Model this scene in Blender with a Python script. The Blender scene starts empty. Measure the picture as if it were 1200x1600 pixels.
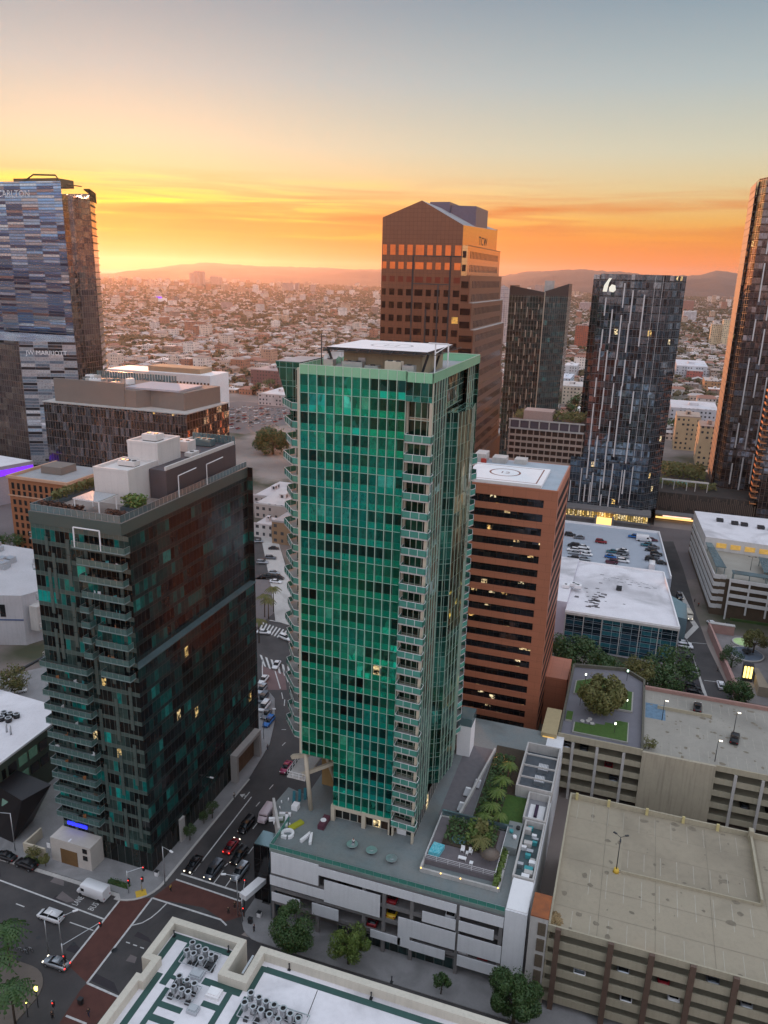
import bpy, bmesh, math, random
from mathutils import Vector, Matrix, noise as mnoise
R=math.radians
sc=bpy.context.scene
# ---------------- camera, sky, sun, exposure ----------------
EYE=Vector((0,0,112.0)); FPX=1211.1
YA=R(-18.2); PITCH=R(16.98); ROLL=R(1.5675)
def _grid(v): return Vector((v[0]*math.cos(YA)+v[1]*math.sin(YA),-v[0]*math.sin(YA)+v[1]*math.cos(YA),v[2]))
_fw=Vector((0,math.cos(PITCH),-math.sin(PITCH))); _up=Vector((0,math.sin(PITCH),math.cos(PITCH))); _rt=Vector((1,0,0))
_r2=_rt*math.cos(ROLL)+_up*math.sin(ROLL); _u2=_up*math.cos(ROLL)-_rt*math.sin(ROLL)
CR,CU,CF=_grid(_r2),_grid(_u2),_grid(_fw)
cam=bpy.data.cameras.new('camera'); co=bpy.data.objects.new('camera',cam); sc.collection.objects.link(co)
cam.sensor_fit='VERTICAL'; cam.sensor_height=24; cam.lens=24*FPX/1600; cam.clip_start=1; cam.clip_end=80000
M=Matrix((CR,CU,-CF)).transposed().to_4x4(); M.translation=EYE; co.matrix_world=M; sc.camera=co
def P(px,py,z=0.0):
    r=CF+CR*((px-600)/FPX)-CU*((py-800)/FPX); t=(z-EYE.z)/r.z
    return (EYE.x+r.x*t, EYE.y+r.y*t)
def PV(px,py,v):
    r=CF+CR*((px-600)/FPX)-CU*((py-800)/FPX); t=v/r.y
    return (r.x*t, v, EYE.z+r.z*t)
SUN_AZ=R(127.0); SUN_EL=R(3.5)
def srgb(*c):
    return tuple((x/255/12.92 if x/255<=.04045 else ((x/255+.055)/1.055)**2.4) for x in c)+(1,)
w=bpy.data.worlds.new('World'); sc.world=w; w.use_nodes=True
class NT:
    def __init__(s,nt): s.t=nt; nt.nodes.clear()
    def n(s,t,**k):
        x=s.t.nodes.new(t)
        for a,b in k.items(): setattr(x,a,b)
        return x
    def put(s,i,v):
        if v is None: return
        if hasattr(v,'links') or isinstance(v,bpy.types.NodeSocket): s.t.links.new(v,i)
        else: i.default_value=v
    def m(s,op,a,b=None,c=None,clamp=False):
        x=s.n('ShaderNodeMath',operation=op,use_clamp=clamp)
        for i,v in enumerate((a,b,c)): s.put(x.inputs[i],v)
        return x.outputs[0]
    def vm(s,op,a,b=None,sc_=None):
        x=s.n('ShaderNodeVectorMath',operation=op); s.put(x.inputs[0],a)
        if b is not None: s.put(x.inputs[1],b)
        if sc_ is not None: s.put(x.inputs['Scale'],sc_)
        return x.outputs['Value'] if op in('DOT_PRODUCT','LENGTH') else x.outputs[0]
    def mix(s,f,a,b,blend='MIX'):
        x=s.n('ShaderNodeMix',data_type='RGBA',blend_type=blend); s.put(x.inputs[0],f); s.put(x.inputs[6],a); s.put(x.inputs[7],b); return x.outputs[2]
    def ramp(s,f,stops,interp='LINEAR'):
        x=s.n('ShaderNodeValToRGB'); r=x.color_ramp; r.interpolation=interp
        while len(r.elements)<len(stops): r.elements.new(.5)
        for e,(p,c) in zip(r.elements,stops): e.position=p; e.color=c
        s.put(x.inputs[0],f); return x.outputs[0]
    def xyz(s,v):
        x=s.n('ShaderNodeSeparateXYZ'); s.put(x.inputs[0],v); return x.outputs
    def comb(s,a,b,c):
        x=s.n('ShaderNodeCombineXYZ')
        for i,v in enumerate((a,b,c)): s.put(x.inputs[i],v)
        return x.outputs[0]
    def noise(s,v,scale,detail=3,dist=0,dim='3D'):
        x=s.n('ShaderNodeTexNoise',noise_dimensions=dim); s.put(x.inputs['Vector'],v); s.put(x.inputs['Scale'],scale); s.put(x.inputs['Detail'],detail); s.put(x.inputs['Distortion'],dist); return x.outputs
    def white(s,v):
        x=s.n('ShaderNodeTexWhiteNoise',noise_dimensions='3D'); s.put(x.inputs['Vector'],v); return x.outputs
N=NT(w.node_tree)
tc=N.n('ShaderNodeTexCoord'); D=tc.outputs['Generated']
x,y,z=N.xyz(D)
el=N.m('DIVIDE',N.m('ARCSINE',z),R(90))            # 0..1 from horizon to zenith
sunside=N.m('MULTIPLY_ADD',N.vm('DOT_PRODUCT',D,(math.cos(SUN_AZ),math.sin(SUN_AZ),0)),.5,.5)
e90=lambda d:d/90.
west=N.ramp(el,[(0,srgb(205,88,0)),(e90(1.5),srgb(205,104,2)),(e90(2.8),srgb(194,122,26)),(e90(4.0),srgb(184,142,70)),(e90(5.6),srgb(176,158,114)),(e90(8),srgb(162,161,142)),(e90(12),srgb(134,146,148)),(e90(18),srgb(90,112,128)),(e90(30),srgb(160,172,188)),(1,srgb(196,202,214))])
east=N.ramp(el,[(0,srgb(196,172,170)),(e90(4),srgb(224,204,200)),(e90(10),srgb(222,214,218)),(e90(20),srgb(206,210,222)),(e90(40),srgb(196,204,218)),(1,srgb(196,202,214))])
sfac=N.n('ShaderNodeMapRange',interpolation_type='SMOOTHSTEP'); N.put(sfac.inputs[0],sunside); sfac.inputs[1].default_value=.25; sfac.inputs[2].default_value=.8
base=N.mix(sfac.outputs[0],east,west)
# orange nearer the sun side, peach to the right
az=N.m('ARCTAN2',y,x); daz=N.m('ABSOLUTE',N.m('SUBTRACT',az,SUN_AZ))
near=N.m('POWER',N.m('SUBTRACT',1,N.m('MINIMUM',N.m('DIVIDE',daz,R(36)),1)),1.3)
low=N.m('SUBTRACT',1,N.m('MINIMUM',N.m('DIVIDE',el,e90(6.5)),1))
g1=N.m('MULTIPLY',near,N.m('MULTIPLY',low,.8))
base=N.mix(g1,base,srgb(205,118,0))
side=N.m('MINIMUM',N.m('DIVIDE',daz,R(60)),1)
base=N.mix(N.m('MULTIPLY',side,N.m('MULTIPLY',low,.35)),base,srgb(184,106,30))
# streaky clouds in the low band
cv=N.comb(N.m('MULTIPLY',az,5.5),N.m('MULTIPLY',el,150),0.0)
cn=N.noise(cv,1.0,6,.6)[0]
cw=N.noise(N.comb(N.m('MULTIPLY',az,2.2),N.m('MULTIPLY',el,62),4.4),1.0,4,.4)[0]
band=N.m('MULTIPLY',N.m('SMOOTH_MIN',N.m('MULTIPLY',el,90/3.2),1,.2),N.m('SUBTRACT',1,N.m('MINIMUM',N.m('DIVIDE',N.m('ABSOLUTE',N.m('SUBTRACT',el,e90(3.9))),e90(2.7)),1)))
dark=N.m('MULTIPLY',band,N.m('MULTIPLY',N.m('SUBTRACT',N.m('ADD',cn,N.m('MULTIPLY',cw,.7)),.78),4.2),clamp=True)
lite=N.m('MULTIPLY',N.m('MULTIPLY',band,near),N.m('MULTIPLY',N.m('SUBTRACT',.84,N.m('ADD',cn,N.m('MULTIPLY',cw,.7))),5.5),clamp=True)
base=N.mix(N.m('MULTIPLY',dark,.8),base,srgb(170,88,34))
base=N.mix(N.m('MULTIPLY',lite,.9),base,srgb(255,204,40))
below=N.m('LESS_THAN',z,-.002); base=N.mix(below,base,srgb(120,90,84))
sky=N.n('ShaderNodeTexSky',sky_type='NISHITA',sun_disc=False,sun_elevation=SUN_EL,sun_rotation=R(90)-SUN_AZ,air_density=1.5,dust_density=3)
b1=N.n('ShaderNodeBackground'); N.put(b1.inputs[0],sky.outputs[0]); b1.inputs[1].default_value=.006
b2=N.n('ShaderNodeBackground'); N.put(b2.inputs[0],base); b2.inputs[1].default_value=.96
ad=N.n('ShaderNodeAddShader'); N.t.links.new(b1.outputs[0],ad.inputs[0]); N.t.links.new(b2.outputs[0],ad.inputs[1])
ow=N.n('ShaderNodeOutputWorld'); N.t.links.new(ad.outputs[0],ow.inputs[0])
sl=bpy.data.lights.new('sun','SUN'); sl.energy=2.3; sl.angle=R(1.5); sl.color=(1,.38,.15)
so=bpy.data.objects.new('sun',sl); sc.collection.objects.link(so)
sd=Vector((math.cos(SUN_AZ)*math.cos(SUN_EL),math.sin(SUN_AZ)*math.cos(SUN_EL),math.sin(SUN_EL)))
so.rotation_euler=sd.to_track_quat('Z','Y').to_euler()
sc.view_settings.view_transform='Standard'; sc.view_settings.look='None'; sc.view_settings.gamma=1; sc.view_settings.exposure=.85
sc.cycles.max_bounces=7; sc.cycles.volume_bounces=0; sc.cycles.glossy_bounces=4; sc.cycles.transparent_max_bounces=8
# ---------------- helpers ----------------
C=sc.collection
rnd=random.Random(7)
def tag(o,label=None,cat=None,group=None,kind=None):
    if label:o['label']=label
    if cat:o['category']=cat
    if group:o['group']=group
    if kind:o['kind']=kind
    return o
def empty(name,loc,label=None,cat=None,group=None,rz=0):
    o=bpy.data.objects.new(name,None); C.objects.link(o); o.location=(loc[0],loc[1],loc[2] if len(loc)>2 else 0); o.rotation_euler.z=rz; o.empty_display_size=.5
    return tag(o,label,cat,group)
def wloc(o):
    v=Vector((0,0,0))
    while o is not None: v+=o.location; o=o.parent
    return v
class MB:
    "collects faces in world metres and links them as one mesh object"
    def __init__(s): s.v=[];s.f=[];s.u=[];s.mi=[];s.sm=[]
    def face(s,pts,uv=None,mi=0,sm=False):
        i=len(s.v); s.v.extend(tuple(p) for p in pts); s.f.append(tuple(range(i,i+len(pts))))
        if uv is None:
            a=Vector(pts[1])-Vector(pts[0]); b=Vector(pts[2])-Vector(pts[1]); n=a.cross(b)
            if abs(n.z)>.7*n.length: uv=[(p[0],p[1]) for p in pts]
            elif abs(n.x)>abs(n.y): uv=[(p[1],p[2]) for p in pts]
            else: uv=[(p[0],p[2]) for p in pts]
        s.u.extend(uv); s.mi.append(mi); s.sm.append(sm); return s
    def wall(s,p,q,z0,z1,mi=0,u0=0):
        L=math.hypot(q[0]-p[0],q[1]-p[1])
        return s.face([(p[0],p[1],z0),(q[0],q[1],z0),(q[0],q[1],z1),(p[0],p[1],z1)],[(u0,z0),(u0+L,z0),(u0+L,z1),(u0,z1)],mi)
    def prism(s,poly,z0,z1,mi=0,top=None,bot=True,cap=True):
        "poly ccw"
        n=len(poly)
        for i in range(n): s.wall(poly[i],poly[(i+1)%n],z0,z1,mi)
        if cap: s.face([(p[0],p[1],z1) for p in poly],mi=mi if top is None else top)
        if bot and cap: s.face([(p[0],p[1],z0) for p in reversed(poly)],mi=mi)
        return s
    def box(s,x0,x1,y0,y1,z0,z1,mi=0,top=None,bot=True):
        x0,x1=sorted((x0,x1)); y0,y1=sorted((y0,y1)); z0,z1=sorted((z0,z1))
        return s.prism([(x0,y0),(x1,y0),(x1,y1),(x0,y1)],z0,z1,mi,top,bot)
    def obox(s,c,d,n,w_,z0,z1,mi=0):
        "box centred at c (xy), half length d along unit n"
        nx,ny=n; tx,ty=-ny,nx
        pts=[(c[0]-nx*d-tx*w_,c[1]-ny*d-ty*w_),(c[0]+nx*d-tx*w_,c[1]+ny*d-ty*w_),(c[0]+nx*d+tx*w_,c[1]+ny*d+ty*w_),(c[0]-nx*d+tx*w_,c[1]-ny*d+ty*w_)]
        return s.prism(pts,z0,z1,mi)
    def bar(s,p,q,r,mi=0,r2=None,k=6,cap=True):
        p=Vector(p);q=Vector(q);d=(q-p)
        if d.length<1e-6:return s
        d.normalize(); a=d.orthogonal().normalized(); b=d.cross(a); r2=r if r2 is None else r2
        A=[p+(a*math.cos(2*math.pi*i/k)+b*math.sin(2*math.pi*i/k))*r for i in range(k)]
        B=[q+(a*math.cos(2*math.pi*i/k)+b*math.sin(2*math.pi*i/k))*r2 for i in range(k)]
        for i in range(k): j=(i+1)%k; s.face([A[i],A[j],B[j],B[i]],mi=mi,sm=k>6)
        if cap: s.face(B,mi=mi); s.face(A[::-1],mi=mi)
        return s
    def cyl(s,x,y,z0,z1,r,mi=0,r2=None,k=12,cap=True): return s.bar((x,y,z0),(x,y,z1),r,mi,r2,k,cap)
    def dome(s,x,y,z,r,mi=0,k=12,h=None,rings=3):
        h=r if h is None else h
        pr=[(x+r*math.cos(2*math.pi*i/k),y+r*math.sin(2*math.pi*i/k),z) for i in range(k)]
        for j in range(1,rings+1):
            a=j/rings*math.pi/2; rr=r*math.cos(a); zz=z+h*math.sin(a)
            nx=[(x+rr*math.cos(2*math.pi*i/k),y+rr*math.sin(2*math.pi*i/k),zz) for i in range(k)]
            for i in range(k):
                t=(i+1)%k
                s.face([pr[i],pr[t],nx[t],nx[i]] if j<rings else [pr[i],pr[t],nx[i]],mi=mi,sm=True)
            pr=nx
        return s
    def rail(s,pts,z,h=1.05,post=1.5,r=.03,mi=0,glass=None,mids=1):
        for a,b in zip(pts[:-1],pts[1:]):
            L=math.hypot(b[0]-a[0],b[1]-a[1]); n=max(1,round(L/post))
            s.bar((a[0],a[1],z+h),(b[0],b[1],z+h),r,mi,k=4)
            for i in range(n+1):
                t=i/n; x=a[0]+(b[0]-a[0])*t; y=a[1]+(b[1]-a[1])*t; s.bar((x,y,z),(x,y,z+h),r,mi,k=4,cap=False)
            if glass is None:
                for j in range(mids): zz=z+h*(j+1)/(mids+1); s.bar((a[0],a[1],zz),(b[0],b[1],zz),r*.6,mi,k=4,cap=False)
        return s
    def build(s,name,mats,parent=None,attr=None):
        me=bpy.data.meshes.new(name)
        if parent is not None: o0=wloc(parent)
        else:
            xs=[p[0] for p in s.v]; ys=[p[1] for p in s.v]; zs=[p[2] for p in s.v]
            o0=Vector(((min(xs)+max(xs))/2,(min(ys)+max(ys))/2,min(zs)))
        me.from_pydata([(p[0]-o0.x,p[1]-o0.y,p[2]-o0.z) for p in s.v],[],s.f)
        ul=me.uv_layers.new(name='UVMap'); 
        flat=[c for t in s.u for c in t]; ul.data.foreach_set('uv',flat)
        me.polygons.foreach_set('material_index',s.mi); me.polygons.foreach_set('use_smooth',s.sm)
        for m_ in (mats if isinstance(mats,(list,tuple)) else [mats]): me.materials.append(m_)
        if attr is not None:
            a=me.color_attributes.new('tint','FLOAT_COLOR','CORNER'); k=0; dat=[]
            for fi,f in enumerate(s.f): dat.extend(attr[fi]*len(f))
            a.data.foreach_set('color',dat)
        if any(s.sm):
            bm=bmesh.new(); bm.from_mesh(me); bmesh.ops.remove_doubles(bm,verts=bm.verts,dist=1e-4); bm.to_mesh(me); bm.free()
        o=bpy.data.objects.new(name,me); C.objects.link(o)
        if parent is not None: o.parent=parent
        else: o.location=o0
        return o
_kids={}
def copy_tree(o,parent=None):
    c=o.copy(); C.objects.link(c); c.parent=parent
    if parent is not None: c.matrix_parent_inverse=o.matrix_parent_inverse.copy()
    for ch in _kids.get(o.as_pointer(),[]): copy_tree(ch,c)
    return c
def proto(o):
    "remember the children of o (and theirs) for copy_tree"
    ks=list(o.children); _kids[o.as_pointer()]=ks
    for k in ks: proto(k)
    return o
def place(pr,loc,rz=0,label=None,cat=None,group=None,s=None,first=[set()]):
    if pr.as_pointer() not in first[0]: first[0].add(pr.as_pointer()); o=pr
    else: o=copy_tree(pr)
    o.location=(loc[0],loc[1],loc[2] if len(loc)>2 else 0); o.rotation_euler.z=rz
    if s: o.scale=(s,s,s) if not isinstance(s,tuple) else s
    tag(o,label,cat,group); return o
def struct(name,mb,m): return tag(mb.build(name,m),kind='structure')
# ---------------- materials ----------------
def out(N,sh):
    o=N.n('ShaderNodeOutputMaterial'); N.t.links.new(sh,o.inputs[0])
def bsdf(N,col,rough=.7,metal=0,normal=None,spec=None):
    b=N.n('ShaderNodeBsdfPrincipled'); N.put(b.inputs['Base Color'],col); N.put(b.inputs['Roughness'],rough); N.put(b.inputs['Metallic'],metal)
    if normal is not None: N.put(b.inputs['Normal'],normal)
    if spec is not None: b.inputs['Specular IOR Level'].default_value=spec
    return b
def mat(name,c,rough=.75,metal=0,var=.12,scale=1.0,bump=0,stain=0,spec=None,emit=0,c2=None,streak=0):
    m=bpy.data.materials.new(name); m.use_nodes=True; N=NT(m.node_tree)
    tc=N.n('ShaderNodeTexCoord').outputs['Object']
    c=tuple(c)[:3]+(1,)
    c2=tuple(c2)[:3]+(1,) if c2 else tuple(x*.55 for x in c[:3])+(1,)
    n1=N.noise(tc,scale,5)[0]; f=N.m('MULTIPLY',N.m('SUBTRACT',n1,.35),2.2*var/.12*.35,clamp=True)
    col=N.mix(f,c,c2) if var else c
    if var: col=N.mix(N.m('MULTIPLY',N.m('SUBTRACT',N.noise(tc,scale*7.3,2)[0],.45),var*2,clamp=True),col,(.02,.02,.02,1))
    if stain:
        s1=N.m('MULTIPLY',N.m('SUBTRACT',N.noise(tc,scale*.23,6,1.2)[0],.52),6,clamp=True); col=N.mix(N.m('MULTIPLY',s1,stain),col,tuple(x*.35 for x in c[:3])+(1,))
    if streak:
        x,y,z=N.xyz(tc); s1=N.noise(N.comb(N.m('MULTIPLY',x,2.2),N.m('MULTIPLY',y,2.2),N.m('MULTIPLY',z,.12)),1,4)[0]
        col=N.mix(N.m('MULTIPLY',N.m('SUBTRACT',s1,.48),streak*5,clamp=True),col,tuple(x*.45 for x in c[:3])+(1,))
    nm=None
    if bump:
        b=N.n('ShaderNodeBump'); b.inputs['Strength'].default_value=bump; b.inputs['Distance'].default_value=.05; N.put(b.inputs['Height'],N.noise(tc,scale*9,3)[0]); nm=b.outputs[0]
    b=bsdf(N,col,rough,metal,nm,spec)
    if emit: N.put(b.inputs['Emission Color'],c); b.inputs['Emission Strength'].default_value=emit
    out(N,b.outputs[0]); return m
def uvcells(N,bay,fl,u_off=0,v_off=0):
    x,y,_=N.xyz(N.n('ShaderNodeUVMap',uv_map='UVMap').outputs[0])
    U=N.m('DIVIDE',N.m('ADD',x,u_off),bay); V=N.m('DIVIDE',N.m('SUBTRACT',y,v_off),fl)
    return U,V,N.m('FLOOR',U),N.m('FLOOR',V),N.m('FRACT',U),N.m('FRACT',V)
def edge(N,f,w_,size):  # 1 near the cell edge
    return N.m('GREATER_THAN',N.m('ABSOLUTE',N.m('SUBTRACT',f,.5)),.5-w_/size)
def glassmat(name,bay,fl,pal,sp=.0,spcol=(.1,.1,.1,1),frame=(.2,.2,.2,1),fw=.05,metal=.6,rough=.06,warp=.02,lit=0,v_off=0,seed=0,grp=1,wave=.01,hframe=None,spmetal=None,litc=(1,.62,.16,1),litp=2.0,litb=.5,hue2=None,spec=None):
    """curtain wall: cells of bay x floor, each pane tilted and coloured a little differently"""
    m=bpy.data.materials.new(name); m.use_nodes=True; N=NT(m.node_tree)
    U,V,cu,cv,fu,fv=uvcells(N,bay,fl,1000*bay,v_off)
    geo=N.n('ShaderNodeNewGeometry').outputs
    w1=N.white(N.comb(cu,cv,seed+.5)); wg=N.white(N.comb(N.m('FLOOR',N.m('DIVIDE',U,grp)),cv,seed+9.5))[0] if grp>1 else w1[0]
    sel=N.m('ADD',N.m('MULTIPLY',wg,.7),N.m('MULTIPLY',w1[0],.3)) if grp>1 else w1[0]
    col=N.ramp(sel,pal,'CONSTANT')
    # soft drapes and rooms behind the panes
    dn=N.noise(N.comb(N.m('MULTIPLY',U,bay*1.1),N.m('MULTIPLY',V,fl*.9),cv),1.3,4)[0]
    col=N.mix(N.m('MULTIPLY',N.m('SUBTRACT',dn,.42),1.6,clamp=True),col,tuple(x*.5 for x in pal[0][1][:3])+(1,))
    issp=N.m('LESS_THAN',fv,sp) if sp else 0.0
    if sp: col=N.mix(issp,col,spcol)
    if hue2: col=N.mix(N.m('MULTIPLY',N.m('SUBTRACT',N.noise(N.comb(N.m('MULTIPLY',cu,bay),N.m('MULTIPLY',cv,fl),23.0),.04,2)[0],.42),6,clamp=True),col,hue2,'MULTIPLY')  # broad tint patches painted into the panes in place of sky reflections
    fm=edge(N,fu,fw,bay); 
    fm=N.m('MAXIMUM',fm,edge(N,fv,(hframe if hframe is not None else fw),fl))
    if sp: fm=N.m('MAXIMUM',fm,N.m('LESS_THAN',N.m('ABSOLUTE',N.m('SUBTRACT',fv,sp)),fw*.6/fl))
    col=N.mix(fm,col,frame)
    tilt=N.vm('SCALE',N.vm('SUBTRACT',w1[1],(.5,.5,.5)),sc_=warp*2)
    wv=N.vm('SCALE',N.vm('SUBTRACT',N.noise(N.comb(U,V,seed),1.1,2)[1],(.5,.5,.5)),sc_=wave*2)
    nm=N.vm('NORMALIZE',N.vm('ADD',N.vm('ADD',geo['Normal'],tilt),wv))
    me=N.m('MULTIPLY',N.m('SUBTRACT',1,fm),metal)
    if sp and spmetal is not None: me=N.m('MULTIPLY',me,N.m('SUBTRACT',1,N.m('MULTIPLY',issp,1-spmetal/metal)))
    ro=N.m('ADD',rough,N.m('MULTIPLY',fm,.4))
    b=bsdf(N,col,ro,me,nm,spec)
    if lit:
        l=N.m('LESS_THAN',N.white(N.comb(cu,cv,seed+3.5))[0],lit)
        l=N.m('MULTIPLY',l,N.m('SUBTRACT',1,N.m('MAXIMUM',fm,issp)))
        l=N.m('MULTIPLY',l,N.m('MULTIPLY',N.m('MULTIPLY',N.m('SUBTRACT',N.noise(N.comb(N.m('MULTIPLY',U,bay),N.m('MULTIPLY',V,fl),0.0),1.4,3)[0],litb-.08),3.2,clamp=True),litp*.55))
        N.put(b.inputs['Emission Color'],N.mix(N.white(N.comb(cu,cv,seed+6.5))[0],litc,(1,.82,.5,1))); N.put(b.inputs['Emission Strength'],l)
    out(N,b.outputs[0]); return m
def tintmat(name,rough=.8,win=True,bay=3.2,fl=3.3,metal=0,roofvar=.25):
    "walls take the tint attribute; dark window cells by uv on vertical faces"
    m=bpy.data.materials.new(name); m.use_nodes=True; N=NT(m.node_tree)
    a=N.n('ShaderNodeAttribute',attribute_name='tint').outputs
    geo=N.n('ShaderNodeNewGeometry').outputs; nz=N.m('ABSOLUTE',N.xyz(geo['Normal'])[2])
    col=a['Color']
    no=N.noise(N.n('ShaderNodeTexCoord').outputs['Object'],.12,6)[0]
    col=N.mix(N.m('MULTIPLY',N.m('SUBTRACT',no,.45),roofvar*4,clamp=True),col,(.12,.1,.1,1))
    if win:
        U,V,cu,cv,fu,fv=uvcells(N,bay,fl,1000*bay,0)
        w1=N.white(N.comb(cu,cv,1.5))[0]
        k=N.m('MULTIPLY',N.m('LESS_THAN',N.m('ABSOLUTE',N.m('SUBTRACT',fu,.5)),N.m('MULTIPLY_ADD',w1,.14,.15)),N.m('LESS_THAN',N.m('ABSOLUTE',N.m('SUBTRACT',fv,.5)),.22))
        k=N.m('MULTIPLY',k,N.m('LESS_THAN',nz,.3)); k=N.m('MULTIPLY',k,N.m('LESS_THAN',w1,.86))
        col=N.mix(k,col,(.035,.04,.05,1))
    b=bsdf(N,col,rough,metal); out(N,b.outputs[0]); return m
# ---------------- palette ----------------
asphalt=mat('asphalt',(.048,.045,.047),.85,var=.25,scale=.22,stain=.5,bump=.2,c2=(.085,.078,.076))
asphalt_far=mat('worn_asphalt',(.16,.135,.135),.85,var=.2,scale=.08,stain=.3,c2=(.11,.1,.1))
concrete=mat('pavement_concrete',(.27,.265,.27),.8,var=.15,scale=.4,stain=.45,bump=.1)
conc_lt=mat('light_concrete',(.48,.46,.44),.75,var=.1,scale=.5,stain=.3,streak=.2)
cream=mat('cream_concrete',(.52,.46,.36),.7,var=.1,scale=.5,streak=.15)
brick_x=mat('crosswalk_brick',(.10,.034,.026),.8,var=.25,scale=.6,stain=.3)
white_line=mat('road_paint',(.62,.61,.6),.6,var=.25,scale=1.5,c2=(.3,.3,.3))
yellow_line=mat('yellow_paint',(.65,.42,.05),.6,var=.2,scale=2)
metal_lt=mat('brushed_metal',(.5,.52,.54),.35,.8,var=.05)
metal_dk=mat('dark_metal',(.03,.032,.036),.45,.3,var=.05)
white_m=mat('white_coating',(.78,.77,.78),.6,var=.05,scale=.3,stain=.12)
black_m=mat('black_rubber',(.015,.015,.016),.6,var=0)
roof_w=mat('white_roof_membrane',(.74,.72,.75),.65,var=.12,scale=.22,stain=.55,c2=(.46,.43,.45))
roof_g=mat('grey_roof_membrane',(.33,.33,.34),.75,var=.15,scale=.3,stain=.3)
dirt=mat('soil',(.06,.045,.03),.95,var=.25,scale=2)
grass_m=mat('grass_blades',(.055,.12,.018),.9,var=.3,scale=1.6,bump=.4)
leaf_a=mat('dark_leaves',(.03,.075,.018),.6,var=.35,scale=.8,c2=(.06,.11,.022))
leaf_b=mat('bright_leaves',(.075,.13,.02),.6,var=.35,scale=.8,c2=(.14,.19,.03))
leaf_c=mat('olive_leaves',(.10,.11,.028),.7,var=.3,scale=.8,c2=(.17,.14,.04))
leaf_r=mat('russet_leaves',(.09,.035,.02),.7,var=.3,scale=2,c2=(.05,.02,.012))
bark=mat('bark',(.09,.065,.045),.9,var=.3,scale=3)
glass_rail=mat('railing_glass',(.12,.30,.27),.08,.25,var=0)
glass_dark=mat('dark_window_glass',(.02,.024,.028),.07,.5,var=.1,scale=.5)
glass_blue=mat('pale_glass',(.18,.27,.29),.1,.5,var=.1)
amber=mat('amber_light',(1,.55,.12),.5,var=0,emit=2.2)
amber_soft=mat('lit_room',(1,.62,.2),.5,var=0,emit=.8)
white_em=mat('white_lamp',(1,.9,.7),.5,var=0,emit=1.6)
red_em=mat('red_lamp',(1,.04,.03),.5,var=0,emit=1.6)
tail_m=mat('tail_lamp_lens',(.35,.01,.01),.3,var=0)
head_m=mat('headlamp_lens',(.8,.8,.75),.15,var=0)
purple_em=mat('violet_light',(.2,.03,.9),.5,var=0,emit=.55)
blue_em=mat('blue_light',(.03,.04,1),.5,var=0,emit=.7)
skin=mat('skin',(.3,.17,.11),.6,var=0)
# ---------------- ground, roads ----------------
g=MB(); g.box(-16000,16000,-400,22000,-3,-.004); 
def groundmat():
    m=bpy.data.materials.new('city_ground'); m.use_nodes=True; N=NT(m.node_tree)
    tc=N.n('ShaderNodeTexCoord').outputs['Object']
    col=N.ramp(N.noise(tc,.012,8)[0],[(.3,(.07,.055,.05,1)),(.5,(.20,.165,.15,1)),(.7,(.36,.31,.28,1))])
    gr=N.m('MULTIPLY',N.m('SUBTRACT',N.noise(tc,.02,5)[0],.55),9,clamp=True)
    col=N.mix(gr,col,(.045,.05,.025,1))
    b=bsdf(N,col,.9); out(N,b.outputs[0]); return m
struct('ground',g,groundmat())
def sheet(name,poly,z,m,z0=None):
    mb=MB()
    if z0 is None: mb.face([(p[0],p[1],z) for p in poly])
    else: mb.prism(poly,z0,z,bot=False)
    return struct(name,mb,m)
def arc(cx,cy,r,a0,a1,n=8): return [(cx+r*math.cos(R(a0+(a1-a0)*i/n)),cy+r*math.sin(R(a0+(a1-a0)*i/n))) for i in range(n+1)]
# broad dark street bed of the near blocks
sheet('road_asphalt',[(-320,-60),(120,-60),(120,96.2),(15.6,96.2),(15.6,96.2),(-56,96.2),(-54.5,100),(-54.5,158),(-72,186),(-110,236),(-150,300),(-230,300),(-145,215),(-150,120),(-320,120)],.0,asphalt)
sheet('street_asphalt',[P(1000,846),P(1052,846),P(1068,890),P(1088,960),P(1106,1010),P(1150,1100),(60,170),(14,170),P(1040,1100),P(1058,1040)],.002,asphalt)
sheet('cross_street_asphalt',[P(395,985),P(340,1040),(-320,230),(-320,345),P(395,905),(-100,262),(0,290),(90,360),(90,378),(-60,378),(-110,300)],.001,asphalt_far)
S=.15
# pavement round the dark apartment tower
kl=[(-240,96.8),(-82,96.8)]+arc(-82,101.6,4.8+1.2,-90,0)[1:]+[(-75.8,136),(-77.5,150),(-81,160),(-86,170),(-93,176),(-112,180),(-150,170),(-165,150),(-165,125),(-240,125)]
sheet('pavement',kl,S,concrete,0)
kr=[(30,96),(30,101),(28,103.9),(-56,103.9),(-56,160),(-57.2,160),(-57.6,110)]+arc(-52.5,101,5.2,180,270,6)
sheet('pavement',kr,S,concrete,0)
sheet('pavement',[(-160,78),(-160,-60),(-80,-60)]+arc(-85.5,73.5,5.0,0,90,6),S,mat('plaza_paving',(.17,.14,.12),.85,var=.15,scale=.4,stain=.3),0)
sheet('pavement',[(-57.5,-60),(40,-60),(40,79.5),(-54,79.5),(-57.5,76)],S,concrete,0)
sheet('pavement',[(-108,215),(-99,213),(-112,238),(-150,300),(-158,300),(-122,240)],S,conc_lt,0)
sheet('kerb',[(-82,95.95),(-240,95.95),(-240,96.7),(-82,96.7)]+[(p[0]-.0,p[1]) for p in arc(-82,101.6,4.9,-90,0)]+[(-76.95,136),(-75.45,136)]+arc(-82,101.8,6.55,0,-90),S-.02,conc_lt,0)
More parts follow.
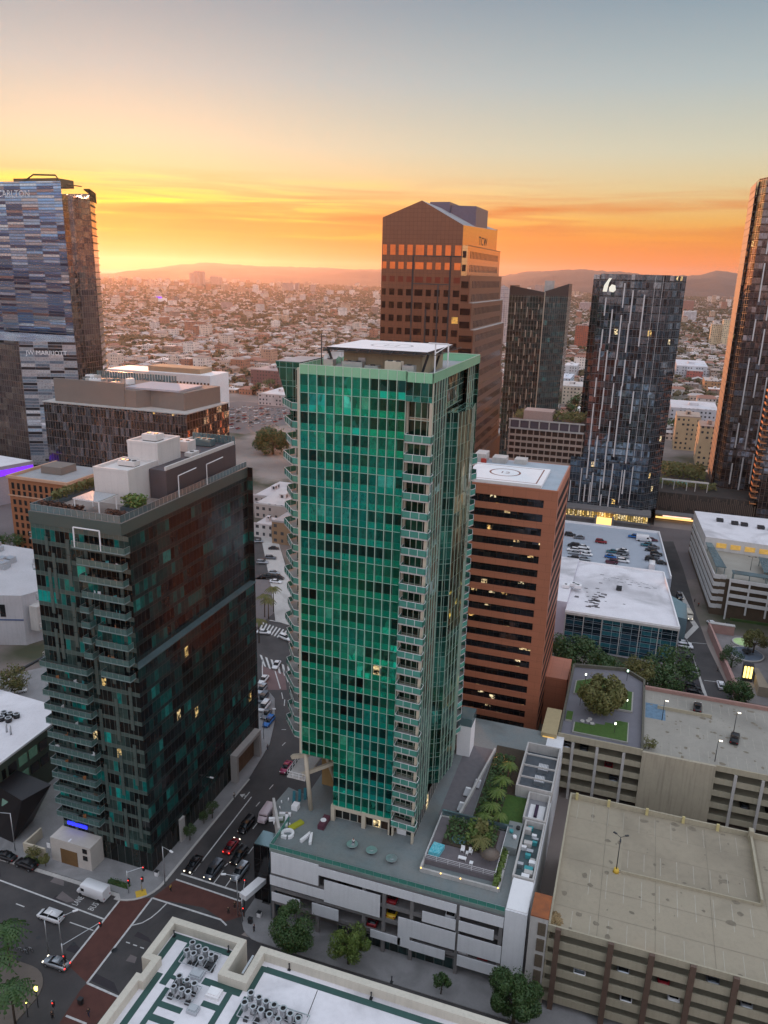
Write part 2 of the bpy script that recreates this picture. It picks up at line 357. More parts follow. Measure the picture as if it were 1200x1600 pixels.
# crossings and markings
def strip(name,p,q,w_,z=.012,m=white_line):
    dx,dy=q[0]-p[0],q[1]-p[1]; L=math.hypot(dx,dy); nx,ny=-dy/L*w_/2,dx/L*w_/2
    return sheet(name,[(p[0]-nx,p[1]-ny),(q[0]-nx,q[1]-ny),(q[0]+nx,q[1]+ny),(p[0]+nx,p[1]+ny)],z,m)
a,b,c_,d_=P(190,1403),P(106,1508),P(136,1536),P(238,1403)
sheet('brick_crossing',[b,c_,d_,a],.008,brick_x); strip('road_marking',a,b,.35); strip('road_marking',d_,c_,.35)
e,f,g_,h_=P(275,1374),P(376,1408),P(382,1446),P(238,1403)
sheet('brick_crossing',[h_,P(318,1418),P(352,1440),P(384,1430),P(376,1408),e],.006,brick_x); strip('road_marking',e,f,.35); strip('road_marking',h_,P(345,1437),.35); strip('road_marking',P(345,1437),P(354,1446),.3); strip('road_marking',P(283,1365),P(380,1396),.4)
sheet('brick_crossing',[P(92,1600),P(150,1600),P(186,1558),P(136,1536),P(126,1546)],.006,brick_x); strip('road_marking',P(136,1536),P(186,1558),.35); strip('road_marking',P(103,1587),P(135,1600),.35)
strip('road_marking',P(-60,1353),P(162,1436),.3); strip('road_marking',P(299,1367),P(393,1245),.25)
strip('road_marking',P(334,1380),P(349,1360),.2); strip('road_marking',P(352,1386),P(372,1358),.2)
for p,q in (((25,1412),(38,1417)),((109,1441),(146,1454)),((197,1472),(203,1474)),((208,1476),(214,1478)),((219,1480),(225,1482)),((351,1354),(356,1349)),((372,1326),(378,1318)),((388,1334),(396,1323)),((395,1295),(402,1286)),((400,1260),(406,1253)),((421,1233),(427,1226)),((441,1165),(446,1160)),((440,1140),(447,1140)),((445,1093),(444,1103)),((440,1082),(442,1092))): strip('lane_dash',P(*p),P(*q),.2)
pts=[P(206,1446),P(222,1442),P(236,1434),P(248,1424),P(261,1411)]
for p,q in zip(pts,pts[1:]): strip('road_marking',p,q,.22)
def text_mesh(body,size,mtx,m,name='lettering',parent=None,depth=.0,sx=1.0,spacing=1.0):
    cu=bpy.data.curves.new('t','FONT'); cu.body=body; cu.size=size; cu.extrude=depth; cu.space_character=spacing; cu.resolution_u=2; cu.align_x='CENTER'
    t=bpy.data.objects.new('t',cu); C.objects.link(t); bpy.context.view_layer.update()
    me=bpy.data.meshes.new_from_object(t.evaluated_get(bpy.context.evaluated_depsgraph_get())); bpy.data.objects.remove(t); me.name=name
    me.transform(Matrix.Diagonal((sx,1,1,1))); me.transform(mtx); me.materials.clear(); me.materials.append(m)
    o=bpy.data.objects.new(name,me); C.objects.link(o)
    if parent is not None: me.transform(Matrix.Translation(-wloc(parent))); o.parent=parent
    return o
def flatmtx(p,ang,z=.02): return Matrix.Translation((p[0],p[1],z))@Matrix.Rotation(ang,4,'Z')
tag(text_mesh('LANE',1.75,flatmtx(P(126,1409),R(90)),white_line,'road_lettering',sx=.5),kind='structure')
tag(text_mesh('BUS',1.75,flatmtx(P(150,1418),R(90)),white_line,'road_lettering',sx=.62),kind='structure')
# turn arrow
ar=MB(); q0=P(388,1240); ar.face([(q0[0]-.1,q0[1]-2,.014),(q0[0]+.1,q0[1]-2,.014),(q0[0]+.1,q0[1]+.6,.014),(q0[0]-.1,q0[1]+.6,.014)]); ar.face([(q0[0]-.6,q0[1]-1,.014),(q0[0]-.1,q0[1]-1.2,.014),(q0[0]-.1,q0[1]-.8,.014)]); ar.face([(q0[0]-1.6,q0[1]-1.0,.014),(q0[0]-.6,q0[1]-1.7,.014),(q0[0]-.6,q0[1]-.3,.014)]); struct('turn_arrow',ar,white_line)
# zebra crossings beyond the towers
for (A,B_,C1,D1,n) in ((P(410,972),P(462,990),P(404,984),P(450,1003),10),(P(404,1022),P(456,1044),P(411,1040),P(458,1062),6)):
    for i in range(n):
        t=(i+.2)/n; t2=(i+.62)/n
        L=lambda U,V,t:(U[0]+(V[0]-U[0])*t,U[1]+(V[1]-U[1])*t)
        sheet('zebra_stripe',[L(C1,D1,t),L(C1,D1,t2),L(A,B_,t2),L(A,B_,t)],.02,white_line)
strip('road_marking',P(421,969),P(447,974),.4,.02)
strip('road_marking',P(429,1046),P(438,1076),.3,.02); strip('road_marking',P(443,1046),P(450,1066),.25,.02); strip('road_marking',P(410,1030),P(410,1056),.25,.02)
strip('road_marking',P(430,968),P(447,950),.3,.02); strip('road_marking',P(440,970),P(458,955),.3,.02)
sheet('brick_crossing',[P(408,1040),P(445,1052),P(448,1078),P(412,1078)],.014,mat('pinkish_street_surface',(.17,.105,.105),.85,var=.15,scale=.3))
# alley on the right
sheet('alley_band',[P(1066,925),P(1078,948),P(1082,965),P(1092,980),P(1073,999),P(1068,994),P(1083,978),P(1074,964),P(1070,947),P(1060,925)],.012,conc_lt)
sheet('alley_band',[P(1073,999),P(1110,1100),P(1103,1100),P(1078,1010),P(1074,1000)],.012,conc_lt)
sheet('car_park_strip',[P(1064,1000),P(1076,1004),P(1104,1100),P(1060,1100)],.010,mat('dark_asphalt',(.04,.036,.042),.85,var=.2,scale=.3))
strip('road_marking',P(1080,1004),P(1104,1006),.2,.016); strip('road_marking',P(1100,1063),P(1126,1066),.2,.016)
mh=MB(); q0=P(179,1485); mh.face([(q0[0]+.55*math.cos(i*.4488),q0[1]+.55*math.sin(i*.4488),.012) for i in range(14)]); struct('manhole_cover',mh,metal_dk)
sheet('asphalt_patch',[P(143,1533),P(186,1553),P(178,1535),P(148,1520)],.006,mat('fresh_asphalt',(.035,.03,.036),.9,var=.1))
rs=random.Random(77)
for i in range(16):
    x=rs.uniform(-118,-60); y=rs.uniform(81,95) if x<-76 else rs.uniform(58,140)
    if -76<x<-58 or x<-82: sheet('asphalt_patch',[(x,y),(x+rs.uniform(1,4),y+rs.uniform(-.2,.2)),(x+rs.uniform(1,4),y+rs.uniform(.6,2)),(x,y+rs.uniform(.6,2))],.004+.0001*i,asphalt_far if i%3==0 else bpy.data.materials['fresh_asphalt'])
for p in ((250,1470),(60,1465),(352,1300),(115,1475)):
    mh=MB(); q0=P(*p); mh.face([(q0[0]+.4*math.cos(i*.4488),q0[1]+.4*math.sin(i*.4488),.0115) for i in range(14)]); struct('manhole_cover',mh,metal_dk)
sheet('yellow_ramp',[(-78.2,96.9),(-76.8,98.2),(-78.0,99.4),(-79.4,98.1)],S+.015,yellow_line)
def granite_grid(name,c,bay,fl,metal=.2,rough=.3,line=.7):
    m=bpy.data.materials.new(name); m.use_nodes=True; N=NT(m.node_tree)
    U,V,cu,cv,fu,fv=uvcells(N,bay,fl,1000*bay); w1=N.white(N.comb(cu,cv,2.5))[0]
    col=N.mix(N.m('MULTIPLY',w1,.25),c+(1,),tuple(x*.7 for x in c)+(1,)); k=N.m('MAXIMUM',edge(N,fu,.035,bay),edge(N,fv,.035,fl))
    col=N.mix(N.m('MULTIPLY',k,line),col,tuple(x*.35 for x in c)+(1,)); b=bsdf(N,col,rough,metal); out(N,b.outputs[0]); return m
# ---------------- green glass tower ----------------
_before=set(bpy.data.objects)
GT=empty('glass_tower',(-41,113,15.2),'tall green glass tower with helipad, balconies up both edges, corner cut away at its foot','tower')
DK=15.2; TB=18.5; TT=97.0; NF=26; FH=(TT-TB)/NF
gl=lambda *c:c+(1,)
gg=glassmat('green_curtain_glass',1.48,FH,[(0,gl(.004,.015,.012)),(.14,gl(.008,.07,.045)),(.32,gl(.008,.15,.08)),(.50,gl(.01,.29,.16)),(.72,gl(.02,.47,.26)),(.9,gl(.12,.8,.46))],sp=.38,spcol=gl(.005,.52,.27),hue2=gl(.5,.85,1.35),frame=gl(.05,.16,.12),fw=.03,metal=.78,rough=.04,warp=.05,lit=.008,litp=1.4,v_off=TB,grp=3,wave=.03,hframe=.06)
gside=glassmat('green_side_glass',1.2,FH,[(0,gl(.01,.05,.04)),(.3,gl(.02,.12,.09)),(.6,gl(.04,.22,.16)),(.85,gl(.07,.32,.24))],sp=.3,spcol=gl(.03,.2,.15),frame=gl(.2,.3,.26),fw=.04,metal=.85,rough=.05,warp=.02,lit=.004,v_off=TB,grp=2,wave=.04,hframe=.05)
gpar=mat('pale_green_parapet_glass',(.30,.66,.42),.18,.35,var=.08,scale=.3)
frame_m=mat('pale_green_mullion',(.52,.66,.56),.35,.4,var=.05)
railg=mat('balcony_railing_glass',(.10,.36,.29),.1,.35,var=.15,scale=.4)
X0,X1,X2=-51.4,-33.9,-29.5; Y0,Y1=113.0,145.0
CB=28.0; CX=-45.2   # the cut-away corner: below CB the glass starts at CX
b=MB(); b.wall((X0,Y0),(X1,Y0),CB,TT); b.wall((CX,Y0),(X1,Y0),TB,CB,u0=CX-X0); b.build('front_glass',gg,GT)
b=MB(); b.box(X1,X1+.35,Y0+.4,Y0+1.2,DK,TT); b.box(X2-.35,X2,111.9,112.6,DK,TT); b.box(X0-.45,X0,Y0-.1,Y0+.6,CB,TT+.8); b.box(X0-1.2,X0-.4,Y0+2,Y0+3,CB,TT); b.build('concrete_pier',cream,GT)
sidef=[(X2,112.6),(X2,120.6),(X2-1.4,121.6),(X2-1.4,124.6),(X2+.9,126.0),(X2+1.9,132),(X2+1.2,137.6),(X2-.6,138.4),(X2-.6,Y1)]
b=MB()
for i,(p,q) in enumerate(zip(sidef,sidef[1:])):
    b.wall(p,q,DK+3.5,TT if not 3<=i<=6 else TT-6.5,u0=i*7)
b.face([(p[0],p[1],TT-6.5) for p in sidef[3:8]]); b.wall((X2-1.4,124.6),(X2-1.4,138.4),TT-6.5,TT,u0=21); b.build('side_glass',gside,GT)
gold=glassmat('painted_gold_reflection_glass',1.3,FH,[(0,gl(.10,.12,.06)),(.4,gl(.25,.24,.12)),(.7,gl(.42,.34,.17))],frame=gl(.16,.2,.14),fw=.04,metal=.95,rough=.03,warp=.03,v_off=TB,wave=.05)  # copper and gold reflection on the bay painted as glass colour
b=MB(); b.wall((X2+.92,126.05),(X2+1.92,131.9),50,TT-6.6); b.wall((X2+1.94,132.05),(X2+1.24,137.5),62,TT-6.6)
for i in range(len(b.v)): b.v[i]=(b.v[i][0]+.03,b.v[i][1],b.v[i][2])
b.build('bay_window',gold,GT)
b=MB(); b.wall((X2,Y1),(X0,Y1),DK,TT); b.wall((X0,Y1),(X0,Y0+.6),CB,TT); b.wall((CX,Y1),(CX,Y0),DK,CB,u0=3)
b.face([(X0,Y0,CB),(X0,Y1,CB),(CX,Y1,CB),(CX,Y0,CB)]); b.build('rear_glass',gside,GT)
# mullions: vertical fins on the front
b=MB(); 
for i in range(13):
    x=X0+(X1-X0)*i/12; z0=CB if x<CX-.1 else TB
    b.box(x-.055,x+.055,Y0-.13,Y0-.01,z0,TT+.1)
for k in range(1,NF): 
    z=TB+k*FH; xx=X0 if z>CB else CX
    b.box(xx,X1,Y0-.05,Y0-.012,z-.03,z+.03)
for i,(p,q) in enumerate(zip(sidef,sidef[1:])):
    n=max(1,round(math.dist(p,q)/1.6))
    for j in range(n):
        x=p[0]+(q[0]-p[0])*j/n; y=p[1]+(q[1]-p[1])*j/n; b.box(x-.04,x+.09,y-.05,y+.05,DK+3.5,TT if not 3<=i<=6 else TT-6.5)
b.build('mullion',frame_m,GT)
# parapet and roof deck
b=MB(); par=[(X0,Y0-.02),(X1,Y0-.02),(X1+.4,112.0),(X2+.02,111.9),(X2+.02,Y1)]
for p,q in zip(par,par[1:]):
    b.obox(((p[0]+q[0])/2,(p[1]+q[1])/2),math.dist(p,q)/2,((q[0]-p[0])/math.dist(p,q),(q[1]-p[1])/math.dist(p,q)),.06,TT-.1,TT+1.35)
b.box(X0-.06,X0+.06,Y0,Y1,TT-.1,TT+1.35); b.box(X0,X2,Y1-.06,Y1+.06,TT-.1,TT+1.35); b.build('parapet',gpar,GT)
b=MB(); 
for p,q in zip(par,par[1:]):
    n=max(1,round(math.dist(p,q)/1.48))
    for j in range(n+1): b.box(p[0]+(q[0]-p[0])*j/n-.05,p[0]+(q[0]-p[0])*j/n+.05,p[1]+(q[1]-p[1])*j/n-.1,p[1]+(q[1]-p[1])*j/n+.02,TT-.1,TT+1.4)
    b.bar((p[0],p[1],TT+1.4),(q[0],q[1],TT+1.4),.07,k=4)
n=20
for j in range(n+1): y=Y0+(Y1-Y0)*j/n; b.box(X0-.1,X0+.08,y-.04,y+.04,TT,TT+1.4)
b.bar((X0,Y0,TT+1.4),(X0,Y1,TT+1.4),.07,k=4); b.bar((X0,Y1,TT+1.4),(X2,Y1,TT+1.4),.07,k=4); b.build('parapet_rail',frame_m,GT)
b=MB(); b.face([(X0,Y0,TT-.02),(X1,Y0,TT-.02),(X1+.4,112,TT-.02),(X2,112,TT-.02),(X2,Y1,TT-.02),(X0,Y1,TT-.02)]); b.build('roof',roof_g,GT)
# corner balcony bay: recessed glazing, slabs, railings
rec=glassmat('recessed_room_glass',1.0,FH,[(0,gl(.01,.03,.02)),(.4,gl(.015,.06,.035)),(.75,gl(.03,.14,.09))],sp=.12,spcol=gl(.3,.27,.2),frame=gl(.45,.5,.42),fw=.06,metal=.5,rough=.08,warp=.02,lit=.03,v_off=TB)
b=MB(); b.wall((X1+.3,Y0+.9),(X2-.1,Y0+.6),DK+3.6,TT); b.wall((X2-.1,Y0+.6),(X2-.1,Y0+2),DK+3.6,TT); b.build('recessed_glazing',rec,GT)
b=MB(); b.wall((X1+.2,112.05),(X2+.03,111.88),TT-3.0,TT); b.wall((X1+.2,112.05),(X1+.2,113),TT-3.0,TT); b.build('corner_glass',gside,GT)
def balcony(name,poly,z,m=railg,slab=.22,closed=False,h=1.1,rail_from=0):
    "slab part with a railing under it; poly is the outline, railing on its open edges"
    s_=MB(); s_.prism(poly,z-slab,z); o=s_.build(name,conc_lt,GT)
    pts=poly[rail_from:]
    r=MB()
    for p,q in zip(pts,pts[1:]):
        L=math.dist(p,q); r.obox(((p[0]+q[0])/2,(p[1]+q[1])/2),L/2-.05,((q[0]-p[0])/L,(q[1]-p[1])/L),.02,z+.06,z+h-.04,1)
    r.rail(pts,z,h,1.4,.045,0,glass=1); r.build('railing',[white_m,m],o); return o
for k in range(NF-1):
    z=TB+k*FH
    if k<NF-2:
        w_=.0 if k%3 else .25
        balcony('balcony',[(X1+.35,Y0+.8),(X1+.35,111.7-w_),(X2+.25+w_,111.4-w_),(X2+.25+w_,112.6),(X2-.2,113.3)],z)
for k in range(4,NF-1):
    z=TB+k*FH
    e=.35*math.sin(k*1.9)
    balcony('balcony',[(X0-.1,Y0+3.2),(X0-2.3,Y0+4.4),(X0-2.3,Y0+8),(X0-4.4-e,Y0+8),(X0-5.4-e,Y0+5.5),(X0-2.0,Y0+1.1),(X0-.1,Y0+.8)],z,rail_from=3)
for k in range(1,NF-5):
    z=TB+k*FH
    balcony('balcony',[(X2-.6,138.6),(X2+.9,138.8),(X2+1.6,140.6),(X2+1.0,143.4),(X2-.6,143.6)],z)
# glazed room behind the left balconies, and the leaning fin near the top
b=MB(); b.wall((X0-2.3,Y0+16),(X0-2.3,Y0+4.4),CB,TT-2,u0=2); b.wall((X0-2.3,Y0+4.4),(X0-.1,Y0+3.2),CB,TT-2); b.box(X0-2.7,X0-2.31,Y0+4.2,Y0+4.8,CB,TT); b.build('side_room_glass',rec,GT)
b=MB()
v=[(X0-3.2,Y0+5.5,TT-11),(X0-3.2,Y0+15,TT-13),(X0-6.8,Y0+15,TT+1.0),(X0-7.0,Y0+5.5,TT+1.0),(X0-2.4,Y0+5.5,TT+1.0),(X0-2.4,Y0+15,TT+1.0)]
b.face([v[0],v[4],v[3]],mi=0); b.face([v[0],v[3],v[2],v[1]],[(0,60),(0,75),(9,75),(9,60)]); b.face([v[1],v[2],v[5]]); b.build('leaning_glass_fin',gside,GT); b=MB(); b.face([v[3],v[4],v[5],v[2]]); b.build('fin_roof',roof_g,GT)
# cut-away corner: slanted columns, soffit beams, ochre wall
b=MB(); b.bar((X0+1.2,Y0+1.2,DK),(X0+.3,Y0+.8,CB),.42,k=8); b.bar((X0+3.5,Y0+9,DK),(X0+1,Y0+6,CB),.4,k=8)
b.bar((X0-.6,Y0+1.2,22.5),(X0+5.5,Y0+5,24.5),.45,k=4); b.bar((X0+.4,Y0+2,26.5),(X0-3.4,Y0+3,24.5),.5,k=4); b.build('slanted_column',cream,GT)
b=MB(); b.wall((CX,Y0+9),(CX,Y0),DK,CB-5.2); b.wall((X0+.2,Y0+9),(CX,Y0+9),DK,CB); 
for i in range(len(b.v)): b.v[i]=(b.v[i][0]-.05,b.v[i][1],b.v[i][2])
b.build('lobby_wall',mat('ochre_plaster',(.34,.22,.09),.8,var=.1,scale=.5,streak=.2),GT)
b=MB(); b.box(X0-3.4,X0+.3,Y0+.6,Y0+8,21.6,21.9); b.build('terrace_slab',conc_lt,GT)
b=MB(); b.rail([(X0+.3,Y0+.6),(X0-3.4,Y0+.6),(X0-3.4,Y0+8)],21.9,1.1,1.3,.045); b.build('terrace_railing',white_m,GT)
# ground storey on the deck
b=MB()
for x in (CX,CX+6,X1-.2,X1+.1): b.box(x-.35,x+.35,Y0-.25,Y0+.45,DK,TB+.1)
b.box(CX,X1,Y0-.12,Y0+.1,TB-.75,TB-.01); b.build('colonnade',cream,GT)
b=MB(); b.wall((CX,Y0+.9),(X2-.2,Y0+.9),DK,TB); b.wall((X2-.2,Y0+.9),(X2-.2,Y1),DK,TB); b.build('lobby_glazing',glassmat('lobby_glass',1.5,4.3,[(0,gl(.02,.02,.018)),(.4,gl(.06,.035,.022)),(.7,gl(.03,.05,.05))],frame=gl(.4,.38,.33),fw=.09,metal=.3,rough=.1,v_off=DK,lit=.08),GT)
b=MB(); b.box(X1+.9,X1+2.6,Y0+.7,Y0+.86,DK,DK+2.3); b.build('entrance_door',white_m,GT)
# roof equipment and helipad
b=MB(); b.box(-46.8,-33.5,120,133,TT,TT+3.3); b.build('penthouse',mat('tan_stucco',(.34,.28,.19),.85,var=.1,scale=.6,streak=.25),GT)
b=MB(); b.box(-44.2,-43.0,119.85,119.99,TT,TT+2.2); b.build('door',metal_lt,GT)
HP=empty('helipad',(-40.5,125,TT+3.4),'raised white helipad with a grey H on top of the green glass tower','helipad')
b=MB(); b.box(-48.6,-32.0,117.2,133.5,TT+3.5,TT+3.9,top=1); b.build('landing_deck',[metal_dk,white_m],HP)
grey_paint=mat('grey_pad_paint',(.42,.42,.43),.7,var=.1)
b=MB()
for i in range(28):
    a0,a1=i/28*6.2832,(i+1)/28*6.2832
    b.face([(-40.3+3.2*math.cos(a0),125.3+3.2*math.sin(a0),TT+3.905),(-40.3+3.6*math.cos(a0),125.3+3.6*math.sin(a0),TT+3.905),(-40.3+3.6*math.cos(a1),125.3+3.6*math.sin(a1),TT+3.905),(-40.3+3.2*math.cos(a1),125.3+3.2*math.sin(a1),TT+3.905)])
b.build('painted_circle',grey_paint,HP); text_mesh('H',4,Matrix.Translation((-40.3,123.9,TT+3.907)),grey_paint,'painted_letter',HP)
b=MB()
for i in range(10):
    x=-48.6+16.6*i/9; b.bar((x,117.2,TT+3.7),(x,115.6,TT+3.4),.05,k=4)
for y in (115.6,116.4): b.bar((-48.6,y,TT+3.42+(y-115.6)*.15),(-32,y,TT+3.42+(y-115.6)*.15),.05,k=4)
for x0,x1 in ((-50.2,-48.6),(-32,-30.4)):
    for i in range(10): y=117.2+16.3*i/9; b.bar((x0,y,TT+3.5),(x1,y,TT+3.5),.05,k=4)
    xm=x0 if x0<-49 else x1; b.bar((xm,117.2,TT+3.5),(xm,133.5,TT+3.5),.06,k=4)
b.build('safety_net',metal_dk,HP)
b=MB()
for x,y in ((-47.5,118.5),(-33.2,118.5),(-47.5,126),(-33.2,126)):
    b.bar((x,y,TT),(x+(1.2 if x>-40 else -1.2),y-.6,TT+3.5),.22,k=6)
b.build('support_strut',metal_dk,HP); b=MB()
def roof_unit(x,y,z,w_,d,h,label,m=metal_lt,name='roof_unit'):
    t=empty(name,(x,y,z),label,'air conditioner'); b=MB(); b.box(x-w_/2,x+w_/2,y-d/2,y+d/2,z+.15,z+h); b.build('casing',m,t)
    b=MB(); b.box(x-w_/2+.1,x+w_/2-.1,y-d/2+.1,y+d/2-.1,z,z+.15); b.build('skid',metal_dk,t)
    b=MB(); nf=max(1,int(w_/1.2))
    for i in range(nf): xx=x-w_/2+w_*(i+.5)/nf; b.cyl(xx,y,z+h,z+h+.12,min(.42,d*.38),k=10)
    b.build('fan',metal_dk,t); return t
for (x,y,w_,h,l) in ((-43.8,116.6,3.4,1.9,'long grey cooling unit in front of the penthouse door on the green tower roof'),(-40.5,116.3,2.2,1.5,'small grey air handler in the middle of the green tower roof'),(-36.8,115.8,2.6,2.4,'cream boxy air handler on the green tower roof'),(-34.2,115.2,1.8,2.0,'white air handler nearest the right corner of the green tower roof'),(-47.6,116.0,1.6,2.1,'dark plant cabinet on the left of the green tower roof')): roof_unit(x,y,TT,w_,1.5,h,l,m=metal_lt if h<2.2 else cream)
dsh=0
for (x,y) in ((-50.0,124),(-49.4,121),(-50.2,127.5),(-48.8,118.2),(-49.9,130)):
    t=empty('satellite_dish',(x,y,TT),'white satellite dish in the cluster at the left edge of the green tower roof','satellite dish','satellite dishes on the green tower roof')
    b=MB(); b.cyl(x,y,TT,TT+1.6+.25*dsh%1,.07); b.build('mast',metal_lt,t)
    b=MB(); r_=.75
    for i in range(12):
        a0,a1=i/12*6.2832,(i+1)/12*6.2832; zc=TT+2.0
        b.face([(x,y+.15,zc),(x+r_*math.cos(a0),y-.15,zc+r_*math.sin(a0)),(x+r_*math.cos(a1),y-.15,zc+r_*math.sin(a1))],sm=True)
    b.build('dish',white_m,t); dsh+=1
t=empty('roof_davit',(-30.6,121,TT),'pale window cleaning davit over the right edge of the green tower roof','davit')
b=MB(); b.bar((-31.2,119,TT),(-31.2,119,TT+5.2),.13,k=6); b.bar((-30.4,124,TT),(-30.4,124,TT+4.6),.13,k=6); b.build('mast',white_m,t)
b=MB(); b.bar((-31.4,115.8,TT+5.4),(-30.4,124,TT+4.7),.12,k=6); b.bar((-31.2,119,TT+3.6),(-30.4,123.6,TT+4.5),.08,k=6); b.build('jib',white_m,t)
t=MB(); t.cyl(-48.6,115,TT,TT+6,.09,k=6); tag(t.build('antenna_mast',metal_dk),'thin dark antenna mast at the front left of the green tower roof','antenna')
for _o in set(bpy.data.objects)-_before:
    if _o.parent is None: _o.location.y-=.8
# ---------------- salmon office tower ----------------
OT=empty('office_tower',(-30,185,0),'salmon pink office tower with dark ribbon windows and a flat roof helipad','tower')
ox0,ox1,oy0,oy1,oh=-39.8,-15.3,170.5,197.2,67.0
salmon=granite_grid('salmon_granite',(.43,.155,.088),2.9,1.9,metal=0,rough=.5,line=.45); 
rib=glassmat('ribbon_glass',1.45,1.12,[(0,gl(.012,.012,.016)),(.35,gl(.02,.022,.03)),(.7,gl(.035,.035,.045)),(.9,gl(.06,.05,.05))],frame=gl(.01,.01,.012),fw=.035,metal=.55,rough=.06,warp=.02,lit=.05,grp=3,litc=(1,.5,.08,1),litp=1.8,litb=.5)
nf=18; fh=3.36; ribs_m=mat('matte_dark_band',(.02,.018,.02),.6,var=.15,spec=.1) 
b=MB(); z=oh-1.1
b.box(ox0+.35,ox1-.35,oy0+.35,oy1-.35,0,oh-.6)
b.build('wall',salmon,OT)
for i in range(nf+1):
    zt=oh-.0-i*fh-(0 if i==0 else 1.65+.0); 
    z1=oh if i==0 else oh-2.5-(i-1)*fh-1.85; z0=oh-2.5-i*fh
    b=MB(); b.box(ox0,ox1,oy0,oy1,max(z0,.0),z1); b.build('spandrel',salmon,OT)
    if i<nf:
        zz=z0-1.85
        b=MB(); b.wall((ox0+.5,oy0+.3),(ox1-3.0,oy0+.3),zz,z0,u0=i*40); b.build('window_band',rib,OT); b=MB(); b.box(ox1-.1,ox1+.02,oy0+2.0,oy1-1.5,zz,z0); b.build('side_window_band',ribs_m,OT)
b=MB(); b.box(ox1-3.0,ox1-.001,oy0+.001,oy0+1.9,0,oh-.01); b.box(ox1-1.0,ox1-.001,oy1-1.4,oy1-.001,0,oh-.01); b.build('corner_pier',salmon,OT)
b=MB(); b.face([(ox0+.4,oy0+.4,oh+.01),(ox1-.4,oy0+.4,oh+.01),(ox1-.4,oy1-.4,oh+.01),(ox0+.4,oy1-.4,oh+.01)]); b.build('roof',mat('blue_grey_roof',(.36,.41,.46),.7,var=.12,scale=.3,stain=.3),OT)
b=MB(); b.box(-38.8,-36,191,196,oh,oh+2.2); b.box(-34.5,-31,192,196,oh,oh+1.4); b.box(-29,-26,193,196.5,oh,oh+1.2); b.build('roof_housing',conc_lt,OT)
b=MB(); b.box(-36.9,-35.6,189.6,190.4,oh,oh+1.3); b.build('red_valve',mat('red_paint',(.35,.03,.02),.5,var=.05),OT)
t=empty('helipad',(-28,181,oh),'white square helipad with a brown ring on the roof of the salmon office tower','helipad')
b=MB(); b.box(-38.5,-19.2,171.0,187.6,oh+.05,oh+.75); b.build('landing_deck',white_m,t)
redp=mat('brown_pad_paint',(.22,.09,.07),.7,var=.1); zc=oh+.756
def ring(b,cx,cy,r0,r1,z,n=32):
    for i in range(n):
        a0,a1=i/n*6.2832,(i+1)/n*6.2832
        b.face([(cx+r0*math.cos(a0),cy+r0*math.sin(a0),z),(cx+r1*math.cos(a0),cy+r1*math.sin(a0),z),(cx+r1*math.cos(a1),cy+r1*math.sin(a1),z),(cx+r0*math.cos(a1),cy+r0*math.sin(a1),z)])
b=MB(); ring(b,-29,180,3.3,3.75,zc)
for x0,x1,y0,y1 in ((-37.6,-20.4,172.2,172.5),(-37.6,-20.4,186.3,186.6),(-37.6,-37.3,172.5,186.3),(-20.7,-20.4,172.5,186.3)): b.face([(x0,y0,zc),(x1,y0,zc),(x1,y1,zc),(x0,y1,zc)])
b.build('painted_ring',redp,t); text_mesh('12',2.6,Matrix.Translation((-29,179.1,zc+.004)),redp,'painted_number',t)
b=MB(); b.box(ox1,ox1+5.5,184,196,0,14); tag(b.build('stair_annex',salmon,None),'low salmon stair block against the foot of the salmon office tower','annex')
# ---------------- dark apartment tower ----------------
AT=empty('apartment_tower',(-89,103,0),'dark glass apartment tower with teal blinds, left side balconies and a planted roof terrace','tower')
ax0,ax1,ay0,ay1,ah=-99.3,-79.0,103.3,147.4,71.0
dg=[(0,gl(.006,.008,.009)),(.30,gl(.012,.016,.017)),(.52,gl(.02,.045,.045)),(.62,gl(.06,.11,.10)),(.74,gl(.01,.28,.25)),(.88,gl(.015,.58,.5))]
panel=(.07,.10,.09,1)
dfront=glassmat('dark_apartment_glass',1.02,2.96,dg,sp=.26,spcol=panel,frame=panel,fw=.035,metal=.55,rough=.07,warp=.02,lit=.006,litp=1.3,grp=3,spmetal=.1,hframe=.04)
dside=glassmat('dark_side_glass',1.25,2.96,[(0,gl(.008,.01,.012)),(.4,gl(.012,.02,.022)),(.55,gl(.012,.045,.044)),(.76,gl(.012,.10,.09)),(.92,gl(.02,.2,.18))],sp=.24,spcol=(.018,.03,.03,1),frame=(.025,.026,.028,1),fw=.04,metal=.0,rough=.1,warp=.012,lit=.003,litp=1.2,grp=3,spec=.2,hframe=.06,wave=.03)
pan=mat('grey_green_panel',(.075,.105,.095),.45,.2,var=.08,scale=.3)
b=MB(); b.wall((ax0,ay0),(ax1,ay0),4.6,ah-2.1); b.build('front_glass',dfront,AT)
b=MB(); b.wall((ax1-1.3,ay0+.0),(ax1-1.3,ay1),44.3,ah-2.1); b.wall((ax1,ay0),(ax1,ay1),4.6,44.3,u0=.4); b.wall((ax1-1.3,ay0),(ax1-1.31,ay0+.01),44.3,44.4)
b.build('side_glass',dside,AT)
b=MB(); b.wall((ax1,ay1),(ax0,ay1),0,ah); b.wall((ax0,ay1),(ax0,ay0),0,ah); b.build('rear_wall',dside,AT)
b=MB(); b.box(ax1-1.3,ax1+.25,ay0,ay1,44.1,44.35); b.build('terrace_ledge',mat('pale_ledge',(.10,.15,.16),.5,var=.3,scale=.3),AT)
b=MB(); b.box(ax0-.1,ax1-1.25,ay0-.12,ay1+.1,ah-2.1,ah+.02,bot=False); b.build('top_band',pan,AT)
b=MB()  # grey-green pilasters between the window groups, staggered
